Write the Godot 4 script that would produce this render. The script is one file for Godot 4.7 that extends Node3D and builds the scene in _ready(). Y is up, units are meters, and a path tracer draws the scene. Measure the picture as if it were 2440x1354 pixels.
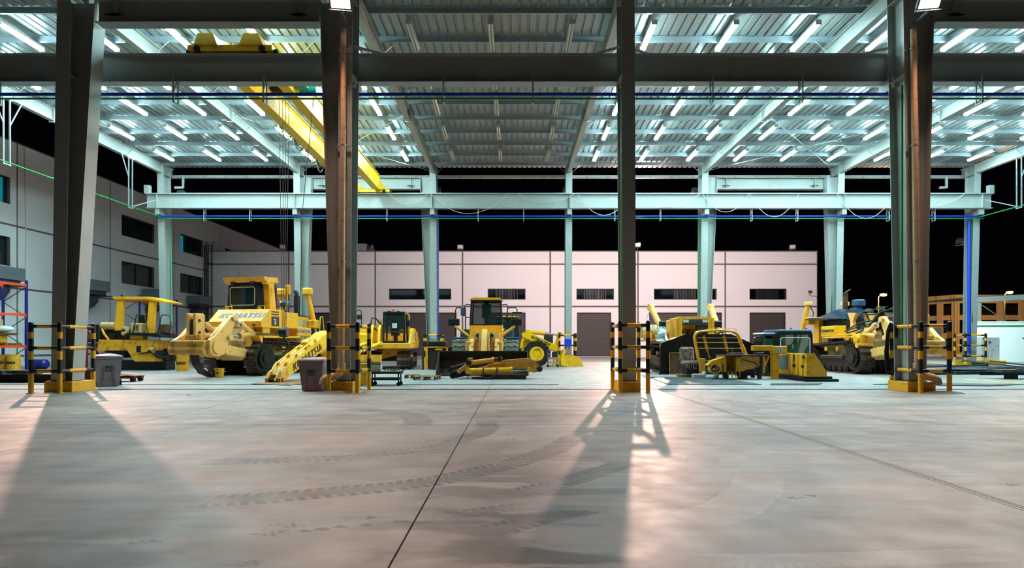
extends Node3D
# A machinery yard at night: open steel canopy with an overhead crane, construction machines, two concrete buildings behind.
# y is up, metres. The camera stands at the origin 1.5 m above the ground and looks along -z; "d" is distance along -z.

const FOCAL := 1350.0      # focal length in pixels of the 2440 x 1354 frame
const EYE := 1.5
const BAY := 8.8           # spacing of the canopy frames
const X0 := -5.25          # frame k stands at X0 + k * BAY, k = -2 .. 4
const D_FRONT := 17.45     # front face of the front columns
const D_REAR := 37.6       # rear columns

var names := {}
var M := {}                # materials
var RNG := RandomNumberGenerator.new()

# ------------------------------------------------------------------ mesh builder
class B:
	var v := PackedVector3Array()
	var n := PackedVector3Array()
	var uv := PackedVector2Array()
	var uv2 := PackedVector2Array()
	var xf := Transform3D.IDENTITY

	func at(t: Transform3D) -> B:
		xf = t
		return self

	func tri(a: Vector3, b: Vector3, c: Vector3, na: Vector3, nb: Vector3, nc: Vector3) -> void:
		a = xf * a; b = xf * b; c = xf * c
		na = (xf.basis * na).normalized(); nb = (xf.basis * nb).normalized(); nc = (xf.basis * nc).normalized()
		var f := (b - a).cross(c - a)
		if f.length_squared() < 1e-16:
			return
		if f.dot(na + nb + nc) > 0.0:
			v.append_array([a, c, b]); n.append_array([na, nc, nb])
		else:
			v.append_array([a, b, c]); n.append_array([na, nb, nc])

	func quad(a: Vector3, b: Vector3, c: Vector3, d: Vector3, m: Vector3) -> void:
		tri(a, b, c, m, m, m)
		tri(a, c, d, m, m, m)

	# box of size s around c; ch chamfers every edge
	func box(c: Vector3, s: Vector3, ch := 0.0, rot := Basis.IDENTITY) -> B:
		var h := s * 0.5
		if ch <= 0.0:
			for ax in 3:
				for sg in [-1.0, 1.0]:
					var m := Vector3.ZERO; m[ax] = sg
					var p := Vector3.ZERO; p[(ax + 1) % 3] = h[(ax + 1) % 3]
					var q := Vector3.ZERO; q[(ax + 2) % 3] = h[(ax + 2) % 3]
					var o := Vector3.ZERO; o[ax] = sg * h[ax]
					quad(c + rot * (o - p - q), c + rot * (o + p - q), c + rot * (o + p + q), c + rot * (o - p + q), rot * m)
			return self
		ch = minf(ch, minf(h.x, minf(h.y, h.z)) * 0.9)
		for ax in 3:
			var b1 := (ax + 1) % 3
			var b2 := (ax + 2) % 3
			for sg in [-1.0, 1.0]:
				var m := Vector3.ZERO; m[ax] = sg
				var p := Vector3.ZERO; p[b1] = h[b1] - ch
				var q := Vector3.ZERO; q[b2] = h[b2] - ch
				var o := Vector3.ZERO; o[ax] = sg * h[ax]
				quad(c + rot * (o - p - q), c + rot * (o + p - q), c + rot * (o + p + q), c + rot * (o - p + q), rot * m)
			for s1 in [-1.0, 1.0]:
				for s2 in [-1.0, 1.0]:
					var e := Vector3.ZERO; e[ax] = h[ax] - ch
					var u := Vector3.ZERO; u[b1] = s1 * h[b1]; u[b2] = s2 * (h[b2] - ch)
					var w := Vector3.ZERO; w[b1] = s1 * (h[b1] - ch); w[b2] = s2 * h[b2]
					var m := Vector3.ZERO; m[b1] = s1; m[b2] = s2
					quad(c + rot * (u - e), c + rot * (u + e), c + rot * (w + e), c + rot * (w - e), rot * m)
		for sx in [-1.0, 1.0]:
			for sy in [-1.0, 1.0]:
				for sz in [-1.0, 1.0]:
					var g := Vector3(sx, sy, sz)
					var k := rot * g
					tri(c + rot * Vector3(sx * h.x, sy * (h.y - ch), sz * (h.z - ch)), c + rot * Vector3(sx * (h.x - ch), sy * h.y, sz * (h.z - ch)), c + rot * Vector3(sx * (h.x - ch), sy * (h.y - ch), sz * h.z), k, k, k)
		return self

	# box given by its two corners
	func bb(a: Vector3, b: Vector3, ch := 0.0) -> B:
		return box((a + b) * 0.5, (b - a).abs(), ch)

	# bar of rectangular section w x h between two points
	func bar(a: Vector3, b: Vector3, w: float, h: float, ch := 0.0) -> B:
		var z := (b - a)
		var l := z.length()
		z = z / l
		var up := Vector3.UP if absf(z.y) < 0.98 else Vector3.RIGHT
		var x := up.cross(z).normalized()
		return box((a + b) * 0.5, Vector3(w, h, l), ch, Basis(x, z.cross(x), z))

	func cyl(a: Vector3, b: Vector3, r: float, r2 := -1.0, k := 14, caps := true) -> B:
		if r2 < 0.0:
			r2 = r
		var z := (b - a).normalized()
		var x := (Vector3.UP if absf(z.y) < 0.9 else Vector3.RIGHT).cross(z).normalized()
		var y := z.cross(x)
		var slope := (r - r2) / maxf((b - a).length(), 0.0001)
		for i in k:
			var t0 := TAU * i / k
			var t1 := TAU * (i + 1) / k
			var u := x * cos(t0) + y * sin(t0)
			var w := x * cos(t1) + y * sin(t1)
			var nu := (u + z * slope).normalized()
			var nw := (w + z * slope).normalized()
			tri(a + u * r, b + u * r2, b + w * r2, nu, nu, nw)
			tri(a + u * r, b + w * r2, a + w * r, nu, nw, nw)
			if caps:
				tri(a, a + u * r, a + w * r, -z, -z, -z)
				tri(b, b + u * r2, b + w * r2, z, z, z)
		return self

	# hollow ring (pipe end, tyre wall...) from r_in to r_out between a and b
	func ring(a: Vector3, b: Vector3, ri: float, ro: float, k := 24) -> B:
		var z := (b - a).normalized()
		var x := (Vector3.UP if absf(z.y) < 0.9 else Vector3.RIGHT).cross(z).normalized()
		var y := z.cross(x)
		for i in k:
			var t0 := TAU * i / k
			var t1 := TAU * (i + 1) / k
			var u := x * cos(t0) + y * sin(t0)
			var w := x * cos(t1) + y * sin(t1)
			tri(a + u * ro, b + u * ro, b + w * ro, u, u, w)
			tri(a + u * ro, b + w * ro, a + w * ro, u, w, w)
			tri(a + u * ri, b + u * ri, b + w * ri, -u, -u, -w)
			tri(a + u * ri, b + w * ri, a + w * ri, -u, -w, -w)
			quad(a + u * ri, a + u * ro, a + w * ro, a + w * ri, -z)
			quad(b + u * ri, b + u * ro, b + w * ro, b + w * ri, z)
		return self

	# round tube along a polyline, joints mitred
	func tube(p: Array, r: float, k := 8) -> B:
		var rings := []
		var frame := Vector3.ZERO
		for i in p.size():
			var t: Vector3
			if i == 0:
				t = p[1] - p[0]
			elif i == p.size() - 1:
				t = p[i] - p[i - 1]
			else:
				t = (p[i] - p[i - 1]).normalized() + (p[i + 1] - p[i]).normalized()
			t = t.normalized()
			if i == 0:
				frame = (Vector3.UP if absf(t.y) < 0.9 else Vector3.RIGHT).cross(t).normalized()
			else:
				frame = (frame - t * frame.dot(t)).normalized()
			var y := t.cross(frame)
			var ring_pts := []
			for j in k:
				var a := TAU * j / k
				ring_pts.append([p[i] + (frame * cos(a) + y * sin(a)) * r, frame * cos(a) + y * sin(a)])
			rings.append(ring_pts)
		for i in rings.size() - 1:
			for j in k:
				var a = rings[i][j]; var b = rings[i + 1][j]
				var c = rings[i + 1][(j + 1) % k]; var d = rings[i][(j + 1) % k]
				tri(a[0], b[0], c[0], a[1], b[1], c[1])
				tri(a[0], c[0], d[0], a[1], c[1], d[1])
		for e in [0, rings.size() - 1]:
			var m: Vector3 = (p[0] - p[1]).normalized() if e == 0 else (p[e] - p[e - 1]).normalized()
			for j in k:
				tri(p[e], rings[e][j][0], rings[e][(j + 1) % k][0], m, m, m)
		return self

	# polygon (in the x,y plane of t) extruded to both sides of the plane by depth / 2
	func prism(poly: Array, t: Transform3D, depth: float) -> B:
		var pts := PackedVector2Array(poly)
		var keep := xf
		xf = keep * t
		var idx := Geometry2D.triangulate_polygon(pts)
		var h := depth * 0.5
		for i in range(0, idx.size(), 3):
			for s in [-1.0, 1.0]:
				var z := Vector3(0, 0, s)
				tri(Vector3(pts[idx[i]].x, pts[idx[i]].y, s * h), Vector3(pts[idx[i + 1]].x, pts[idx[i + 1]].y, s * h), Vector3(pts[idx[i + 2]].x, pts[idx[i + 2]].y, s * h), z, z, z)
		var turn := 1.0 if Geometry2D.is_polygon_clockwise(pts) else -1.0
		for i in pts.size():
			var a := pts[i]
			var b := pts[(i + 1) % pts.size()]
			var e := (b - a).normalized()
			var m := Vector3(-e.y, e.x, 0) * turn
			quad(Vector3(a.x, a.y, -h), Vector3(b.x, b.y, -h), Vector3(b.x, b.y, h), Vector3(a.x, a.y, h), m)
		xf = keep
		return self

	# profile of (radius, height) turned about the y axis of t
	func lathe(prof: Array, t: Transform3D, k := 20) -> B:
		var keep := xf
		xf = keep * t
		for i in prof.size() - 1:
			var p: Vector2 = prof[i]
			var q: Vector2 = prof[i + 1]
			var m := Vector2(q.y - p.y, p.x - q.x)
			if m.length() < 1e-6:
				continue
			m = m.normalized()
			for j in k:
				var a := TAU * j / k
				var b := TAU * (j + 1) / k
				var ca := Vector3(cos(a), 0, sin(a))
				var cb := Vector3(cos(b), 0, sin(b))
				var na := ca * m.x + Vector3.UP * m.y
				var nb := cb * m.x + Vector3.UP * m.y
				tri(ca * p.x + Vector3.UP * p.y, ca * q.x + Vector3.UP * q.y, cb * q.x + Vector3.UP * q.y, na, na, nb)
				tri(ca * p.x + Vector3.UP * p.y, cb * q.x + Vector3.UP * q.y, cb * p.x + Vector3.UP * p.y, na, nb, nb)
		xf = keep
		return self

	func ball(c: Vector3, r: Vector3, k := 14) -> B:
		for i in k / 2:
			for j in k:
				var q := []
				for e in [[i, j], [i + 1, j], [i + 1, j + 1], [i, j + 1]]:
					var th: float = PI * e[0] / (k / 2)
					var ph: float = TAU * e[1] / k
					q.append(Vector3(sin(th) * cos(ph), cos(th), sin(th) * sin(ph)))
				tri(c + q[0] * r, c + q[1] * r, c + q[2] * r, q[0] / r, q[1] / r, q[2] / r)
				tri(c + q[0] * r, c + q[2] * r, c + q[3] * r, q[0] / r, q[2] / r, q[3] / r)
		return self

	# I section between a and b: the web lies in the plane of "up"
	func ibeam(a: Vector3, b: Vector3, up: Vector3, h: float, w: float, tf := 0.025, tw := 0.018) -> B:
		var z := (b - a).normalized()
		var y := (up - z * up.dot(z)).normalized()
		var x := y.cross(z)
		var l := (b - a).length()
		var bs := Basis(x, y, z)
		var c := (a + b) * 0.5
		box(c + y * (h - tf) * 0.5, Vector3(w, tf, l), 0.0, bs)
		box(c - y * (h - tf) * 0.5, Vector3(w, tf, l), 0.0, bs)
		box(c, Vector3(tw, h - 2.0 * tf, l), 0.0, bs)
		return self

	func mesh() -> ArrayMesh:
		var a := []
		a.resize(Mesh.ARRAY_MAX)
		a[Mesh.ARRAY_VERTEX] = v
		a[Mesh.ARRAY_NORMAL] = n
		if uv.size():
			a[Mesh.ARRAY_TEX_UV] = uv
		if uv2.size():
			a[Mesh.ARRAY_TEX_UV2] = uv2
		var m := ArrayMesh.new()
		m.add_surface_from_arrays(Mesh.PRIMITIVE_TRIANGLES, a)
		return m

# ------------------------------------------------------------------ object helpers
func numbered(called: String) -> String:
	var k: int = names.get(called, 0)
	names[called] = k + 1
	return called if k == 0 else "%s_%03d" % [called, k]

func thing(called: String, label: String, category: String, pos := Vector3.ZERO, turn := 0.0, group := "") -> Node3D:
	var o := Node3D.new()
	o.name = numbered(called)
	add_child(o, true)
	o.position = pos
	o.rotation.y = turn
	tag(o, label, category, group)
	return o

func tag(o: Node, label: String, category := "", group := "", kind := "") -> Node:
	if label: o.set_meta("label", label)
	if category: o.set_meta("category", category)
	if group: o.set_meta("group", group)
	if kind: o.set_meta("kind", kind)
	return o

func put(parent: Node, called: String, shape: Mesh, m: Material, t := Transform3D.IDENTITY) -> MeshInstance3D:
	var o := MeshInstance3D.new()
	o.name = called if parent != self else numbered(called)
	o.mesh = shape
	o.material_override = null
	for i in shape.get_surface_count():
		o.set_surface_override_material(i, m)
	o.transform = t
	o.cast_shadow = GeometryInstance3D.SHADOW_CASTING_SETTING_ON
	parent.add_child(o, true)
	return o

func part(parent: Node, called: String, b: B, m: Material, label := "") -> MeshInstance3D:
	var o := put(parent, called, b.mesh(), m)
	if label: o.set_meta("label", label)
	return o

# one-mesh thing at top level
func solo(called: String, b: B, m: Material, label: String, category: String, pos := Vector3.ZERO, turn := 0.0, group := "") -> MeshInstance3D:
	var o := put(self, called, b.mesh(), m, Transform3D(Basis(Vector3.UP, turn), pos))
	tag(o, label, category, group)
	return o

func structure(called: String, label: String, b: B = null, m: Material = null) -> Node3D:
	var o: Node3D
	if b:
		o = put(self, called, b.mesh(), m)
	else:
		o = Node3D.new()
		o.name = numbered(called)
		add_child(o, true)
	tag(o, label, "", "", "structure")
	return o

func lettering(parent: Node, words: String, height: float, t: Transform3D, m: Material, stretch := 1.0, slant := 0.0, thick := 0.012) -> void:
	var tm := TextMesh.new()
	var f := SystemFont.new()
	f.font_names = PackedStringArray(["Droid Sans"])
	f.font_weight = 800
	tm.font = f
	tm.text = words
	tm.font_size = 64
	tm.pixel_size = height / 46.0
	tm.depth = thick
	var shear := Basis(Vector3(stretch, 0, 0), Vector3(slant, 1, 0), Vector3(0, 0, 1))
	put(parent, "lettering", tm, m, t * Transform3D(shear, Vector3.ZERO))

func spot(px: float, py: float, d: float) -> Vector3:     # a measured point at distance d
	return Vector3((px - 1225.0) * d / FOCAL, EYE - (py - 818.0) * d / FOCAL, -d)

func ground(px: float, py: float) -> Vector3:             # the ground point seen at a pixel
	return spot(px, py, EYE * FOCAL / (py - 818.0))

func yz(p: Vector3) -> Transform3D:   # polygon x -> world z, polygon y -> world y, extruded along x
	return Transform3D(Basis(Vector3(0, 0, 1), Vector3(0, 1, 0), Vector3(-1, 0, 0)), p)

func ft(k: int) -> float:
	return X0 + BAY * k

const EXPOSURE := 1.05
const LAMP_GLOW := 88.0
const LAMP_ENERGY := 8.0

func _ready() -> void:
	RNG.seed = 4
	# camera: level, lens shifted up
	var cam := Camera3D.new()
	cam.name = "camera"
	add_child(cam)
	cam.position = Vector3(0, EYE, 0)
	cam.projection = Camera3D.PROJECTION_FRUSTUM
	cam.near = 0.1
	cam.far = 400.0
	cam.size = 1354.0 / FOCAL * cam.near
	cam.frustum_offset = Vector2(-5.0 / FOCAL, 141.0 / FOCAL) * cam.near
	cam.current = true
	# night sky
	var env := Environment.new()
	env.background_mode = Environment.BG_COLOR
	env.background_color = Color(0.006, 0.006, 0.012)
	env.tonemap_mode = Environment.TONE_MAPPER_LINEAR
	env.tonemap_exposure = EXPOSURE
	env.sdfgi_enabled = true
	env.ssao_enabled = true
	env.ssil_enabled = true
	var we := WorldEnvironment.new()
	we.name = "night"
	we.environment = env
	add_child(we)

	make_materials()
	make_floor()
	make_canopy()
	make_lamps()
	make_floodlights()
	make_crane()
	make_back_building()
	make_left_building()
	make_far_right()
	make_pipes()
	make_guards()
	make_machines()
	make_small_things()

# ------------------------------------------------------------------ materials
func noise_image(size: int, freq: float, oct: int, sd: int, kind := FastNoiseLite.TYPE_SIMPLEX_SMOOTH) -> Image:
	var f := FastNoiseLite.new()
	f.seed = sd
	f.noise_type = kind
	f.frequency = freq
	f.fractal_type = FastNoiseLite.FRACTAL_FBM
	f.fractal_octaves = oct
	return f.get_seamless_image(size, size, false, false, 0.15, true)

# worn paint: mostly plain, grime patches of colour grime where the noise is high, specks of rust
func worn(size: int, sd: int, grime: Color, amount: float, rust: Color, rust_amount: float, grain := 1.0) -> ImageTexture:
	var a := noise_image(size, 0.006, 5, sd).get_data()
	var b := noise_image(size, 0.03, 3, sd + 7).get_data()
	var c := noise_image(size, 0.09, 2, sd + 13).get_data()
	var out := PackedByteArray()
	out.resize(size * size * 3)
	for i in size * size:
		var g := clampf((a[i] / 255.0 - (1.0 - amount)) * 3.0 + (b[i] / 255.0 - 0.5) * 0.7, 0.0, 1.0)
		var r := clampf((c[i] / 255.0 * 0.6 + b[i] / 255.0 * 0.4 - (1.0 - rust_amount)) * 9.0, 0.0, 1.0)
		var w := 1.0 - grain * (0.10 * (b[i] / 255.0) + 0.06 * (c[i] / 255.0))
		var q := Color(w, w, w).lerp(grime, g * 0.8).lerp(rust, r)
		out[i * 3] = int(clampf(q.r, 0, 1) * 255)
		out[i * 3 + 1] = int(clampf(q.g, 0, 1) * 255)
		out[i * 3 + 2] = int(clampf(q.b, 0, 1) * 255)
	return ImageTexture.create_from_image(Image.create_from_data(size, size, false, Image.FORMAT_RGB8, out))

func grey_tex(size: int, freq: float, oct: int, sd: int, lo: float, hi: float) -> ImageTexture:
	var d := noise_image(size, freq, oct, sd).get_data()
	for i in d.size():
		d[i] = int(clampf(lo + (hi - lo) * d[i] / 255.0, 0, 1) * 255)
	return ImageTexture.create_from_image(Image.create_from_data(size, size, false, Image.FORMAT_L8, d))

func mat(called: String, c: Color, rough := 0.6, metal := 0.0, tex: Texture2D = null, scale := 0.5) -> StandardMaterial3D:
	var m := StandardMaterial3D.new()
	m.resource_name = called
	m.albedo_color = c
	m.roughness = rough
	m.metallic = metal
	if tex:
		m.albedo_texture = tex
		m.uv1_triplanar = true
		m.uv1_scale = Vector3.ONE * scale
	M[called] = m
	return m

func glass(called: String, c: Color, a: float) -> StandardMaterial3D:
	var m := mat(called, Color(c.r, c.g, c.b, a), 0.06)
	m.transparency = BaseMaterial3D.TRANSPARENCY_ALPHA
	m.cull_mode = BaseMaterial3D.CULL_DISABLED
	return m

func glow(called: String, c: Color, energy: float) -> StandardMaterial3D:
	var m := mat(called, Color(0.9, 0.9, 0.9), 0.5)
	m.emission_enabled = true
	m.emission = c
	m.emission_energy_multiplier = energy
	return m

func make_materials() -> void:
	var light_wear := worn(512, 3, Color(0.80, 0.76, 0.68), 0.36, Color(0.45, 0.3, 0.18), 0.2, 0.6)
	var heavy_wear := worn(512, 31, Color(0.62, 0.5, 0.36), 0.45, Color(0.32, 0.19, 0.11), 0.25)
	var steel_wear := worn(512, 57, Color(0.9, 0.9, 0.88), 0.4, Color(0.75, 0.68, 0.62), 0.08, 0.4)
	var mud := worn(512, 71, Color(0.55, 0.45, 0.36), 0.6, Color(0.25, 0.17, 0.12), 0.4)
	var wall_tex := worn(1024, 91, Color(0.95, 0.945, 0.94), 0.3, Color(0.85, 0.83, 0.8), 0.05, 0.2)
	var bump := grey_tex(512, 0.05, 4, 5, 0.0, 1.0)
	# canopy
	mat("steel", Color(0.64, 0.66, 0.64), 0.5, 0.0, steel_wear, 0.35)
	mat("purlin", Color(0.62, 0.66, 0.68), 0.42, 0.35, steel_wear, 0.4)
	mat("sheet", Color(0.62, 0.64, 0.63), 0.36, 0.5, steel_wear, 0.3)
	mat("fixture", Color(0.82, 0.80, 0.74), 0.5, 0.0, steel_wear, 0.8)
	mat("crane_yellow", Color(0.95, 0.76, 0.03), 0.42, 0.0, light_wear, 0.4)
	mat("motor_teal", Color(0.05, 0.55, 0.48), 0.45, 0.0, light_wear, 0.9)
	mat("pipe_blue", Color(0.04, 0.22, 0.75), 0.4)
	mat("pipe_green", Color(0.05, 0.50, 0.20), 0.45)
	mat("pvc", Color(0.80, 0.66, 0.50), 0.5, 0.0, light_wear, 0.8)
	mat("cable", Color(0.03, 0.03, 0.035), 0.6)
	mat("cable_white", Color(0.75, 0.75, 0.72), 0.6)
	mat("wire_rope", Color(0.12, 0.10, 0.09), 0.5, 0.4)
	# safety
	mat("safe_yellow", Color(0.96, 0.68, 0.02), 0.42, 0.0, light_wear, 0.9)
	mat("safe_black", Color(0.025, 0.025, 0.03), 0.4)
	mat("plinth", Color(0.93, 0.68, 0.03), 0.55, 0.0, light_wear, 0.8)
	# machines
	mat("yellow", Color(0.99, 0.70, 0.12), 0.42, 0.0, light_wear, 0.55)
	mat("yellow_new", Color(1.0, 0.77, 0.05), 0.36, 0.0, light_wear, 0.45)
	mat("yellow_pale", Color(0.98, 0.75, 0.40), 0.48, 0.0, light_wear, 0.6)
	mat("yellow_dirty", Color(0.95, 0.68, 0.10), 0.55, 0.0, heavy_wear, 0.6)
	mat("ochre", Color(0.90, 0.64, 0.22), 0.55, 0.0, heavy_wear, 0.5)
	mat("sand", Color(0.78, 0.68, 0.46), 0.6, 0.0, heavy_wear, 0.5)
	mat("track", Color(0.40, 0.31, 0.26), 0.55, 0.35, mud, 0.8)
	mat("brown_steel", Color(0.26, 0.17, 0.13), 0.6, 0.25, mud, 0.6)
	mat("dark_steel", Color(0.10, 0.085, 0.08), 0.5, 0.35, mud, 0.7)
	mat("engine", Color(0.16, 0.13, 0.10), 0.55, 0.3, mud, 1.1)
	mat("oily", Color(0.05, 0.045, 0.045), 0.5, 0.1)
	mat("cab_dark", Color(0.06, 0.085, 0.11), 0.4, 0.0, light_wear, 0.6)
	mat("cab_blue", Color(0.22, 0.34, 0.45), 0.42, 0.0, light_wear, 0.6)
	mat("black", Color(0.02, 0.02, 0.022), 0.55)
	mat("rubber", Color(0.05, 0.05, 0.052), 0.8, 0.0, mud, 0.8)
	mat("rubber_dusty", Color(0.45, 0.45, 0.40), 0.9, 0.0, light_wear, 0.8)
	mat("chrome", Color(0.80, 0.82, 0.85), 0.14, 1.0)
	mat("grey_paint", Color(0.42, 0.45, 0.48), 0.5, 0.0, light_wear, 0.6)
	mat("grey_dark", Color(0.22, 0.24, 0.26), 0.5, 0.0, light_wear, 0.6)
	mat("white", Color(0.85, 0.86, 0.86), 0.5, 0.0, light_wear, 0.7)
	mat("cloth", Color(0.62, 0.55, 0.50), 0.95, 0.0, mud, 1.3)
	mat("plastic_sheet", Color(0.86, 0.90, 0.92), 0.35)
	mat("print_blue", Color(0.24, 0.42, 0.68), 0.5)
	mat("print_black", Color(0.015, 0.015, 0.02), 0.5)
	mat("red", Color(0.55, 0.02, 0.035), 0.4, 0.0, light_wear, 0.7)
	mat("orange", Color(0.95, 0.30, 0.08), 0.45, 0.0, light_wear, 0.8)
	mat("rack_blue", Color(0.03, 0.10, 0.50), 0.45, 0.0, light_wear, 0.8)
	mat("wood", Color(0.66, 0.50, 0.30), 0.8, 0.0, mud, 0.9)
	mat("rust", Color(0.40, 0.24, 0.15), 0.75, 0.1, mud, 0.6)
	mat("scrap", Color(0.36, 0.40, 0.43), 0.5, 0.5, mud, 0.9)
	mat("bin_plastic", Color(0.56, 0.50, 0.55), 0.55, 0.0, light_wear, 0.8)
	# buildings
	mat("panel", Color(0.86, 0.845, 0.845), 0.85, 0.0, wall_tex, 0.12)
	mat("mortar", Color(0.45, 0.43, 0.40), 0.9, 0.0, mud, 0.7)
	mat("joint", Color(0.40, 0.36, 0.35), 0.9)
	mat("roller", Color(0.30, 0.27, 0.26), 0.55, 0.2)
	mat("frame_dark", Color(0.05, 0.05, 0.06), 0.5)
	mat("white_wall", Color(0.86, 0.88, 0.88), 0.8, 0.0, wall_tex, 0.3)
	mat("garage_wall", Color(0.72, 0.66, 0.60), 0.85, 0.0, wall_tex, 0.15)
	mat("interior", Color(0.03, 0.03, 0.035), 0.9)
	glass("pane_dark", Color(0.03, 0.04, 0.05), 0.9).roughness = 0.05
	glass("cab_glass", Color(0.13, 0.20, 0.19), 0.68)
	glass("green_glass", Color(0.25, 0.50, 0.42), 0.55)
	# what gives off light
	glow("lamp_tube_glow", Color(0.78, 0.97, 1.0), LAMP_GLOW)
	glow("flood_glow", Color(1.0, 0.80, 0.66), 60.0)
	glow("street_glow", Color(1.0, 0.62, 0.20), 5.0)
	glow("window_glow", Color(0.10, 0.75, 0.85), 3.0)
	glow("sign_glow", Color(0.02, 0.30, 0.16), 0.7)
	# concrete of the yard: fine grain everywhere, marks of tyres and stains where they lie
	var fine := concrete_fine(1024)
	for far in [false, true]:
		var m := StandardMaterial3D.new()
		m.resource_name = "concrete_far" if far else "concrete"
		m.albedo_color = Color(0.66, 0.65, 0.635)
		m.albedo_texture = fine
		m.roughness = 0.62
		m.roughness_texture = grey_tex(512, 0.012, 5, 77, 0.72, 1.0) if not far else null
		m.metallic_specular = 0.5
		m.heightmap_enabled = true
		m.heightmap_texture = bump
		m.heightmap_scale = 0.07
		if not far:
			m.detail_enabled = true
			m.detail_blend_mode = BaseMaterial3D.BLEND_MODE_MUL
			m.detail_uv_layer = BaseMaterial3D.DETAIL_UV_2
			m.detail_albedo = yard_marks()
		M[m.resource_name] = m

func concrete_fine(size: int) -> ImageTexture:
	var a := noise_image(size, 0.004, 5, 201).get_data()
	var s := FastNoiseLite.new()
	s.seed = 202
	s.frequency = 0.02
	s.fractal_octaves = 4
	var long_img := s.get_seamless_image(size / 8, size, false, false, 0.15, true)
	long_img.resize(size, size, Image.INTERPOLATE_CUBIC)
	var b := long_img.get_data()
	var c := noise_image(size, 0.2, 2, 203).get_data()
	var out := PackedByteArray()
	out.resize(size * size * 3)
	for i in size * size:
		var w := 0.86 + (a[i] / 255.0 - 0.5) * 0.16 + (b[i] / 255.0 - 0.5) * 0.09 + (c[i] / 255.0 - 0.5) * 0.10
		var t := (a[i] / 255.0 - 0.5) * 0.05
		out[i * 3] = int(clampf(w + t, 0, 1) * 255)
		out[i * 3 + 1] = int(clampf(w, 0, 1) * 255)
		out[i * 3 + 2] = int(clampf(w - t, 0, 1) * 255)
	return ImageTexture.create_from_image(Image.create_from_data(size, size, false, Image.FORMAT_RGB8, out))

const MARK_W := 34.0     # the marked part of the yard: x -17 .. 17, d 1 .. 19
const MARK_D := 18.0

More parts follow.
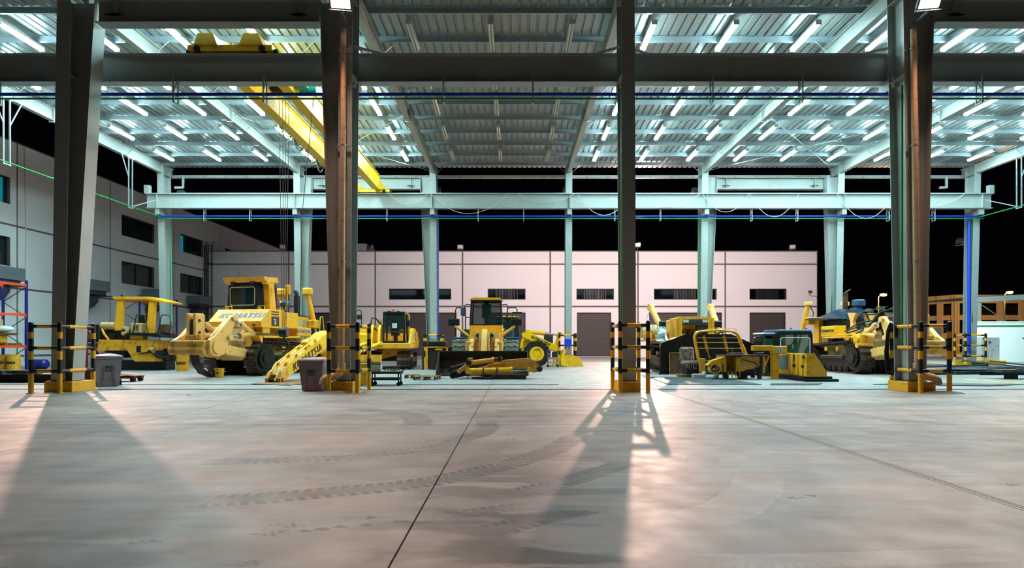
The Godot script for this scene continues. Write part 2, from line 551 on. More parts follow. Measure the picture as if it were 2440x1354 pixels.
# rubber marks, drips and stains on the concrete in front of the canopy
func yard_marks() -> ImageTexture:
	var wpx := 2048
	var hpx := 1536
	var im := Image.create(wpx, hpx, false, Image.FORMAT_RGB8)
	var r := RandomNumberGenerator.new()
	r.seed = 11
	var big := FastNoiseLite.new()
	big.seed = 301
	big.frequency = 0.006
	big.fractal_octaves = 5
	var base := big.get_image(wpx / 2, hpx, false, false, true)
	base.resize(wpx, hpx, Image.INTERPOLATE_BILINEAR)
	var lines := FastNoiseLite.new()
	lines.seed = 302
	lines.frequency = 0.02
	lines.fractal_octaves = 4
	var streak := lines.get_image(wpx / 16, hpx, false, false, true)
	streak.resize(wpx, hpx, Image.INTERPOLATE_CUBIC)
	var bd := base.get_data()
	var sd := streak.get_data()
	var tone := PackedFloat32Array()
	tone.resize(wpx * hpx)
	for i in wpx * hpx:
		tone[i] = 0.90 + (bd[i] / 255.0 - 0.5) * 0.30 + (sd[i] / 255.0 - 0.5) * 0.12
	# trodden dirt lies in ragged patches where the machines turn
	for q in [[1200, 1290, 1.5, 0.30], [1260, 1180, 1.5, 0.2], [1150, 1120, 2.2, 0.13], [1720, 975, 3.0, 0.16], [1250, 980, 3.0, 0.12], [420, 1000, 3.5, 0.12], [1900, 1040, 2.6, 0.12], [60, 1340, 1.2, 0.2], [1400, 1330, 0.8, 0.2]]:
		var g := ground(q[0], q[1])
		var cx := int((g.x + MARK_W * 0.5) * wpx / MARK_W)
		var cy := int((-g.z - 1.0) * hpx / MARK_D)
		var rad: float = q[2]
		var nx := int(rad * wpx / MARK_W)
		var ny := int(rad * 0.7 * hpx / MARK_D)
		for yy in range(maxi(0, cy - ny), mini(hpx, cy + ny)):
			for xx in range(maxi(0, cx - nx), mini(wpx, cx + nx)):
				var e := 1.0 - (pow((xx - cx) / float(nx), 2.0) + pow((yy - cy) / float(ny), 2.0))
				if e <= 0.0: continue
				var k := yy * wpx + xx
				var ragged := clampf((bd[(k * 3 + 77777) % bd.size()] / 255.0 - 0.42 + (sd[k] / 255.0 - 0.5) * 0.5 + e * 0.25 - 0.12) * 5.0, 0.0, 1.0)
				tone[k] -= float(q[3]) * ragged * minf(1.0, e * 2.5)
	var sx := wpx / MARK_W
	var sy := hpx / MARK_D
	# tyre tracks: measured along the marks on the ground, in pixels of the photograph; width m, strength, lug length m
	var tracks := [
		[[[1380, 1036], [1345, 1058], [1312, 1075], [1257, 1094], [1203, 1110], [1126, 1127], [1039, 1146], [940, 1160], [820, 1170], [620, 1188], [430, 1198]], 0.42, 0.62, 0.12],
		[[[1148, 1001], [1170, 1017], [1148, 1034], [1104, 1047], [1039, 1067], [957, 1077], [820, 1091], [640, 1098], [480, 1102]], 0.36, 0.4, 0.12],
		[[[1241, 1075], [1175, 1088], [1077, 1121], [1010, 1134]], 0.34, 0.26, 0.12],
		[[[1500, 1096], [1476, 1108], [1421, 1127], [1328, 1154], [1257, 1170], [1175, 1184], [1126, 1192]], 0.34, 0.55, 0.11],
		[[[1290, 1202], [1203, 1211], [1126, 1222], [1022, 1233], [960, 1240]], 0.22, 0.62, 0.09],
		[[[1390, 1214], [1345, 1225], [1284, 1236], [1203, 1258], [1126, 1271], [1055, 1285]], 0.3, 0.72, 0.10],
		[[[1300, 1302], [1200, 1324], [1110, 1340]], 0.4, 0.42, 0.12],
		[[[985, 1022], [998, 1006], [985, 990], [930, 980], [820, 976]], 0.55, 0.22, 0.0],
		[[[545, 976], [540, 990], [580, 1004], [660, 1010]], 0.5, 0.14, 0.0],
		[[[1130, 984], [1160, 1006], [1150, 1030], [1060, 1052], [940, 1064]], 0.40, 0.2, 0.12],
		[[[1690, 950], [1770, 962], [1776, 976], [1730, 984]], 0.6, 0.26, 0.0],
		[[[1800, 950], [1960, 976], [2100, 1000], [2280, 1012]], 0.5, 0.16, 0.0],
		[[[1640, 936], [1660, 950], [1650, 962], [1600, 972], [1500, 980]], 0.45, 0.2, 0.12],
		[[[1680, 1080], [1670, 1106], [1620, 1118]], 0.4, 0.16, 0.0],
		[[[1810, 1130], [1800, 1170], [1740, 1215], [1650, 1240]], 0.5, -0.08, 0.0],
		[[[1560, 1330], [1800, 1338], [2100, 1330], [2440, 1320]], 0.25, -0.10, 0.08],
	]
	for t in tracks:
		var pts := PackedVector2Array()
		for q in t[0]:
			var g := ground(q[0], q[1])
			pts.append(Vector2(g.x, -g.z))
		var curve := Curve2D.new()
		for i in pts.size():
			var tg := (pts[mini(i + 1, pts.size() - 1)] - pts[maxi(i - 1, 0)]) / 6.0
			curve.add_point(pts[i], -tg, tg)
		var l := curve.get_baked_length()
		var s := 0.0
		while s < l:
			var p := curve.sample_baked(s)
			var p2 := curve.sample_baked(minf(s + 0.02, l))
			var dir := (p2 - p).normalized()
			var side := Vector2(-dir.y, dir.x)
			var fade := minf(1.0, minf(s, l - s) / 0.6)
			var w: float = t[1]
			var steps := int(w * 90)
			for j in steps:
				var u := (j + 0.5) / steps - 0.5
				var hit := 1.0
				if t[3] > 0.0:
					var ph: float = fposmod((s + absf(u) * w * 0.3) / t[3] + (0.5 if u > 0.0 else 0.0), 1.0)
					hit = (1.0 if ph < 0.55 else 0.2) if absf(u) > 0.24 else 0.62
				var at := p + side * u * w
				var ix := int((at.x + MARK_W * 0.5) * sx)
				var iy := int((at.y - 1.0) * sy)
				if ix < 0 or iy < 0 or ix >= wpx or iy >= hpx: continue
				var i := iy * wpx + ix
				var mottled := 0.5 + bd[(i * 7) % bd.size()] / 255.0 * 0.7
				var goal: float = 0.92 - t[2] * hit * fade * mottled
				tone[i] = minf(tone[i], goal) if t[2] > 0.0 else maxf(tone[i], goal)
			s += 0.010
	var out := PackedByteArray()
	out.resize(wpx * hpx * 3)
	for i in wpx * hpx:
		var w := tone[i]
		var warm := (bd[(i + 5000) % bd.size()] / 255.0 - 0.5) * 0.11
		out[i * 3] = int(clampf(w + warm, 0, 1) * 255)
		out[i * 3 + 1] = int(clampf(w, 0, 1) * 255)
		out[i * 3 + 2] = int(clampf(w - warm, 0, 1) * 255)
	im = Image.create_from_data(wpx, hpx, false, Image.FORMAT_RGB8, out)
	# drips, oil spots and clay clods' stains
	for q in [[1380, 1220, 0.16, 0.03, 0.1], [1890, 1186, 0.12, 0.03, 0.1], [1930, 1182, 0.05, 0.015, 0.1], [2405, 1156, 0.1, 0.03, 0.15], [960, 1244, 0.05, 0.02, 0.12], [1005, 1245, 0.05, 0.02, 0.12], [765, 1261, 0.08, 0.02, 0.15], [815, 1256, 0.06, 0.02, 0.15], [875, 1252, 0.05, 0.015, 0.15], [725, 1266, 0.04, 0.015, 0.15]]:
		stain(im, ground(q[0], q[1]), q[2], q[3], Color(q[4], q[4], q[4]), r)
	for q in [[683, 1254, 0.14, 0.05], [668, 1268, 0.14, 0.05], [632, 1275, 0.12, 0.04], [585, 1344, 0.1, 0.04], [350, 1292, 0.12, 0.03], [1220, 1046, 0.16, 0.08], [1680, 1060, 0.1, 0.06], [880, 1234, 0.03, 0.02], [735, 1140, 0.1, 0.05]]:
		stain(im, ground(q[0], q[1]), q[2], q[3], Color(0.58, 0.47, 0.36), r)
	return ImageTexture.create_from_image(im)

func stain(im: Image, g: Vector3, a: float, b: float, c: Color, r: RandomNumberGenerator) -> void:
	var w := im.get_width()
	var h := im.get_height()
	for k in 20:
		var p := Vector2(g.x + r.randfn() * a * 0.5, -g.z + r.randfn() * b * 0.8)
		var x := int((p.x + MARK_W * 0.5) * w / MARK_W)
		var y := int((p.y - 1.0) * h / MARK_D)
		if x > 1 and y > 1 and x < w - 3 and y < h - 3:
			im.fill_rect(Rect2i(x, y, r.randi_range(1, 2), r.randi_range(1, 2)), c)

# ------------------------------------------------------------------ floor
func slab_mesh(x0: float, x1: float, d0: float, d1: float) -> ArrayMesh:
	var b = B.new()
	b.bb(Vector3(x0, -0.2, -d1), Vector3(x1, 0.0, -d0))
	for p in b.v:
		b.uv.append(Vector2(p.x, p.z) / 4.0)
		b.uv2.append(Vector2((p.x + MARK_W * 0.5) / MARK_W, (-p.z - 1.0) / MARK_D))
	return b.mesh()

func make_floor() -> void:
	var fl = structure("floor", "grey concrete yard with tyre marks and dark joints")
	var under = B.new().bb(Vector3(-70, -0.5, -150), Vector3(90, -0.19, 12))
	part(fl, "subbase", under, M.joint)
	var xs = [-70.0, -32.0, -25.8, -19.6, -13.3, -7.08, -0.84, 4.62, 10.8, 17.0, 23.2, 29.4, 40.0, 90.0]
	var ds = [-12.0, 1.0, 10.4, 14.06, 18.22, 26.0, 34.0, 42.0, 50.0, 60.0, 80.0, 150.0]
	for i in xs.size() - 1:
		for j in ds.size() - 1:
			var d0: float = ds[j] + (0.34 if j == 4 else 0.0)
			var g = 0.008
			var marked: bool = xs[i] >= -17.0 and xs[i + 1] <= 17.0 and ds[j] >= 1.0 and ds[j + 1] <= 19.0
			put(fl, "concrete_slab", slab_mesh(xs[i] + g, xs[i + 1] - g, d0 + g, ds[j + 1] - g), M.concrete if marked else M.concrete_far)
	# the joint on the right of the middle has a steel edge on both sides
	for dx in [-0.05, 0.05]:
		part(fl, "edge_strip", B.new().bb(Vector3(4.62 + dx - 0.012, -0.05, -18.2), Vector3(4.62 + dx + 0.012, 0.003, -2.0)), M.grey_paint)
	# trench drain in front of the canopy
	var dr = thing("trench_drain", "long steel grating of a floor drain across the yard", "drain", Vector3(0, 0, -18.39))
	part(dr, "channel", B.new().bb(Vector3(-24, -0.18, -0.165), Vector3(40, -0.12, 0.165)), M.oily)
	for s in [-1, 1]:
		part(dr, "edge_angle", B.new().bb(Vector3(-24, -0.05, s * 0.15 - 0.015), Vector3(40, 0.002, s * 0.15 + 0.015)), M.scrap)
	var bars = B.new()
	for i in 690:
		bars.bb(Vector3(-24 + i * 0.0925, -0.03, -0.135), Vector3(-24 + i * 0.0925 + 0.045, 0.0, 0.135))
	for z in [-0.05, 0.05]:
		bars.bb(Vector3(-24, -0.03, z - 0.008), Vector3(40, -0.002, z + 0.008))
	tag(part(dr, "grating_bars", bars, M.scrap), "", "", "", "stuff")
	# steel strips and plates lying on the slab under the canopy
	solo("floor_rail", B.new().bb(Vector3(-24, 0, -0.03), Vector3(1.6, 0.02, 0.03)), M.dark_steel, "thin dark steel floor strip running past the yellow bucket", "floor strip", Vector3(0, 0, -20.3))
	plate("flat steel plate lying under the rusty open-backed body", [[1545, 899], [1592, 917.5], [1815, 917.5], [1700, 899]])
	plate("flat steel plate lying beside the yellow tank box", [[1836, 914.5], [1836, 918.5], [1950, 918.5], [1960, 914.5]])
	plate("flat steel plate lying behind the guarded column at the drain's end", [[2080, 917], [2360, 921], [2440, 917], [2150, 913.5]])
	plate("pale plate lying under the tip of the yellow arm", [[600, 916], [690, 919.5], [760, 909], [690, 906]], M.wood)

func plate(label: String, px: Array, m: Material = null) -> void:
	var poly = []
	for q in px:
		var g = ground(q[0], q[1])
		poly.append(Vector2(g.x, -g.z))
	var t = Transform3D(Basis(Vector3.RIGHT, Vector3(0, 0, -1), Vector3.UP), Vector3(0, 0.0125, 0))
	solo("steel_plate" if m == null else "board", B.new().prism(poly, t, 0.025), m if m else M.scrap, label, "plate")

# ------------------------------------------------------------------ canopy
const ORD := ["first", "second", "third", "fourth", "fifth", "sixth", "seventh"]

func make_canopy() -> void:
	# roof sheets with ribs; seen from below
	var ceiling = structure("ceiling", "ribbed metal roof sheets of the canopy")
	var sheet = roof_sheet(1.01, 16.0, 38.2)
	for i in 53:
		put(ceiling, "roof_sheet", sheet, M.sheet, Transform3D(Basis(), Vector3(-23.2 + 0.505 + i * 1.01, 13.34, 0)))
	for i in 12:
		var d = 37.05 - 1.9 * i
		var p = B.new()
		p.bb(Vector3(-23.0, 13.12, -d - 0.008), Vector3(30.1, 13.32, -d + 0.008))
		p.bb(Vector3(-23.0, 13.12, -d - 0.07), Vector3(30.1, 13.128, -d))
		p.bb(Vector3(-23.0, 13.312, -d), Vector3(30.1, 13.32, -d + 0.07))
		p.bb(Vector3(-23.0, 13.12, -d - 0.07), Vector3(30.1, 13.145, -d - 0.063))
		tag(put(self, "roof_purlin", p.mesh(), M.purlin), "galvanised roof purlin, %s from the rear eave" % (ORD + ["eighth", "ninth", "tenth", "eleventh", "twelfth"])[i], "purlin", "roof purlins")
	# frames
	for k in range(-2, 5):
		var x = ft(k)
		var ra = thing("roof_rafter", "grey steel roof rafter, %s from the left end of the canopy" % ORD[k + 2], "rafter", Vector3.ZERO, 0.0, "roof rafters")
		part(ra, "beam", B.new().ibeam(Vector3(x, 12.8, -18.0), Vector3(x, 12.8, -37.9), Vector3.UP, 0.6, 0.26), M.steel)
		# stays from the rafter's bottom flange up to the purlins
		for i in range(0, 11, 2):
			var d = 37.05 - 1.9 * i
			for s in [-1, 1]:
				if (k == -2 and s < 0) or (k == 4 and s > 0): continue
				part(ra, "stay", B.new().bar(Vector3(x + s * 0.1, 12.53, -d + 0.02), Vector3(x + s * 0.75, 13.14, -d + 0.02), 0.05, 0.006), M.purlin)
		part(ra, "splice_plate", B.new().bb(Vector3(x - 0.15, 12.42, -28.02), Vector3(x + 0.15, 13.1, -27.98)), M.steel)
		var side = 0
		if k == -1 or k == 2: side = 1
		elif k == 0 or k == 3: side = -1
		if k >= -2 and k <= 4:
			column(x, -D_FRONT, 1.0, side, "front", k)
			column(x, -D_REAR, -1.0, side, "rear", k)
	# struts of the two braced bays, front and rear
	for k in [-1, 2]:
		for row in [["front", -17.95], ["rear", -37.15]]:
			var s = thing("portal_strut", "deep grey strut between the %s columns of the %s braced bay" % [row[0], "left" if k < 0 else "right"], "beam")
			part(s, "beam", B.new().ibeam(Vector3(ft(k) + 0.9, 11.95, row[1]), Vector3(ft(k + 1) - 0.9, 11.95, row[1]), Vector3.UP, 0.75, 0.4), M.steel)
			for x in [ft(k) + 1.5, ft(k + 1) - 1.5]:
				part(s, "stiffener", B.new().bb(Vector3(x - 0.01, 11.6, row[1] - 0.19), Vector3(x + 0.01, 12.3, row[1] + 0.19)), M.steel)
				part(s, "stiffener_lug", B.new().prism([Vector2(-0.3, 0), Vector2(0, 0.06), Vector2(0.3, 0), Vector2(0, -0.06)], Transform3D(Basis(), Vector3(x, 11.8, row[1] + (0.2 if row[0] == "front" else 0.12))), 0.02), M.dark_steel)
	# crane runway beams
	for row in [["front", -18.86, -1.0], ["rear", -36.35, 1.0]]:
		var front: bool = row[0] == "front"
		var z: float = row[1]
		var cb = thing("crane_runway_beam", "dark crane runway beam on the front columns" if front else "pale grey crane runway beam on the rear columns", "beam")
		var xa = -23.55 if front else -23.55
		part(cb, "beam", B.new().ibeam(Vector3(xa, 10.6, z), Vector3(30.6, 10.6, z), Vector3.UP, 0.94, 0.36, 0.03), M.steel)
		part(cb, "rail", B.new().bb(Vector3(xa, 11.07, z - 0.035), Vector3(30.6, 11.14, z + 0.035)), M.purlin)
		for k in range(-2, 5):
			part(cb, "stiffener", B.new().bb(Vector3(ft(k) - 0.012, 10.16, z - 0.17), Vector3(ft(k) + 0.012, 11.04, z + 0.17)), M.steel)
			var bz: float = -18.3 if front else -36.9
			part(cb, "bracket", B.new().bb(Vector3(ft(k) - 0.14, 9.75, minf(z, bz) - 0.1), Vector3(ft(k) + 0.14, 10.13, maxf(z, bz) + 0.1)), M.steel)
			for s in [-1.0, 1.0]:
				part(cb, "tie_bar", B.new().bar(Vector3(ft(k) + s * 0.14, 11.0, -18.15 if front else -36.95), Vector3(ft(k) + s * 0.85, 11.06, z + (0.16 if front else -0.16)), 0.08, 0.05), M.steel)
		for e in [xa + 0.05, 30.55]:
			part(cb, "end_stop", B.new().bb(Vector3(e - 0.16, 11.07, z - 0.14), Vector3(e + 0.16, 11.62, z + 0.14), 0.01), M.steel)
	# rear gutter with its downpipes
	var gu = thing("eave_gutter", "long pale gutter along the rear eave", "gutter")
	part(gu, "trough", B.new().bb(Vector3(-23.1, 12.62, -38.3), Vector3(30.2, 12.8, -38.1)), M.white)
	for x in [-22.2, 29.0]:
		part(gu, "downpipe", B.new().tube([Vector3(x, 12.7, -38.0), Vector3(x, 11.95, -38.0), Vector3(x - 0.5, 11.9, -37.9)], 0.09, 10), M.white)
	# thin brace rods under the roof
	for k in [-1, 2]:
		for s in [0, 1]:
			for seg in [[37.0, 28.0], [28.0, 19.0]]:
				var a = Vector3(ft(k) + 0.2, 12.75, -seg[s])
				var c = Vector3(ft(k + 1) - 0.2, 12.75, -seg[1 - s])
				solo("brace_rod", B.new().cyl(a, c, 0.014, -1, 6), M.purlin, "thin diagonal brace rod under the roof, %s braced bay, %s half, %s" % ["left" if k < 0 else "right", "rear" if seg[0] > 30 else "front", "rising to the left" if s == 0 else "rising to the right"], "rod", Vector3.ZERO, 0.0, "roof brace rods")
	for k in [-2, -1, 1, 2, 3]:
		for f in [0.32, 0.68]:
			solo("sag_rod", B.new().cyl(Vector3(ft(k) + BAY * f, 13.12, -37.0), Vector3(ft(k) + BAY * f, 13.02, -35.2), 0.02, -1, 6), M.purlin, "short thin sag rod below the rear purlins, %s bay, %s one" % [ORD[k + 2], "left" if f < 0.5 else "right"], "rod", Vector3.ZERO, 0.0, "sag rods")

func roof_sheet(w: float, d0: float, d1: float) -> ArrayMesh:
	var b = B.new()
	var prof = [Vector2(-w * 0.5, 0)]
	var p = w / 3.0
	for i in 3:
		var c = -w * 0.5 + p * (i + 0.5)
		prof.append_array([Vector2(c - 0.05, 0), Vector2(c - 0.03, 0.07), Vector2(c + 0.03, 0.07), Vector2(c + 0.05, 0)])
	prof.append(Vector2(w * 0.5, 0))
	for i in prof.size() - 1:
		var a: Vector2 = prof[i]
		var c: Vector2 = prof[i + 1]
		var m = Vector2(c.y - a.y, a.x - c.x).normalized()
		for lay in [[0.0, 1.0], [0.012, -1.0]]:
			b.quad(Vector3(a.x, a.y + lay[0], -d0), Vector3(c.x, c.y + lay[0], -d0), Vector3(c.x, c.y + lay[0], -d1), Vector3(a.x, a.y + lay[0], -d1), Vector3(m.x, m.y, 0) * lay[1])
	return b.mesh()

# a built-up column: outer flange, web and inner flange across the frame, and for the braced bays a tapered leg along the row
func column(x: float, z: float, out: float, side: int, row: String, k: int) -> void:
	var extra = "plain"
	if side != 0: extra = "tapered"
	var which = "%s row, %s from the left end" % [row, ORD[k + 2]]
	var c = thing("steel_column", "grey %s steel column, %s" % [extra, which], "column", Vector3(x, 0, z), 0.0, "canopy columns")
	var w = 0.42
	var top = 13.05
	var base = 0.34 if row == "front" else 0.3
	# local z: 0 is the outer face, -out the inward direction
	var zi0 = -out * 0.62
	var zi1 = -out * 1.02
	var lean = -out * 0.25
	var fl = func(z0: float, z1: float, called: String) -> void:
		var b = B.new()
		b.prism([Vector2(z0 - 0.013, base), Vector2(z0 + 0.013, base), Vector2(z1 + 0.013, top), Vector2(z1 - 0.013, top)], yz(Vector3.ZERO), w)
		part(c, called, b, M.steel)
	fl.call(0.0, lean, "outer_flange")
	fl.call(zi0, zi1, "inner_flange")
	part(c, "web", B.new().prism([Vector2(0, base), Vector2(lean, top), Vector2(zi1, top), Vector2(zi0, base)], yz(Vector3.ZERO), 0.02), M.steel)
	if side != 0:
		var zm0 = zi0 * 0.5
		var zm1 = (lean + zi1) * 0.5
		var s = float(side)
		var xa = 0.38
		var xb = 0.86
		var htop = 12.33
		# the web stands in the plane of the row, the leg's flange looks into the braced bay
		var tilt = Transform3D(Basis(Vector3(s, 0, 0), Vector3(0, 1, (zm1 - zm0) / (top - base)), Vector3(0, 0, s)), Vector3(0, 0, zm0 - base * (zm1 - zm0) / (top - base)))
		part(c, "leg_web", B.new().prism([Vector2(0, base), Vector2(xa, base), Vector2(xb, htop), Vector2(0, htop)], tilt, 0.018), M.steel)
		part(c, "leg_flange", B.new().prism([Vector2(xa - 0.012, base), Vector2(xa + 0.012, base), Vector2(xb + 0.012, htop), Vector2(xb - 0.012, htop)], tilt, 0.5), M.steel)
	# stiffener plates and base plate
	for h in [9.9, 12.45]:
		var f: float = (h - base) / (top - base)
		part(c, "stiffener", B.new().bb(Vector3(-w * 0.5, h - 0.01, lerpf(0, lean, f)), Vector3(w * 0.5, h + 0.01, lerpf(zi0, zi1, f))), M.steel)
	part(c, "base_plate", B.new().bb(Vector3(-0.3, base - 0.03, -out * 0.72), Vector3(0.3, base, out * 0.1)), M.dark_steel)
	if row == "front":
		var pl = B.new()
		if side == 0: pl.bb(Vector3(-0.32, 0, -0.8), Vector3(0.32, base - 0.02, 0.14), 0.012)
		else: pl.bb(Vector3(-0.32 + minf(0, side) * 0.22, 0, -0.8), Vector3(0.32 + maxf(0, side) * 0.22, base - 0.02, 0.14), 0.012)
		part(c, "plinth", pl, M.plinth, "yellow painted concrete plinth")
	else:
		part(c, "plinth", B.new().bb(Vector3(-0.4, 0, -0.4), Vector3(0.4, base - 0.02, 0.75), 0.012), M.plinth, "yellow painted concrete plinth")

# ------------------------------------------------------------------ ceiling lamps
func make_lamps() -> void:
	var housing = B.new()
	housing.bb(Vector3(-0.1, -0.02, -0.95), Vector3(0.1, 0.06, 0.95), 0.01)
	housing.bb(Vector3(-0.1, -0.13, -0.97), Vector3(0.1, 0.03, -0.93))
	housing.bb(Vector3(-0.1, -0.13, 0.93), Vector3(0.1, 0.03, 0.97))
	var hm = housing.mesh()
	var tubes = B.new()
	for x in [-0.055, 0.055]:
		tubes.cyl(Vector3(x, -0.075, -0.92), Vector3(x, -0.075, 0.92), 0.042, -1, 8)
	var tm = tubes.mesh()
	var rows = [34.55, 30.85, 27.45, 24.55, 21.2]
	for k in range(-2, 4):
		for j in 5:
			for i in 3:
				var lit = k != 0
				var p = Vector3(ft(k) + BAY * (i + 0.5) / 3.0, 13.02, -rows[j])
				var l = thing("ceiling_lamp", "%s twin-tube ceiling lamp, %s across in %s bay, %s row from the rear" % ["lit" if lit else "unlit", ORD[i], ORD[k + 2], ORD[j]], "lamp", p, 0.0, "twin-tube lamps under the canopy roof")
				put(l, "housing", hm, M.fixture)
				put(l, "lamp_tube", tm, M.lamp_tube_glow if lit else M.fixture)
				for z in [-0.7, 0.7]:
					part(l, "hanger", B.new().bb(Vector3(-0.01, 0.05, z - 0.01), Vector3(0.01, 0.3, z + 0.01)), M.purlin)
				if lit:
					var a = AreaLight3D.new()
					a.name = "tube_light"
					a.area_size = Vector2(0.2, 1.85)
					a.light_color = Color(0.80, 0.97, 1.0)
					a.light_energy = LAMP_ENERGY
					a.area_range = 80.0
					a.area_attenuation = 2.0
					a.shadow_enabled = true
					a.position = Vector3(0, -0.135, 0)
					a.rotation = Vector3(-PI / 2, 0, 0)
					l.add_child(a)

# a floodlight: housing, yoke and a glowing face with its light just in front
func floodlight(label: String, pos: Vector3, toward: Vector3, energy: float, color: Color, angle: float, size := 0.5, lit := true, mount := Vector3.ZERO) -> void:
	var f = thing("floodlight", label, "floodlight", pos)
	var z = (toward - pos).normalized()
	var x = Vector3.UP.cross(z).normalized()
	var bs = Basis(x, z.cross(x), z)
	var h = B.new()
	h.box(bs * Vector3(0, 0, -0.1), Vector3(size, size * 0.72, 0.16), 0.03, bs)
	h.box(bs * Vector3(0, 0, -0.21), Vector3(size * 0.5, size * 0.4, 0.1), 0.02, bs)
	part(f, "housing", h, M.grey_dark)
	var yk = B.new()
	for s in [-1.0, 1.0]:
		yk.box(bs * Vector3(s * (size * 0.5 + 0.015), 0, -0.1) + Vector3(0, -0.12, 0), Vector3(0.02, 0.4, 0.05), 0.0, bs)
	yk.box(bs * Vector3(0, 0, -0.1) + Vector3(0, -0.32, 0), Vector3(size + 0.06, 0.03, 0.06), 0.0, bs)
	part(f, "yoke", yk, M.grey_paint)
	var rim = B.new()
	for s in [-1.0, 1.0]:
		rim.box(bs * Vector3(s * size * 0.49, 0, 0.0), Vector3(0.03, size * 0.72, 0.06), 0.0, bs)
		rim.box(bs * Vector3(0, s * size * 0.35, 0.0), Vector3(size, 0.03, 0.06), 0.0, bs)
	part(f, "rim", rim, M.grey_dark)
	if mount != Vector3.ZERO:
		part(f, "mount_arm", B.new().bar(Vector3(0, -0.32, 0) - z * 0.1, mount, 0.06, 0.06), M.grey_paint)
	part(f, "lamp_face", B.new().box(bs * Vector3(0, 0, -0.01), Vector3(size * 0.92, size * 0.64, 0.02), 0.0, bs), M.flood_glow if lit else M.fixture)
	if lit:
		var l = SpotLight3D.new()
		l.name = "flood_beam"
		l.light_color = color
		l.light_energy = energy
		l.spot_range = 160.0
		l.spot_attenuation = 2.0
		l.spot_angle = angle
		l.spot_angle_attenuation = 0.5
		l.light_size = 0.18
		l.shadow_enabled = true
		l.position = bs * Vector3(0, 0, 0.06)
		l.basis = Basis(-x, z.cross(x), -z)
		f.add_child(l)

func make_floodlights() -> void:
	var warm = Color(1.0, 0.79, 0.69)
	floodlight("glaring floodlight at the top of the front column above the downpipe, left of centre", Vector3(ft(0) + 0.05, 11.75, -16.95), Vector3(ft(0) + 2.0, 0, -4.0), 125.0, warm, 68.0, 0.6, true, Vector3(0, -0.3, -0.75))
	floodlight("glaring floodlight at the top of the front column near the frame's right edge", Vector3(ft(2) + 0.1, 11.75, -16.95), Vector3(ft(2) - 2.0, 0, -4.0), 125.0, warm, 68.0, 0.6, true, Vector3(0, -0.3, -0.75))
	floodlight("floodlight on the parapet behind the plain front column", Vector3(12.88, 11.75, -58.9), Vector3(4.0, 0.0, -12.0), 740.0, Color(1.0, 0.80, 0.72), 30.0, 0.5, true, Vector3(0, -0.55, -0.75))
	floodlight("floodlight on the left building's roof behind the first visible front column", Vector3(-32.6, 15.2, -41.3), Vector3(-8.0, 0.0, -8.0), 420.0, Color(1.0, 0.80, 0.72), 32.0, 0.5, true, Vector3(-0.05, -0.62, 0))
	# floods behind the rear columns wash the building
	for a in [[0, 105.0], [1, 185.0], [2, 240.0], [3, 195.0]]:
		floodlight("floodlight high behind the %s rear column, facing the building" % ORD[a[0] + 2], Vector3(ft(a[0]), 11.9, -38.7), Vector3(ft(a[0]) + 1.0, 5.0, -59.6), a[1], Color(1.0, 0.89, 0.88), 66.0, 0.45, true, Vector3(0, -0.3, 1.2))
	floodlight("floodlight behind the last rear column, facing the white wall", Vector3(ft(4) + 0.3, 8.4, -38.4), Vector3(41.0, 0.8, -44.3), 280.0, Color(0.86, 1.0, 1.0), 55.0, 0.4, true, Vector3(-0.2, -0.3, 0.8))
	# dark ones that look away from the yard
	floodlight("unlit floodlight on the parapet right of the air duct", Vector3(-5.6, 11.55, -59.0), Vector3(-5.0, 3.0, -40.0), 0.0, warm, 40.0, 0.6, false, Vector3(0, -0.34, -0.75))
	floodlight("unlit floodlight near the parapet's right end", Vector3(29.0, 11.55, -59.0), Vector3(26.0, 3.0, -40.0), 0.0, warm, 40.0, 0.6, false, Vector3(0, -0.34, -0.75))
	floodlight("unlit floodlight on the leftmost rear column", Vector3(ft(-2) + 0.7, 11.45, -37.7), Vector3(ft(-2) + 4.0, 6.0, -50.0), 0.0, warm, 40.0, 0.5, false, Vector3(-0.6, -0.3, 0.1))
	floodlight("unlit floodlight on the parapet behind the crane ropes", Vector3(-24.1, 11.55, -59.0), Vector3(-20.0, 3.0, -40.0), 0.0, warm, 40.0, 0.6, false, Vector3(0, -0.34, -0.75))

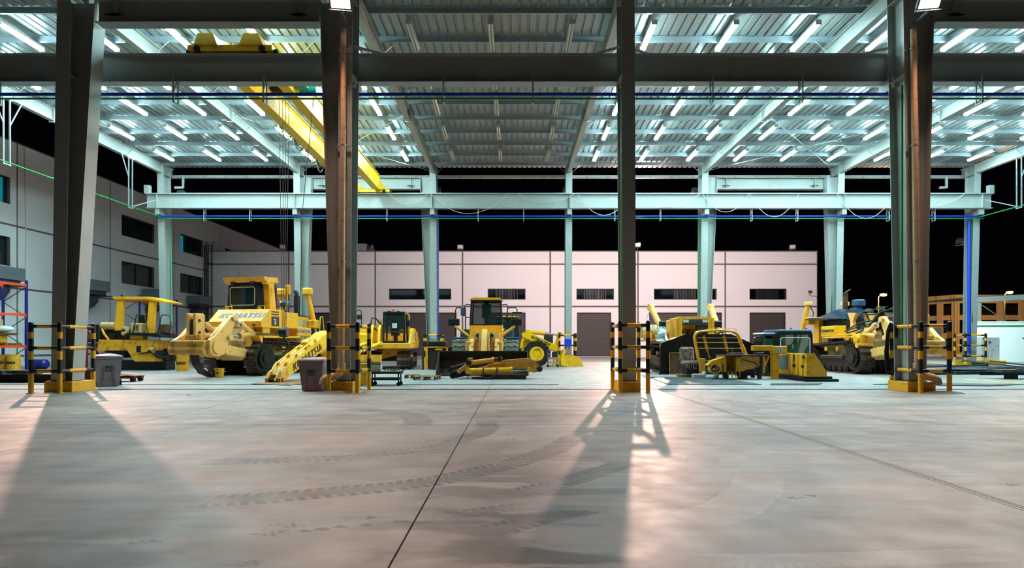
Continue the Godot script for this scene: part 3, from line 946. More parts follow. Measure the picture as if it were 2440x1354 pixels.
# ------------------------------------------------------------------ overhead crane
func make_crane() -> void:
	var c = thing("overhead_crane", "yellow double-girder overhead crane spanning the canopy", "crane")
	var zf = -18.86
	var zr = -36.35
	for g in [[-10.36, -9.95], [-8.87, -8.46]]:
		var x0: float = g[0]
		var x1: float = g[1]
		var bx = B.new()
		bx.prism([Vector2(zf - 0.1, 11.34), Vector2(zf - 1.0, 11.14), Vector2(zr + 1.0, 11.14), Vector2(zr + 0.1, 11.34), Vector2(zr + 0.1, 11.7), Vector2(zr + 1.0, 12.0), Vector2(zf - 1.0, 12.0), Vector2(zf - 0.1, 11.7)], yz(Vector3((x0 + x1) * 0.5, 0, 0)), x1 - x0)
		var gi = part(c, "girder", bx, M.crane_yellow)
		part(gi, "top_flange", B.new().bb(Vector3(x0 - 0.06, 12.0, zr + 1.0), Vector3(x1 + 0.06, 12.03, zf - 1.0)), M.crane_yellow)
		part(gi, "trolley_rail", B.new().bb(Vector3(x0 + 0.17, 12.03, zr + 1.0), Vector3(x0 + 0.23, 12.08, zf - 1.0)), M.dark_steel)
		for z in [zf + 0.02, zr - 0.02]:
			part(gi, "end_plate", B.new().prism([Vector2(x0 - 0.16, 11.32), Vector2(x1 + 0.2, 11.32), Vector2(x1 + 0.06, 11.68), Vector2(x0 - 0.02, 11.68)], Transform3D(Basis(), Vector3(0, 0, z)), 0.5), M.crane_yellow)
	for z in [zf, zr]:
		var e = part(c, "end_carriage", B.new().bb(Vector3(-10.78, 11.14, z - 0.2), Vector3(-7.98, 11.34, z + 0.2), 0.015), M.crane_yellow)
		for x in [-10.45, -8.3]:
			part(e, "wheel", B.new().cyl(Vector3(x, 11.2, z - 0.22), Vector3(x, 11.2, z + 0.22), 0.11, -1, 16), M.dark_steel)
		for x in [-10.84, -7.92]:
			part(e, "buffer", B.new().ball(Vector3(x, 11.2, z), Vector3(0.09, 0.09, 0.09), 10), M.black)
	# trolley with hoist
	var tz = -23.2
	var tr = part(c, "trolley", B.new().bb(Vector3(-10.3, 12.08, tz - 0.8), Vector3(-8.5, 12.25, tz + 0.8), 0.02), M.crane_yellow)
	part(tr, "rope_drum", B.new().cyl(Vector3(-9.9, 12.0, tz), Vector3(-8.9, 12.0, tz), 0.22, -1, 18), M.dark_steel)
	part(tr, "hoist_motor", B.new().cyl(Vector3(-8.42, 11.5, tz + 0.75), Vector3(-7.8, 11.5, tz + 0.75), 0.17, -1, 16).bb(Vector3(-8.42, 11.6, tz + 0.55), Vector3(-8.2, 12.2, tz + 0.95), 0.03), M.motor_teal, "teal hoist motor")
	part(tr, "gearbox", B.new().bb(Vector3(-8.42, 11.35, tz + 1.1), Vector3(-8.0, 11.7, tz + 1.5), 0.04), M.motor_teal, "teal gearbox")
	for x in [-9.62, -9.47, -9.34, -9.2]:
		part(c, "hoist_rope", B.new().cyl(Vector3(x, 12.0, tz + 0.02), Vector3(x * 0.35 - 9.42 * 0.65, 2.0, tz), 0.011, -1, 6), M.wire_rope)
	part(c, "pendant_cable", B.new().tube([Vector3(-8.4, 12.0, tz - 0.6), Vector3(-8.9, 7.0, tz - 0.6), Vector3(-9.0, 2.6, tz - 0.6)], 0.014, 6), M.cable)
	var hb = part(c, "hook_block", B.new().bb(Vector3(-9.56, 1.75, tz - 0.12), Vector3(-9.28, 2.1, tz + 0.12), 0.05).cyl(Vector3(-9.58, 1.95, tz), Vector3(-9.26, 1.95, tz), 0.2, -1, 18), M.oily)
	var hk = []
	for i in 15:
		var a = deg_to_rad(90.0 - i * 19.0)
		hk.append(Vector3(-9.42 + cos(a) * 0.17, 1.42 + sin(a) * 0.17, tz))
	part(hb, "hook", B.new().tube([Vector3(-9.42, 1.78, tz)] + hk, 0.05, 8), M.oily)
	# festoon cables sagging beside the girder
	for s in 7:
		for q in 3:
			var pts = []
			var z0 = -25.5 - s * 1.55
			for i in 9:
				var f = i / 8.0
				pts.append(Vector3(-10.55 - 0.03 * q, 11.55 - (0.45 + 0.12 * q) * (1.0 - pow(2.0 * f - 1.0, 2.0)), z0 - f * 1.55))
			part(c, "festoon_cable", B.new().tube(pts, 0.022, 5), M.cable if q < 2 else M.cable_white)
	part(c, "festoon_rail", B.new().bb(Vector3(-10.62, 11.55, zr + 1.0), Vector3(-10.54, 11.62, zf - 3.0)), M.crane_yellow)

# ------------------------------------------------------------------ buildings
# panels of a wall: u along the wall, v up; holes are [u0, u1, v0, v1]; the panel stands proud of a dark backing so that the joints are grooves
func panels(parent: Node, origin: Vector3, u: Vector3, nrm: Vector3, us: Array, vs: Array, holes: Array, gap: float, thick: float, m: Material) -> void:
	var bs = Basis(u, Vector3.UP, u.cross(Vector3.UP))
	for i in us.size() - 1:
		for j in vs.size() - 1:
			var a0: float = us[i] + gap * 0.5
			var a1: float = us[i + 1] - gap * 0.5
			var b0: float = vs[j] + (gap * 0.5 if j > 0 else 0.0)
			var b1: float = vs[j + 1] - (gap * 0.5 if j < vs.size() - 2 else 0.0)
			var rects = [[a0, a1, b0, b1]]
			for h in holes:
				var nxt = []
				for r in rects:
					if h[0] >= r[1] or h[1] <= r[0] or h[2] >= r[3] or h[3] <= r[2]:
						nxt.append(r)
						continue
					if h[0] > r[0]: nxt.append([r[0], h[0], r[2], r[3]])
					if h[1] < r[1]: nxt.append([h[1], r[1], r[2], r[3]])
					var l: float = maxf(h[0], r[0])
					var q: float = minf(h[1], r[1])
					if h[2] > r[2]: nxt.append([l, q, r[2], h[2]])
					if h[3] < r[3]: nxt.append([l, q, h[3], r[3]])
				rects = nxt
			var b = B.new()
			for r in rects:
				b.box(origin + u * (r[0] + r[1]) * 0.5 + Vector3.UP * (r[2] + r[3]) * 0.5 + nrm * (thick * 0.5), Vector3(r[1] - r[0], r[3] - r[2], thick), 0.0, bs)
			if b.v.size():
				part(parent, "wall_panel", b, m)

func backing(parent: Node, origin: Vector3, u: Vector3, nrm: Vector3, u0: float, u1: float, h: float, holes: Array) -> void:
	var bs = Basis(u, Vector3.UP, u.cross(Vector3.UP))
	var rects = [[u0, u1, 0.0, h]]
	for q in holes:
		var nxt = []
		for r in rects:
			if q[0] >= r[1] or q[1] <= r[0] or q[2] >= r[3] or q[3] <= r[2]:
				nxt.append(r)
				continue
			if q[0] > r[0]: nxt.append([r[0], q[0], r[2], r[3]])
			if q[1] < r[1]: nxt.append([q[1], r[1], r[2], r[3]])
			if q[2] > r[2]: nxt.append([maxf(q[0], r[0]), minf(q[1], r[1]), r[2], q[2]])
			if q[3] < r[3]: nxt.append([maxf(q[0], r[0]), minf(q[1], r[1]), q[3], r[3]])
		rects = nxt
	var b = B.new()
	for r in rects:
		b.box(origin + u * (r[0] + r[1]) * 0.5 + Vector3.UP * (r[2] + r[3]) * 0.5 - nrm * 0.2, Vector3(r[1] - r[0], r[3] - r[2], 0.4), 0.0, bs)
	part(parent, "wall_core", b, M.joint)

func make_back_building() -> void:
	var w = thing("warehouse_building", "long pale concrete-panel warehouse with strip windows and roller doors behind the canopy", "building", Vector3(0, 0, -59.6))
	var us = [-32.28, -23.7, -14.6, -5.43, 3.8, 13.02, 22.2, 31.9]
	var vs = [0.0, 5.35, 9.8, 11.1]
	var wins = [[-13.15, -6.62], [-2.78, 1.2], [6.55, 10.5], [14.7, 21.3], [24.75, 28.65]]
	var doors = [[-22.0, -17.2], [-13.7, -6.05], [-2.85, 1.2], [6.6, 10.2], [14.2, 21.85], [24.75, 28.55]]
	var holes = []
	for q in wins: holes.append([q[0], q[1], 6.08, 7.22])
	for q in doors: holes.append([q[0], q[1], 0.0, 4.72])
	backing(w, Vector3.ZERO, Vector3.RIGHT, Vector3.BACK, -32.28, 31.9, 11.1, holes)
	panels(w, Vector3.ZERO, Vector3.RIGHT, Vector3.BACK, us, vs, holes, 0.17, 0.05, M.panel)
	part(w, "coping", B.new().bb(Vector3(-32.28, 11.1, -0.45), Vector3(31.95, 11.22, 0.1), 0.02), M.grey_paint)
	part(w, "roof", B.new().bb(Vector3(-32.28, 10.5, -22), Vector3(31.9, 10.7, -0.4)), M.grey_dark)
	part(w, "side_wall", B.new().bb(Vector3(31.5, 0, -22), Vector3(31.9, 11.1, -0.4)), M.panel)
	part(w, "side_wall", B.new().bb(Vector3(-32.28, 0, -22), Vector3(-31.9, 11.1, -0.4)), M.panel)
	part(w, "rear_wall", B.new().bb(Vector3(-32.28, 0, -22.4), Vector3(31.9, 11.1, -22)), M.panel)
	for q in wins:
		var x0: float = q[0]
		var x1: float = q[1]
		var wn = part(w, "window", rect_frame(x0, x1, 6.08, 7.22, -0.28, 0.12, 0.08), M.frame_dark)
		part(wn, "pane", B.new().bb(Vector3(x0 + 0.08, 6.16, -0.26), Vector3(x1 - 0.08, 7.14, -0.25)), M.pane_dark)
		part(wn, "blind_box", B.new().bb(Vector3(x0 + 0.08, 6.16, -1.6), Vector3(x1 - 0.08, 7.14, -1.5)), M.interior)
		var c0 = x0 + (x1 - x0) * (0.22 if x1 - x0 < 5 else 0.33)
		var c1 = x0 + (x1 - x0) * (0.78 if x1 - x0 < 5 else 0.67)
		if x0 < -10: continue
		var lou = B.new()
		var nb = int((c1 - c0) / 0.16)
		for i in nb:
			lou.bb(Vector3(c0 + i * 0.16, 6.16, -0.24), Vector3(c0 + i * 0.16 + 0.07, 7.14, -0.16))
		part(wn, "louvre_bars", lou, M.cab_dark)
		for c in [c0, c1]:
			part(wn, "mullion", B.new().bb(Vector3(c - 0.05, 6.1, -0.26), Vector3(c + 0.05, 7.2, -0.14)), M.frame_dark)
	for q in doors:
		var x0: float = q[0]
		var x1: float = q[1]
		var sl = B.new()
		for i in 44:
			sl.prism([Vector2(-0.26, 0.09 + i * 0.105), Vector2(-0.22, 0.1 + i * 0.105), Vector2(-0.22, 0.165 + i * 0.105), Vector2(-0.26, 0.19 + i * 0.105)], yz(Vector3((x0 + x1) * 0.5, 0, 0)), x1 - x0 - 0.1)
		var dr = part(w, "roller_door", sl, M.roller)
		part(dr, "backing", B.new().bb(Vector3(x0, 0, -0.32), Vector3(x1, 4.72, -0.26)), M.roller)
		part(dr, "guide_frame", rect_frame(x0, x1, -0.1, 4.72, -0.2, 0.06, 0.07), M.frame_dark)
		part(dr, "bottom_rail", B.new().bb(Vector3(x0 + 0.06, 0, -0.27), Vector3(x1 - 0.06, 0.11, -0.2)), M.purlin)
	# things on and at the building
	var du = thing("roof_duct", "pale square ventilation duct standing on the warehouse roof", "duct", Vector3(-16.2, 10.7, -60.6))
	var dbx = B.new().bb(Vector3(-0.55, 0, -0.6), Vector3(0.55, 1.35, 0.6), 0.02)
	part(du, "box", dbx, M.purlin)
	part(du, "cross_crease", B.new().bar(Vector3(-0.5, 0.4, 0.6), Vector3(0.5, 1.3, 0.6), 0.02, 0.03).bar(Vector3(-0.5, 1.3, 0.6), Vector3(0.5, 0.4, 0.6), 0.02, 0.03), M.grey_paint)
	part(du, "elbow", B.new().cyl(Vector3(0.55, 0.65, 0), Vector3(1.0, 0.65, 0), 0.6, 0.6, 18), M.grey_dark)
	part(du, "flange", B.new().ring(Vector3(1.0, 0.65, 0), Vector3(1.1, 0.65, 0), 0.5, 0.68, 18), M.purlin)
	var la = thing("caged_ladder", "black caged ladder on the warehouse wall beside the corner", "ladder", Vector3(-31.85, 0, -59.2))
	for x in [-0.3, 0.3]:
		part(la, "rail", B.new().tube([Vector3(x, 0.8, 0), Vector3(x, 11.9, 0), Vector3(x, 12.1, -0.15), Vector3(x, 12.0, -0.4)], 0.03, 6), M.black)
	for i in 37:
		part(la, "rung", B.new().cyl(Vector3(-0.3, 0.9 + i * 0.3, 0), Vector3(0.3, 0.9 + i * 0.3, 0), 0.018, -1, 6), M.black)
	for i in 6:
		var pts = []
		for j in 11:
			var a = PI * j / 10.0
			pts.append(Vector3(-cos(a) * 0.38, 2.8 + i * 1.75, sin(a) * 0.7))
		part(la, "cage_hoop", B.new().tube(pts, 0.025, 5), M.black)
	for j in [1, 3, 5, 7, 9]:
		var a = PI * j / 10.0
		part(la, "cage_strap", B.new().bb(Vector3(-cos(a) * 0.38 - 0.025, 2.8, sin(a) * 0.7 - 0.01), Vector3(-cos(a) * 0.38 + 0.025, 11.7, sin(a) * 0.7 + 0.01)), M.black)
	var br = thing("wall_bracket", "small wall bracket with a curved arm near the warehouse's right end", "bracket", Vector3(31.0, 6.6, -59.5))
	part(br, "arm", B.new().tube([Vector3(0.9, -0.15, 0), Vector3(0.2, -0.15, 0), Vector3(0, 0, 0.05), Vector3(0, 0.25, 0.1)], 0.03, 6), M.grey_dark)
	part(br, "head", B.new().bb(Vector3(-0.15, 0.2, 0), Vector3(0.15, 0.4, 0.3), 0.03), M.grey_dark)

func rect_frame(x0: float, x1: float, y0: float, y1: float, z: float, dz: float, t: float) -> B:
	var b = B.new()
	b.bb(Vector3(x0, y0, z), Vector3(x0 + t, y1, z + dz)).bb(Vector3(x1 - t, y0, z), Vector3(x1, y1, z + dz))
	b.bb(Vector3(x0 + t, y1 - t, z), Vector3(x1 - t, y1, z + dz)).bb(Vector3(x0 + t, y0, z), Vector3(x1 - t, y0 + t, z + dz))
	return b

func make_left_building() -> void:
	# local frame: u runs away from the camera (-z), the wall looks to +x
	var w = thing("workshop_building", "tall pale concrete-panel building with dark windows along the left of the yard", "building", Vector3(-32.4, 0, 0))
	var us = [19.9, 28.4, 36.9, 45.4, 53.9, 62.4, 70.9, 79.4, 88.0]
	var vs = [0.0, 0.66, 5.05, 9.1, 14.5]
	var wins = [[32.3, 36.4], [46.7, 51.0], [54.9, 59.0], [63.4, 67.6]]
	var holes = []
	for q in wins:
		holes.append([q[0], q[1], 10.42, 12.15])
		holes.append([q[0], q[1], 6.45, 8.3])
	var u = Vector3(0, 0, -1)
	backing(w, Vector3.ZERO, u, Vector3.RIGHT, 19.9, 88.0, 14.5, holes)
	panels(w, Vector3.ZERO, u, Vector3.RIGHT, us, vs, holes, 0.13, 0.05, M.panel)
	part(w, "coping", B.new().bb(Vector3(-0.45, 14.5, -88), Vector3(0.08, 14.6, -19.9)), M.grey_dark)
	part(w, "roof", B.new().bb(Vector3(-20, 14.0, -88), Vector3(-0.4, 14.2, -19.9)), M.grey_dark)
	part(w, "front_wall", B.new().bb(Vector3(-20, 0, -20.3), Vector3(-0.4, 14.5, -19.9)), M.panel)
	part(w, "rear_wall", B.new().bb(Vector3(-20, 0, -88), Vector3(-0.4, 14.5, -87.6)), M.panel)
	for q in wins:
		for v in [[10.42, 12.15], [6.45, 8.3]]:
			var d0: float = q[0]
			var d1: float = q[1]
			var f = B.new()
			f.bb(Vector3(-0.3, v[0], -d0 - 0.07), Vector3(-0.2, v[1], -d0)).bb(Vector3(-0.3, v[0], -d1), Vector3(-0.2, v[1], -d1 + 0.07))
			f.bb(Vector3(-0.3, v[0], -d1), Vector3(-0.2, v[0] + 0.07, -d0)).bb(Vector3(-0.3, v[1] - 0.07, -d1), Vector3(-0.2, v[1], -d0))
			f.bb(Vector3(-0.3, v[0], -(d0 + d1) * 0.5 - 0.04), Vector3(-0.2, v[1], -(d0 + d1) * 0.5 + 0.04))
			var wn = part(w, "window", f, M.frame_dark)
			part(wn, "pane", B.new().bb(Vector3(-0.27, v[0] + 0.05, -d1 + 0.05), Vector3(-0.26, v[1] - 0.05, -d0 - 0.05)), M.cab_glass)
			var lit: bool = v[0] > 10 and (d0 < 40 or (d0 > 54 and d0 < 60))
			var room = B.new().bb(Vector3(-2.5, v[0] - 0.1, -d1), Vector3(-2.4, v[1] + 0.1, -d0))
			if lit:
				part(wn, "lit_window_back", B.new().bb(Vector3(-0.46, v[0] + 0.02, -(d1 - 0.03 if d0 < 40 else d0 + 1.3)), Vector3(-0.42, v[1] - 0.02, -d0 - 0.03)), M.window_glow)
			part(wn, "room_back", room, M.interior)
			part(wn, "reveal", B.new().bb(Vector3(-0.4, v[0] - 0.02, -d1), Vector3(-2.4, v[0], -d0)).bb(Vector3(-0.4, v[1], -d1), Vector3(-2.4, v[1] + 0.02, -d0)).bb(Vector3(-0.4, v[0], -d1 - 0.02), Vector3(-2.4, v[1], -d1)).bb(Vector3(-0.4, v[0], -d0), Vector3(-2.4, v[1], -d0 + 0.02)), M.interior)
	# air coolers on the wall
	var cl = [["grey air cooler on the wall beside the left front column", 42.4], ["grey air cooler on the wall above the small pallet rack", 50.0], ["grey air cooler on the wall above the tall pallet rack", 34.9], ["grey air cooler in the shaded corner by the caged ladder", 56.8]]
	for q in cl:
		var a = thing("air_cooler", q[0], "air cooler", Vector3(-32.28, 5.4, -q[1]))
		part(a, "case", B.new().bb(Vector3(0.1, 0.0, -1.0), Vector3(1.35, 0.8, 1.0), 0.03), M.grey_paint)
		part(a, "tray", B.new().bb(Vector3(0.05, -0.3, -0.8), Vector3(1.2, 0.0, 0.8), 0.02), M.grey_dark)
		part(a, "shelf", B.new().bb(Vector3(0, -0.36, -1.1), Vector3(1.4, -0.3, 1.1)), M.dark_steel)
		var pts = []
		for i in 8:
			var t = PI * 0.5 * i / 7.0
			pts.append(Vector3(0.75 - 0.75 * sin(t) * 1.0, -0.36 - 0.75 * (1.0 - cos(t)) * 0.0 - 0.75 * sin(t), 0.0))
		part(a, "duct_elbow", B.new().tube([Vector3(0.7, -0.36, 0), Vector3(0.68, -0.6, 0), Vector3(0.5, -0.85, 0), Vector3(0.2, -0.98, 0), Vector3(0, -1.0, 0)], 0.42, 14), M.grey_dark)
	solo("wall_cable", B.new().tube([Vector3(0.08, 14.4, -37.4), Vector3(0.08, 9.0, -37.5), Vector3(0.08, 5.0, -37.45), Vector3(0.08, 0.3, -37.4)], 0.03, 5), M.cable_white, "thin pale cable running down the left building's wall", "cable", Vector3(-32.4, 0, 0))

func make_far_right() -> void:
	# low walls
	var lw = thing("boundary_wall", "low white boundary wall with conduits at the right of the yard", "wall", Vector3(36.6, 0, -44.4))
	part(lw, "wall", B.new().bb(Vector3(-0.8, 0.0, -0.3), Vector3(30, 3.1, 0.0), 0.02), M.white_wall)
	part(lw, "coping", B.new().bb(Vector3(-0.85, 3.1, -0.36), Vector3(30, 3.2, 0.05), 0.01), M.white_wall)
	part(lw, "kerb", B.new().bb(Vector3(5.0, 0, 0.3), Vector3(30, 0.42, 0.6), 0.03), M.rust)
	for x in [4.6, 6.8]:
		part(lw, "conduit", B.new().tube([Vector3(x, 0.3, 0.04), Vector3(x, 2.9, 0.04), Vector3(x - 0.2, 3.0, 0.04)], 0.03, 6), M.grey_dark)
	part(lw, "conduit", B.new().tube([Vector3(4.0, 1.3, 0.04), Vector3(12.0, 1.25, 0.04)], 0.03, 6), M.grey_dark)
	part(lw, "conduit", B.new().tube([Vector3(3.2, 1.9, 0.05), Vector3(7.2, 1.6, 0.05)], 0.03, 6), M.cable)
	part(lw, "conduit_clamps", B.new().bb(Vector3(4.9, 1.5, 0), Vector3(6.9, 1.55, 0.06)), M.grey_paint)
	solo("boundary_wall", B.new().bb(Vector3(0, 0, -0.15), Vector3(16, 3.6, 0.15), 0.02), M.panel, "low pinkish wall in the distance behind the dozer without a cab", "wall", Vector3(32.2, 0, -64.0))
	var db = thing("distribution_box", "small grey wall-mounted switch box on the white wall", "switch box", Vector3(44.0, 1.25, -44.3))
	part(db, "case", B.new().bb(Vector3(-0.28, 0, 0), Vector3(0.28, 0.72, 0.2), 0.02), M.grey_paint)
	part(db, "knob", B.new().cyl(Vector3(0.08, 0.55, 0.2), Vector3(0.08, 0.55, 0.25), 0.05, -1, 10), M.red)
	part(db, "switch", B.new().bb(Vector3(-0.1, 0.2, 0.2), Vector3(-0.03, 0.5, 0.24)).bb(Vector3(0.03, 0.2, 0.2), Vector3(0.1, 0.3, 0.24)), M.black)
	part(db, "stand_pipe", B.new().cyl(Vector3(0.1, -1.2, 0.08), Vector3(0.1, 0.05, 0.08), 0.035, -1, 8), M.grey_dark)
	var cab = thing("electrical_cabinet", "white electrical cabinet on a yellow plinth beside the last rear column", "cabinet", Vector3(32.3, 0.32, -38.8))
	part(cab, "case", B.new().bb(Vector3(-0.62, 0, -0.4), Vector3(0.62, 1.62, 0.4), 0.02), M.white)
	part(cab, "door", B.new().bb(Vector3(-0.58, 0.04, 0.4), Vector3(0.58, 1.58, 0.425), 0.008), M.white)
	part(cab, "meter", B.new().bb(Vector3(-0.55, 1.46, 0.425), Vector3(-0.38, 1.54, 0.44)), M.black)
	part(cab, "emergency_stop", B.new().bb(Vector3(-0.16, 1.18, 0.425), Vector3(-0.04, 1.3, 0.46)), M.red)
	part(cab, "plinth", B.new().bb(Vector3(-0.8, -0.32, -0.55), Vector3(0.9, 0, 0.6), 0.02), M.plinth)
	# small canopy edge behind the wall
	var sc = thing("shelter", "grey steel shelter with a sloping roof beam behind the white wall", "shelter", Vector3(40.0, 0, -49))
	part(sc, "roof_beam", B.new().bar(Vector3(-1.0, 5.2, 0), Vector3(14, 6.0, 0), 0.5, 0.45), M.steel)
	part(sc, "roof", B.new().bar(Vector3(-1.0, 5.45, -4), Vector3(14, 6.25, -4), 8.0, 0.06), M.grey_dark)
	for x in [0.1, 13.0]:
		part(sc, "post", B.new().bb(Vector3(x - 0.15, 0, -0.15), Vector3(x + 0.15, 5.2, 0.15)), M.steel)
	part(sc, "brace", B.new().bar(Vector3(0.3, 4.9, 0), Vector3(4.0, 2.4, 0), 0.05, 0.05), M.purlin)
	# parking garage lit by sodium lamps
	var g = thing("parking_garage", "distant multi-storey garage lit orange by street lamps", "building", Vector3(0, 0, -95))
	garage_face(g, Vector3(74.0, 0, 0), Vector3(1, 0, 0.0), 22.0, 3)
	garage_face(g, Vector3(74.0, 0, 0), Vector3(-0.42, 0, -0.9).normalized(), 9.0, 2)
	part(g, "inner_core", B.new().bb(Vector3(74.5, 0, -14), Vector3(96, 8.6, -6)), M.interior)
	for q in [["street lamp with a glowing orange head left of the last front column", ground(2093, 848), spot(2103, 703, 78.0)], ["street lamp with a glowing orange head above the white wall", Vector3(71.3, 0, -81), Vector3(70.7, 8.75, -81)]]:
		var foot: Vector3 = q[1]
		var head: Vector3 = q[2]
		foot = Vector3(head.x - 0.6, 0, head.z)
		var s = thing("street_lamp", q[0], "street lamp", foot)
		var hh = head.y
		part(s, "pole", B.new().cyl(Vector3(0, 0, 0), Vector3(0, hh - 0.25, 0), 0.1, 0.07, 10), M.grey_paint)
		part(s, "arm", B.new().cyl(Vector3(0, hh - 0.25, 0), Vector3(0.45, hh + 0.02, 0.1), 0.04, -1, 8), M.grey_paint)
		part(s, "lamp_head", B.new().ball(Vector3(0.6, hh, 0.15), Vector3(0.5, 0.2, 0.26), 14), M.street_glow)
		part(s, "hood", B.new().ball(Vector3(0.6, hh + 0.16, 0.15), Vector3(0.55, 0.12, 0.3), 12), M.grey_dark)
		var l = OmniLight3D.new()
		l.name = "sodium_light"
		l.light_color = Color(1.0, 0.74, 0.36)
		l.light_energy = 130.0
		l.omni_range = 90.0
		l.omni_attenuation = 2.0
		l.light_size = 0.2
		l.shadow_enabled = true
		l.position = Vector3(0.6, hh - 0.45, 0.35)
		s.add_child(l)
	for q in [[2036, 738, "left"], [2098, 735, "right"]]:
		var p = spot(q[0], q[1], 118.0)
		var sg = thing("lit_sign", "distant dim green lit sign, %s one of them" % q[2], "sign", Vector3(p.x, 0, p.z))
		part(sg, "sign_face", B.new().bb(Vector3(-0.9, p.y - 0.4, 0), Vector3(0.9, p.y + 0.4, 0.08)), M.sign_glow)
		part(sg, "post", B.new().bb(Vector3(-0.05, 0, -0.1), Vector3(0.05, p.y, 0)), M.grey_dark)

func garage_face(g: Node, o: Vector3, u: Vector3, length: float, bays: int) -> void:
	var nrm = Vector3(-u.z, 0, u.x)
	if nrm.z < 0: nrm = -nrm
	var bs = Basis(u, Vector3.UP, u.cross(Vector3.UP))
	for v in [[8.2, 9.6], [5.4, 6.2], [2.2, 3.2]]:
		part(g, "spandrel", B.new().box(o + u * length * 0.5 + Vector3.UP * (v[0] + v[1]) * 0.5, Vector3(length, v[1] - v[0], 0.4), 0.0, bs), M.garage_wall)
	for i in bays * 2 + 1:
		var p = o + u * (length * i / (bays * 2))
		part(g, "pier", B.new().box(p + Vector3.UP * 4.8 + nrm * 0.15, Vector3(0.8, 9.6, 0.5), 0.0, bs), M.garage_wall)
	for i in bays:
		# every other bay is closed with cladding boards
		if i == bays - 1:
			for j in 9:
				part(g, "cladding_board", B.new().box(o + u * (length * (i + 0.5) / bays) + Vector3.UP * (0.5 + j * 0.9), Vector3(length / bays - 0.8, 0.86, 0.2), 0.0, bs), M.garage_wall)

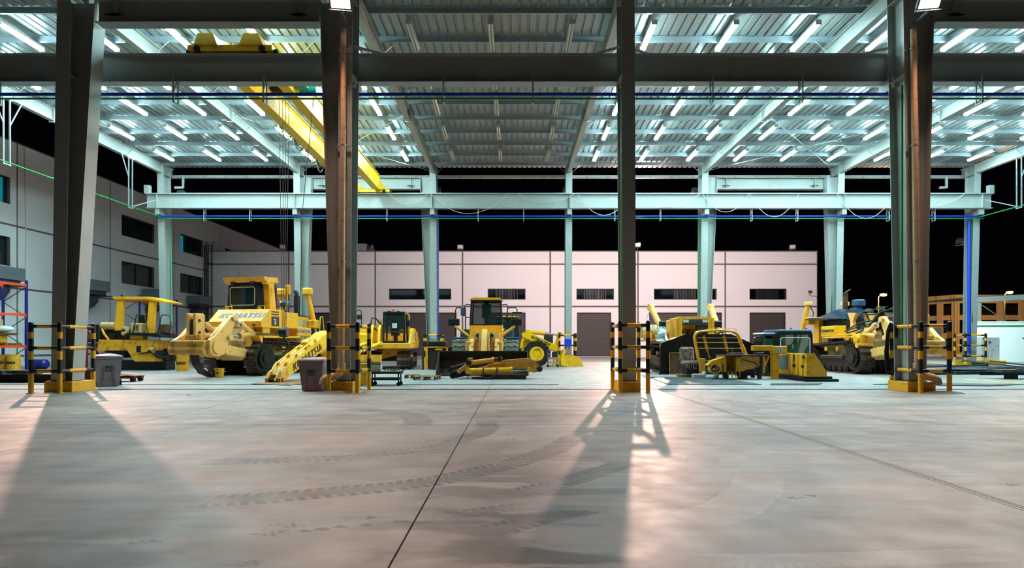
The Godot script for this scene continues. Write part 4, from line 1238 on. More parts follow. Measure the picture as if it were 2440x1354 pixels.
# ------------------------------------------------------------------ pipes and hangers
func make_pipes() -> void:
	for row in [["front", -18.62, -18.86], ["rear", -36.5, -36.35]]:
		var z: float = row[1]
		var far: bool = row[0] == "rear"
		solo("air_pipe", B.new().tube([Vector3(-23.0, 9.68, z), Vector3(30.3, 9.68, z)], 0.055, 10), M.pipe_blue, "long blue air pipe below the %s runway beam" % row[0], "pipe")
		var g = [Vector3(-22.9, 9.52, z + 0.04), Vector3(30.2, 9.52, z + 0.04)]
		solo("air_pipe", B.new().tube(g, 0.032, 8), M.pipe_green, "long green pipe below the blue one, %s row" % row[0], "pipe")
		for k in range(-2, 4):
			for i in [1, 2]:
				var x = ft(k) + BAY * i / 3.0
				var h = thing("pipe_bracket", "open steel pipe bracket under the %s runway beam, %s bay, %s one" % [row[0], ORD[k + 2], "left" if i == 1 else "right"], "bracket", Vector3(x, 0, z), 0.0, "pipe brackets")
				for s in [-0.13, 0.13]:
					part(h, "leg", B.new().bb(Vector3(-0.02, 9.38, s - 0.02), Vector3(0.02, 10.25, s + 0.02)), M.steel)
				part(h, "foot", B.new().bb(Vector3(-0.02, 9.36, -0.15), Vector3(0.02, 9.4, 0.15)), M.steel)
				part(h, "shelf", B.new().bb(Vector3(-0.02, 9.59, -0.15), Vector3(0.02, 9.62, 0.15)), M.steel)
				part(h, "brace", B.new().bar(Vector3(0, 9.72, 0.13), Vector3(0, 10.22, -0.13), 0.03, 0.03), M.steel)
	# pipe along each gable with tall hangers from the rafter
	for e in [["left", -22.75], ["right", 29.95]]:
		solo("air_pipe", B.new().tube([Vector3(e[1], 9.62, -18.6), Vector3(e[1], 9.62, -36.5)], 0.035, 8), M.pipe_green, "green air pipe along the %s gable of the canopy" % e[0], "pipe")
		for d in [25.4, 33.6]:
			var h = thing("pipe_hanger", "tall white hanger frame on the %s gable, %s" % [e[0], "near the rear column" if d > 30 else "nearer the front"], "hanger", Vector3(e[1], 0, -d))
			for s in [-0.16, 0.16]:
				part(h, "upright", B.new().bb(Vector3(-0.025, 9.55, s - 0.025), Vector3(0.025, 12.5, s + 0.025)), M.purlin)
			part(h, "foot", B.new().bb(Vector3(-0.03, 9.5, -0.2), Vector3(0.03, 9.55, 0.2)), M.purlin)
			part(h, "cap", B.new().bb(Vector3(-0.03, 12.46, -0.3), Vector3(0.03, 12.5, 0.3)), M.purlin)
			part(h, "brace", B.new().bar(Vector3(0, 11.3, 0.16), Vector3(0, 12.49, 0.75), 0.04, 0.04), M.purlin)
			part(h, "brace", B.new().bar(Vector3(0, 9.65, -0.16), Vector3(0, 10.6, -2.4), 0.05, 0.05) if d > 30 else B.new().bar(Vector3(0, 11.3, -0.16), Vector3(0, 12.49, -0.75), 0.04, 0.04), M.purlin)
	# risers on the columns
	for q in [[1, "front", M.pipe_green, "green riser pipe on the plain front column", -0.13, -18.0], [2, "front", M.pipe_green, "green riser pipe on the front column with the big floodlight, right one", -0.13, -17.85], [0, "rear", M.pipe_blue, "blue riser pipe on the third rear column", 0.3, -37.0], [2, "rear", M.pipe_green, "green riser pipe on the fifth rear column", -0.28, -37.0], [3, "rear", M.pipe_green, "green riser pipe on the sixth rear column", -0.3, -37.2], [-2, "rear", M.pipe_green, "green riser pipe on the leftmost rear column", 0.28, -37.2]]:
		solo("riser_pipe", B.new().tube([Vector3(q[4], 9.62, 0), Vector3(q[4], 1.4, 0)], 0.035, 8), q[2], q[3], "pipe", Vector3(ft(q[0]), 0, q[5]))
	var rp = thing("riser_pipe", "thick blue and green riser pipes on the last rear column", "pipe", Vector3(ft(4) - 0.32, 0, -36.9))
	part(rp, "blue_pipe", B.new().tube([Vector3(0, 9.75, 0), Vector3(0, 0.8, 0)], 0.1, 10), M.pipe_blue)
	part(rp, "green_pipe", B.new().tube([Vector3(0.2, 9.6, 0), Vector3(0.2, 2.9, 0), Vector3(0.2, 2.85, -0.3)], 0.045, 8), M.pipe_green)
	solo("wall_pipe", B.new().tube([Vector3(0, 2.86, 0), Vector3(14.0, 2.9, 0)], 0.04, 8), M.pipe_green, "green pipe fixed along the top of the white wall", "pipe", Vector3(35.9, 0, -44.33))
	# rainwater pipes down two front columns
	for q in [[0, "left"], [2, "right"]]:
		var p = thing("downpipe", "beige rainwater pipe down the %s floodlit front column" % q[0 + 1], "pipe", Vector3(ft(q[0]) - 0.02, 0, -D_FRONT + 0.13))
		part(p, "pipe", B.new().tube([Vector3(0, 11.2, -0.18), Vector3(0, 0.85, 0.0)], 0.085, 14), M.pvc)
		var s = -1.0 if q[0] == 0 else 1.0
		part(p, "elbow", B.new().tube([Vector3(0, 0.9, 0), Vector3(0.0, 0.72, 0.0), Vector3(s * 0.06, 0.6, 0.03), Vector3(s * 0.2, 0.5, 0.08), Vector3(s * 0.38, 0.45, 0.12), Vector3(s * 0.5, 0.38, 0.14), Vector3(s * 0.52, 0.25, 0.14)], 0.12, 14), M.pvc)
		for h in [0.98, 4.0, 7.6, 10.6]:
			part(p, "clip", B.new().bb(Vector3(-0.22, h - 0.015, -0.1 - h * 0.017), Vector3(0.22, h + 0.015, -0.07 - h * 0.017)).ring(Vector3(0, h - 0.02, -h * 0.017), Vector3(0, h + 0.02, -h * 0.017), 0.08, 0.1, 14), M.purlin)
		solo("mortar_mound", B.new().lathe([Vector2(0.62, 0.0), Vector2(0.5, 0.035), Vector2(0.25, 0.07), Vector2(0.0, 0.08)], Transform3D(Basis.from_scale(Vector3(1, 1, 0.5)), Vector3.ZERO), 20), M.mortar, "low grey mortar mound at the foot of the %s downpipe" % q[1], "mound", Vector3(ft(q[0]) + (-0.15 if q[0] == 0 else 0.5), 0, -D_FRONT + 0.5))
	# loose cables looped along the rear beam
	for i in 9:
		var x0: float = [-8.0, -5.4, 0.2, 4.0, 7.6, 12.0, 15.0, 20.6, 24.5][i]
		var x1: float = [-5.5, -0.4, 3.9, 7.5, 11.9, 15.0, 18.2, 24.3, 28.8][i]
		var sag: float = [0.7, 1.3, 0.6, 1.4, 0.9, 1.2, 1.5, 1.6, 0.8][i]
		var pts = []
		for j in 11:
			var f = j / 10.0
			pts.append(Vector3(lerpf(x0, x1, f), 11.06 - sag * (1.0 - pow(2.0 * f - 1.0, 2.0)), -36.15))
		solo("loop_cable", B.new().tube(pts, 0.018, 5), M.cable_white, "thin cable loop hanging on the rear runway beam, %s from the left" % (ORD + ["eighth", "ninth"])[i], "cable", Vector3.ZERO, 0.0, "cable loops on the rear beam")

# ------------------------------------------------------------------ striped guards round the columns
func striped(parent: Node, called: String, a: Vector3, b: Vector3, r: float, cuts: Array, first_black: bool) -> void:
	# a round post in bands of black and yellow; cuts are fractions of its length
	var all = [0.0] + cuts + [1.0]
	var o = part(parent, called, B.new().cyl(a, b, r, -1, 14), M.safe_black)
	for i in all.size() - 1:
		if (i % 2 == 0) == first_black: continue
		part(o, "yellow_band", B.new().cyl(a.lerp(b, all[i]), a.lerp(b, all[i + 1]), r + 0.003, -1, 14), M.safe_yellow)

func guard(label: String, pos: Vector3, w: float, dp: float, h: float, posts: Array) -> Node3D:
	var g = thing("column_guard", label, "guard rail", pos, 0.0, "striped column guards")
	var r = 0.065
	var c = [Vector3(-w * 0.5, 0, 0), Vector3(w * 0.5, 0, 0), Vector3(w * 0.5, 0, -dp), Vector3(-w * 0.5, 0, -dp)]
	for i in 4:
		if not posts[i]: continue
		striped(g, "post", c[i] + Vector3.UP * h, c[i], r, [0.13, 0.22, 0.40, 0.52, 0.72], true)
		part(g, "post_cap", B.new().ball(c[i] + Vector3.UP * h, Vector3(r, r * 0.7, r), 10), M.safe_black)
		part(g, "foot_plate", B.new().bb(c[i] - Vector3(0.1, 0, 0.1), c[i] + Vector3(0.1, 0.012, 0.1)), M.safe_yellow)
	for i in 4:
		var j = (i + 1) % 4
		if not (posts[i] and posts[j]): continue
		for y in [0.955, 0.645, 0.315]:
			striped(g, "rail", c[i] + Vector3.UP * h * y, c[j] + Vector3.UP * h * y, r * 0.82, [0.25, 0.74], true)
	return g

func make_guards() -> void:
	guard("black and yellow column guard on the left of the frame beside a grey bin", Vector3(ft(-1) + 0.0, 0, -16.98), 0.86, 1.35, 2.1, [true, true, true, false])
	guard("black and yellow column guard around the downpipe left of centre", Vector3(ft(0) + 0.12, 0, -17.0), 0.86, 1.35, 2.1, [true, true, true, false])
	guard("black and yellow column guard around the plain front column", Vector3(ft(1) + 0.06, 0, -17.05), 0.84, 1.3, 2.14, [true, true, true, true])
	var g = guard("black and yellow column guard at the right with black cables hung over it", Vector3(ft(2) + 0.28, 0, -17.0), 0.86, 1.3, 2.12, [true, true, false, true])
	for i in 5:
		var r = RNG.randf_range(-0.05, 0.05)
		part(g, "hung_cable", B.new().tube([Vector3(-0.45 + r, 2.1, -1.15), Vector3(-0.5 + r, 2.16, -1.25), Vector3(-0.56 + r, 1.9, -1.3), Vector3(-0.6 + r * 1.5, 1.2, -1.32), Vector3(-0.56 + r * 2.0, 0.55, -1.3), Vector3(-0.48 + r, 0.48, -1.22), Vector3(-0.42 + r, 0.9, -1.15), Vector3(-0.42 + r, 2.08, -1.1)], 0.022, 6), M.cable)
	guard("small striped guard at the third rear column beside the wooden crate", Vector3(ft(0), 0, -36.6), 1.1, 0.9, 2.1, [true, true, true, true])
	var b = guard("small striped guard at the middle rear column with a blue socket box", Vector3(ft(1) - 0.1, 0, -36.5), 1.05, 0.9, 2.1, [true, true, true, true])
	part(b, "socket_box", B.new().bb(Vector3(-0.22, 1.3, 0.06), Vector3(0.22, 1.78, 0.24), 0.04), M.pipe_blue, "blue socket box")
	part(b, "socket", B.new().cyl(Vector3(-0.12, 1.1, 0.1), Vector3(-0.12, 1.3, 0.1), 0.07, -1, 10).cyl(Vector3(0.1, 1.08, 0.1), Vector3(0.1, 1.3, 0.1), 0.06, -1, 10), M.grey_paint)
	part(b, "ramp_foot", B.new().prism([Vector2(-1.0, 0), Vector2(1.0, 0), Vector2(0.72, 0.62), Vector2(0.45, 0.7), Vector2(-0.45, 0.7), Vector2(-0.78, 0.9)], Transform3D(Basis(), Vector3(0, 0, -0.1)), 0.5), M.plinth, "sloping yellow concrete foot")
	guard("small striped guard at the last rear column beside the white cabinet", Vector3(ft(4) - 0.3, 0, -36.4), 1.3, 0.9, 2.1, [true, true, false, true])

# ------------------------------------------------------------------ machine parts
# hydraulic cylinder: barrel from a, bright rod to b
func ram(parent: Node, a: Vector3, b: Vector3, r: float, share: float, m: Material, rod: Material = null) -> MeshInstance3D:
	var c = a.lerp(b, share)
	var x = (b - a).normalized()
	var bt = B.new()
	bt.cyl(a, c, r, -1, 16)
	bt.cyl(c - x * r * 0.9, c, r * 1.22, -1, 16)
	var side = Vector3.UP.cross(x).normalized()
	bt.cyl(a - side * r * 0.9, a + side * r * 0.9, r * 1.15, -1, 14)
	var o = part(parent, "ram_barrel", bt, m)
	var rt = B.new()
	rt.cyl(c, b, r * 0.55, -1, 12)
	part(o, "ram_rod", rt, rod if rod else M.chrome)
	part(o, "ram_eye", B.new().cyl(b - side * r * 0.8, b + side * r * 0.8, r * 1.0, -1, 14), m)
	return o

# crawler track round two wheels; z runs along the machine, origin at the ground
func crawler(t: Node, x: float, w: float, z0: float, z1: float, r0: float, r1: float, n: int, outer: float, m: Material) -> void:
	var c0 = Vector2(z0, r0 + 0.03)
	var c1 = Vector2(z1, r1 + 0.03)
	var zm = (z0 + z1) * 0.5
	var fr = B.new()
	fr.prism([Vector2(z0 - r0 * 0.5, 0.28), Vector2(z1 + r1 * 0.5, 0.28), Vector2(z1 + r1 * 0.3, r1 * 1.25), Vector2(z0 - r0 * 0.6, r0 * 1.2)], yz(Vector3(x, 0, 0)), w * 0.55)
	fr.box(Vector3(x, r0 * 1.0, zm), Vector3(w * 0.75, 0.2, absf(z1 - z0) * 0.55), 0.03)
	var o = part(t, "track_frame", fr, M.engine)
	var e = x + outer * w * 0.36
	for q in [[c0, r0, "sprocket"], [c1, r1, "idler"]]:
		var ct: Vector2 = q[0]
		var r: float = q[1]
		var wb = B.new()
		wb.cyl(Vector3(x - w * 0.3, ct.y, ct.x), Vector3(x + w * 0.3, ct.y, ct.x), r * 0.84, -1, 28)
		wb.cyl(Vector3(e, ct.y, ct.x), Vector3(e + outer * 0.06, ct.y, ct.x), r * 0.62, -1, 24)
		wb.cyl(Vector3(e, ct.y, ct.x), Vector3(e + outer * 0.12, ct.y, ct.x), r * 0.34, -1, 18)
		for i in 12:
			var a = TAU * i / 12.0
			wb.cyl(Vector3(e + outer * 0.05, ct.y + sin(a) * r * 0.5, ct.x + cos(a) * r * 0.5), Vector3(e + outer * 0.085, ct.y + sin(a) * r * 0.5, ct.x + cos(a) * r * 0.5), 0.028, -1, 6)
		part(o, q[2], wb, M.engine)
	for i in 6:
		var z = lerpf(z0 - 0.35 * signf(z0 - z1), z1 + 0.35 * signf(z0 - z1), (i + 0.5) / 6.0)
		part(o, "track_roller", B.new().cyl(Vector3(x - w * 0.32, 0.24, z), Vector3(x + w * 0.32, 0.24, z), 0.17, -1, 16).cyl(Vector3(e - 0.02, 0.24, z), Vector3(e + outer * 0.05, 0.24, z), 0.1, -1, 12), M.engine)
	for i in 2:
		var z = lerpf(z0, z1, 0.36 + 0.28 * i)
		part(o, "carrier_roller", B.new().cyl(Vector3(x - w * 0.2, r0 * 1.55, z), Vector3(e, r0 * 1.55, z), 0.13, -1, 14), M.yellow_dirty)
	# belt: arc over the rear wheel, top run, arc over the front wheel, bottom run
	var dir = (c1 - c0).normalized()
	var dist = (c1 - c0).length()
	var beta = acos(clampf((r0 - r1) / dist, -1, 1))
	var base = atan2(dir.y, dir.x)
	var sg = 1.0
	var pts = []
	for i in 33:
		var a = base + beta + (TAU - 2.0 * beta) * i / 32.0
		pts.append(c0 + Vector2(cos(a), sin(a)) * r0)
	for i in 33:
		var a = base - beta + (2.0 * beta) * i / 32.0
		pts.append(c1 + Vector2(cos(a), sin(a)) * r1)
	pts.append(pts[0])
	var total = 0.0
	for i in pts.size() - 1: total += pts[i].distance_to(pts[i + 1])
	var pitch = total / n
	var shoe = B.new()
	shoe.box(Vector3(0, 0.0, 0), Vector3(w, 0.035, pitch * 0.97), 0.006)
	shoe.prism([Vector2(pitch * 0.30, 0.015), Vector2(pitch * 0.46, 0.015), Vector2(pitch * 0.42, 0.085), Vector2(pitch * 0.36, 0.085)], yz(Vector3.ZERO), w)
	shoe.box(Vector3(-w * 0.16, -0.05, 0), Vector3(0.06, 0.08, pitch * 0.8)).box(Vector3(w * 0.16, -0.05, 0), Vector3(0.06, 0.08, pitch * 0.8))
	for bx in [-0.28, 0.28]:
		shoe.cyl(Vector3(w * bx, 0.017, -pitch * 0.15), Vector3(w * bx, 0.035, -pitch * 0.15), 0.022, -1, 6)
	var sm = shoe.mesh()
	var s = 0.0
	var seg = 0
	var run = 0.0
	for i in n:
		var goal = pitch * (i + 0.5)
		while seg < pts.size() - 2 and run + pts[seg].distance_to(pts[seg + 1]) < goal:
			run += pts[seg].distance_to(pts[seg + 1])
			seg += 1
		var tg: Vector2 = (pts[seg + 1] - pts[seg]).normalized()
		var p: Vector2 = pts[seg] + tg * (goal - run)
		var zb = Vector3(0, tg.y, tg.x)
		var yb = Vector3(0, -tg.x, tg.y)
		var mid = (c0 + c1) * 0.5
		if Vector2(yb.z, yb.y).dot(p - mid) < 0.0: yb = -yb
		put(o, "track_shoe", sm, m, Transform3D(Basis(yb.cross(zb), yb, zb), Vector3(x, p.y, p.x)))

# cab: corner posts, sills, roof and a pane in each side; tp narrows the top
func cabin(t: Node, called: String, a: Vector3, b: Vector3, tp: float, m: Material, gl: Material, sill := 0.12, p := 0.09, seat := true, skip_bottom := 0.0) -> MeshInstance3D:
	var f = B.new()
	var lo = Vector3(minf(a.x, b.x), minf(a.y, b.y), minf(a.z, b.z))
	var hi = Vector3(maxf(a.x, b.x), maxf(a.y, b.y), maxf(a.z, b.z))
	var c = (lo + hi) * 0.5
	var q = func(x: float, y: float, z: float) -> Vector3:
		var k = 1.0 - tp * y
		return Vector3(c.x + (x - 0.5) * (hi.x - lo.x) * k, lerpf(lo.y, hi.y, y), c.z + (z - 0.5) * (hi.z - lo.z) * k)
	for x in [0.0, 1.0]:
		for z in [0.0, 1.0]:
			f.bar(q.call(x, 0, z), q.call(x, 1, z), p, p, 0.015)
	for y in [0.0, 1.0]:
		for z in [0.0, 1.0]:
			f.bar(q.call(0, y, z), q.call(1, y, z), p, p if y > 0.5 else sill, 0.012)
		for x in [0.0, 1.0]:
			f.bar(q.call(x, y, 0), q.call(x, y, 1), p, p if y > 0.5 else sill, 0.012)
	var o = part(t, called, f, m)
	var rf = B.new()
	rf.box(q.call(0.5, 1.0, 0.5) + Vector3.UP * 0.05, Vector3((hi.x - lo.x) * (1.0 - tp) + p, 0.1, (hi.z - lo.z) * (1.0 - tp) + p), 0.035)
	part(o, "cab_roof", rf, m)
	part(o, "cab_floor", B.new().bb(lo, Vector3(hi.x, lo.y + 0.04, hi.z)), M.black)
	for e in [[0, 0, 1, 0], [0, 1, 1, 1], [0, 0, 0, 1], [1, 0, 1, 1]]:
		var pn = B.new()
		var q0: Vector3 = q.call(e[0], skip_bottom, e[1])
		var q1: Vector3 = q.call(e[2], skip_bottom, e[3])
		var q2: Vector3 = q.call(e[2], 1.0, e[3])
		var q3: Vector3 = q.call(e[0], 1.0, e[1])
		var nn = (q1 - q0).cross(q3 - q0).normalized()
		pn.quad(q0, q1, q2, q3, nn)
		part(o, "pane", pn, gl)
	if seat:
		var sb = B.new()
		var sc = Vector3(c.x, lo.y, c.z)
		sb.box(sc + Vector3(0, 0.45, 0), Vector3(0.5, 0.14, 0.5), 0.04).box(sc + Vector3(0, 0.82, 0.22), Vector3(0.48, 0.62, 0.14), 0.05).box(sc + Vector3(0, 1.2, 0.22), Vector3(0.28, 0.2, 0.12), 0.05)
		sb.cyl(sc, sc + Vector3(0, 0.4, 0), 0.12, -1, 10)
		part(o, "seat", sb, M.oily)
	return o

func tyre(t: Node, c: Vector3, r: float, w: float, axis: Vector3, rim: Material, rub: Material, lugs: int) -> void:
	var side = axis.normalized()
	var up = Vector3.UP
	var fw = side.cross(up)
	var tf = Transform3D(Basis(up, side, up.cross(side)), c)
	var h = w * 0.5
	var b = B.new()
	b.lathe([Vector2(r * 0.55, -h * 0.85), Vector2(r * 0.72, -h), Vector2(r * 0.9, -h * 0.95), Vector2(r * 0.97, -h * 0.75), Vector2(r * 0.97, h * 0.75), Vector2(r * 0.9, h * 0.95), Vector2(r * 0.72, h), Vector2(r * 0.55, h * 0.85)], tf, 32)
	var o = part(t, "tyre", b, rub)
	var lug = B.new()
	# wavy bar across half of the tread
	for k in 4:
		var x0 = -h * 0.98 + k * h * 0.5
		lug.bar(Vector3(x0, 0, (0.08 if k % 2 == 0 else -0.08) * r), Vector3(x0 + h * 0.52, 0, (-0.08 if k % 2 == 0 else 0.08) * r), r * 0.17, r * 0.12)
	var lm = lug.mesh()
	for i in lugs:
		var a = TAU * i / lugs
		var out = up * cos(a) + fw * sin(a)
		put(o, "lug", lm, rub, Transform3D(Basis(side, out, side.cross(out)), c + out * r * 0.965))
	var rb = B.new()
	for s in [-1.0, 1.0]:
		rb.ring(c + side * h * 0.55 * s, c + side * h * 0.9 * s, r * 0.4, r * 0.57, 28)
		rb.cyl(c + side * h * 0.4 * s, c + side * h * 0.6 * s, r * 0.42, -1, 24)
	part(t, "rim", rb, rim)
	part(t, "hub", B.new().cyl(c - side * h * 0.75, c + side * h * 0.75, r * 0.2, -1, 18), rim)

func ripper(t: Node, m: Material, mb: Material) -> void:
	part(t, "ripper_beam", B.new().bb(Vector3(-0.92, 1.2, 1.95), Vector3(0.8, 1.62, 2.5), 0.05).cyl(Vector3(-0.95, 1.2, 2.34), Vector3(0.8, 1.2, 2.34), 0.2, -1, 18), mb)
	for s in [-1.0, 1.0]:
		var pl = B.new()
		pl.prism([Vector2(2.28, 1.15), Vector2(2.1, 0.98), Vector2(1.75, 0.95), Vector2(1.4, 1.08), Vector2(1.24, 1.5), Vector2(0.82, 2.5), Vector2(0.82, 2.7), Vector2(0.95, 2.74), Vector2(1.08, 2.62), Vector2(1.98, 1.8), Vector2(2.3, 1.62)], yz(Vector3(s * 0.86, 0, 0)), 0.16)
		var a = part(t, "ripper_arm", pl, m)
		part(a, "pivot_boss", B.new().cyl(Vector3(s * 0.74, 1.35, 1.85), Vector3(s * 1.0, 1.35, 1.85), 0.3, -1, 24), m)
		part(a, "pivot_boss", B.new().cyl(Vector3(s * 0.74, 2.6, 0.92), Vector3(s * 1.02, 2.6, 0.92), 0.13, -1, 16), m)
		part(a, "pivot_boss", B.new().cyl(Vector3(s * 0.74, 1.75, 1.2), Vector3(s * 1.04, 1.75, 1.2), 0.12, -1, 16), m)
		# curved gusset from beam to arm
		part(a, "gusset", B.new().prism([Vector2(2.1, 1.6), Vector2(2.05, 1.78), Vector2(1.2, 2.5), Vector2(1.12, 2.45), Vector2(1.7, 1.8)], yz(Vector3(s * 0.74, 0, 0)), 0.12), m)
		ram(t, Vector3(s * 0.94, 1.98, -0.15), Vector3(s * 0.94, 2.6, 0.92), 0.12, 0.6, m)
		ram(t, Vector3(s * 0.96, 1.92, -0.2), Vector3(s * 0.96, 1.75, 1.2), 0.12, 0.58, m)
		part(t, "lower_link", B.new().bar(Vector3(s * 0.8, 1.22, 1.3), Vector3(s * 0.8, 0.98, -0.15), 0.2, 0.42, 0.04).cyl(Vector3(s * 0.66, 1.2, 1.2), Vector3(s * 0.95, 1.2, 1.2), 0.22, -1, 18), m)
		part(t, "link_bracket", B.new().prism([Vector2(0.05, 0.75), Vector2(-0.4, 0.75), Vector2(-0.55, 1.5), Vector2(-0.35, 2.25), Vector2(-0.05, 2.25), Vector2(0.1, 2.0), Vector2(-0.12, 1.5)], yz(Vector3(s * 0.8, 0, 0)), 0.3), m)
	# shank in its holder
	var ho = part(t, "shank_holder", B.new().bb(Vector3(-0.24, 1.5, 1.85), Vector3(-0.1, 2.75, 2.3), 0.02).bb(Vector3(0.1, 1.5, 1.85), Vector3(0.24, 2.75, 2.3), 0.02).bb(Vector3(-0.24, 1.5, 1.8), Vector3(0.24, 2.72, 1.9)), m)
	part(ho, "shank_pin", B.new().cyl(Vector3(-0.27, 2.45, 2.1), Vector3(0.27, 2.45, 2.1), 0.06, -1, 12).cyl(Vector3(-0.27, 1.95, 2.1), Vector3(0.27, 1.95, 2.1), 0.06, -1, 12), M.brown_steel)
	part(t, "shank", B.new().prism([Vector2(2.25, 2.5), Vector2(1.95, 2.5), Vector2(1.95, 1.1), Vector2(1.9, 0.75), Vector2(1.65, 0.4), Vector2(1.2, 0.16), Vector2(1.0, 0.03), Vector2(1.35, 0.06), Vector2(1.8, 0.2), Vector2(2.15, 0.55), Vector2(2.3, 0.95)], yz(Vector3.ZERO), 0.12), M.brown_steel)
	part(t, "shank_guard", B.new().prism([Vector2(1.55, 0.3), Vector2(0.95, -0.0), Vector2(1.3, 0.02), Vector2(1.9, 0.25)], yz(Vector3.ZERO), 0.2), M.dark_steel)
	part(t, "counter_plate", B.new().bb(Vector3(-0.3, 1.6, 2.2), Vector3(0.45, 1.85, 2.3), 0.03).cyl(Vector3(0.28, 1.72, 2.2), Vector3(0.28, 1.72, 2.36), 0.08, -1, 12), mb)

# running gear shared by the dozers: tracks, hull, fenders
func dozer_chassis(t: Node, m: Material) -> void:
	for s in [-1.0, 1.0]:
		crawler(t, s * 1.06, 0.66, -0.7, -4.35, 0.78, 0.68, 40, s, M.track)
	part(t, "hull", B.new().prism([Vector2(-0.15, 0.7), Vector2(-0.05, 1.6), Vector2(-0.3, 2.2), Vector2(-4.9, 2.2), Vector2(-5.0, 0.6)], yz(Vector3.ZERO), 1.3), M.sand)
	for s in [-1.0, 1.0]:
		part(t, "fender", B.new().bb(Vector3(s * 0.62, 1.74, -3.2), Vector3(s * 1.42, 1.84, -0.45), 0.02).prism([Vector2(-0.45, 1.84), Vector2(-0.45, 1.5), Vector2(-0.35, 1.5), Vector2(-0.2, 1.84)], yz(Vector3(s * 1.0, 0, 0)), 0.7), m)

func blade(t: Node, w: float, h: float, m: Material, z: float, push: Material) -> void:
	# curved plate, hollow to the front (-z)
	var pr = []
	for i in 9:
		var f = i / 8.0
		pr.append(Vector2(z + 0.34 * sin(PI * f) - 0.15 * f, 0.02 + f * h))
	for i in 9:
		var f = 1.0 - i / 8.0
		pr.append(Vector2(z + 0.06 + 0.34 * sin(PI * f) - 0.15 * f, 0.02 + f * h))
	var o = part(t, "blade", B.new().prism(pr, yz(Vector3.ZERO), w), m)
	for s in [-1.0, 1.0]:
		part(o, "end_plate", B.new().prism([Vector2(z - 0.25, 0.0), Vector2(z + 0.45, 0.05), Vector2(z + 0.4, h), Vector2(z - 0.2, h)], yz(Vector3(s * w * 0.5, 0, 0)), 0.06), m)
		part(t, "push_arm", B.new().bar(Vector3(s * 1.55, 0.5, z + 0.3), Vector3(s * 1.55, 0.7, z + 3.2), 0.22, 0.34, 0.03), push)

func make_machines() -> void:
	dozer_rear()
	dozer_bare()
	dozer_front()
	excavator()
	loader()
	loader_side()
	stripped_tractor()
	arm_leaning()
	arm_on_floor()

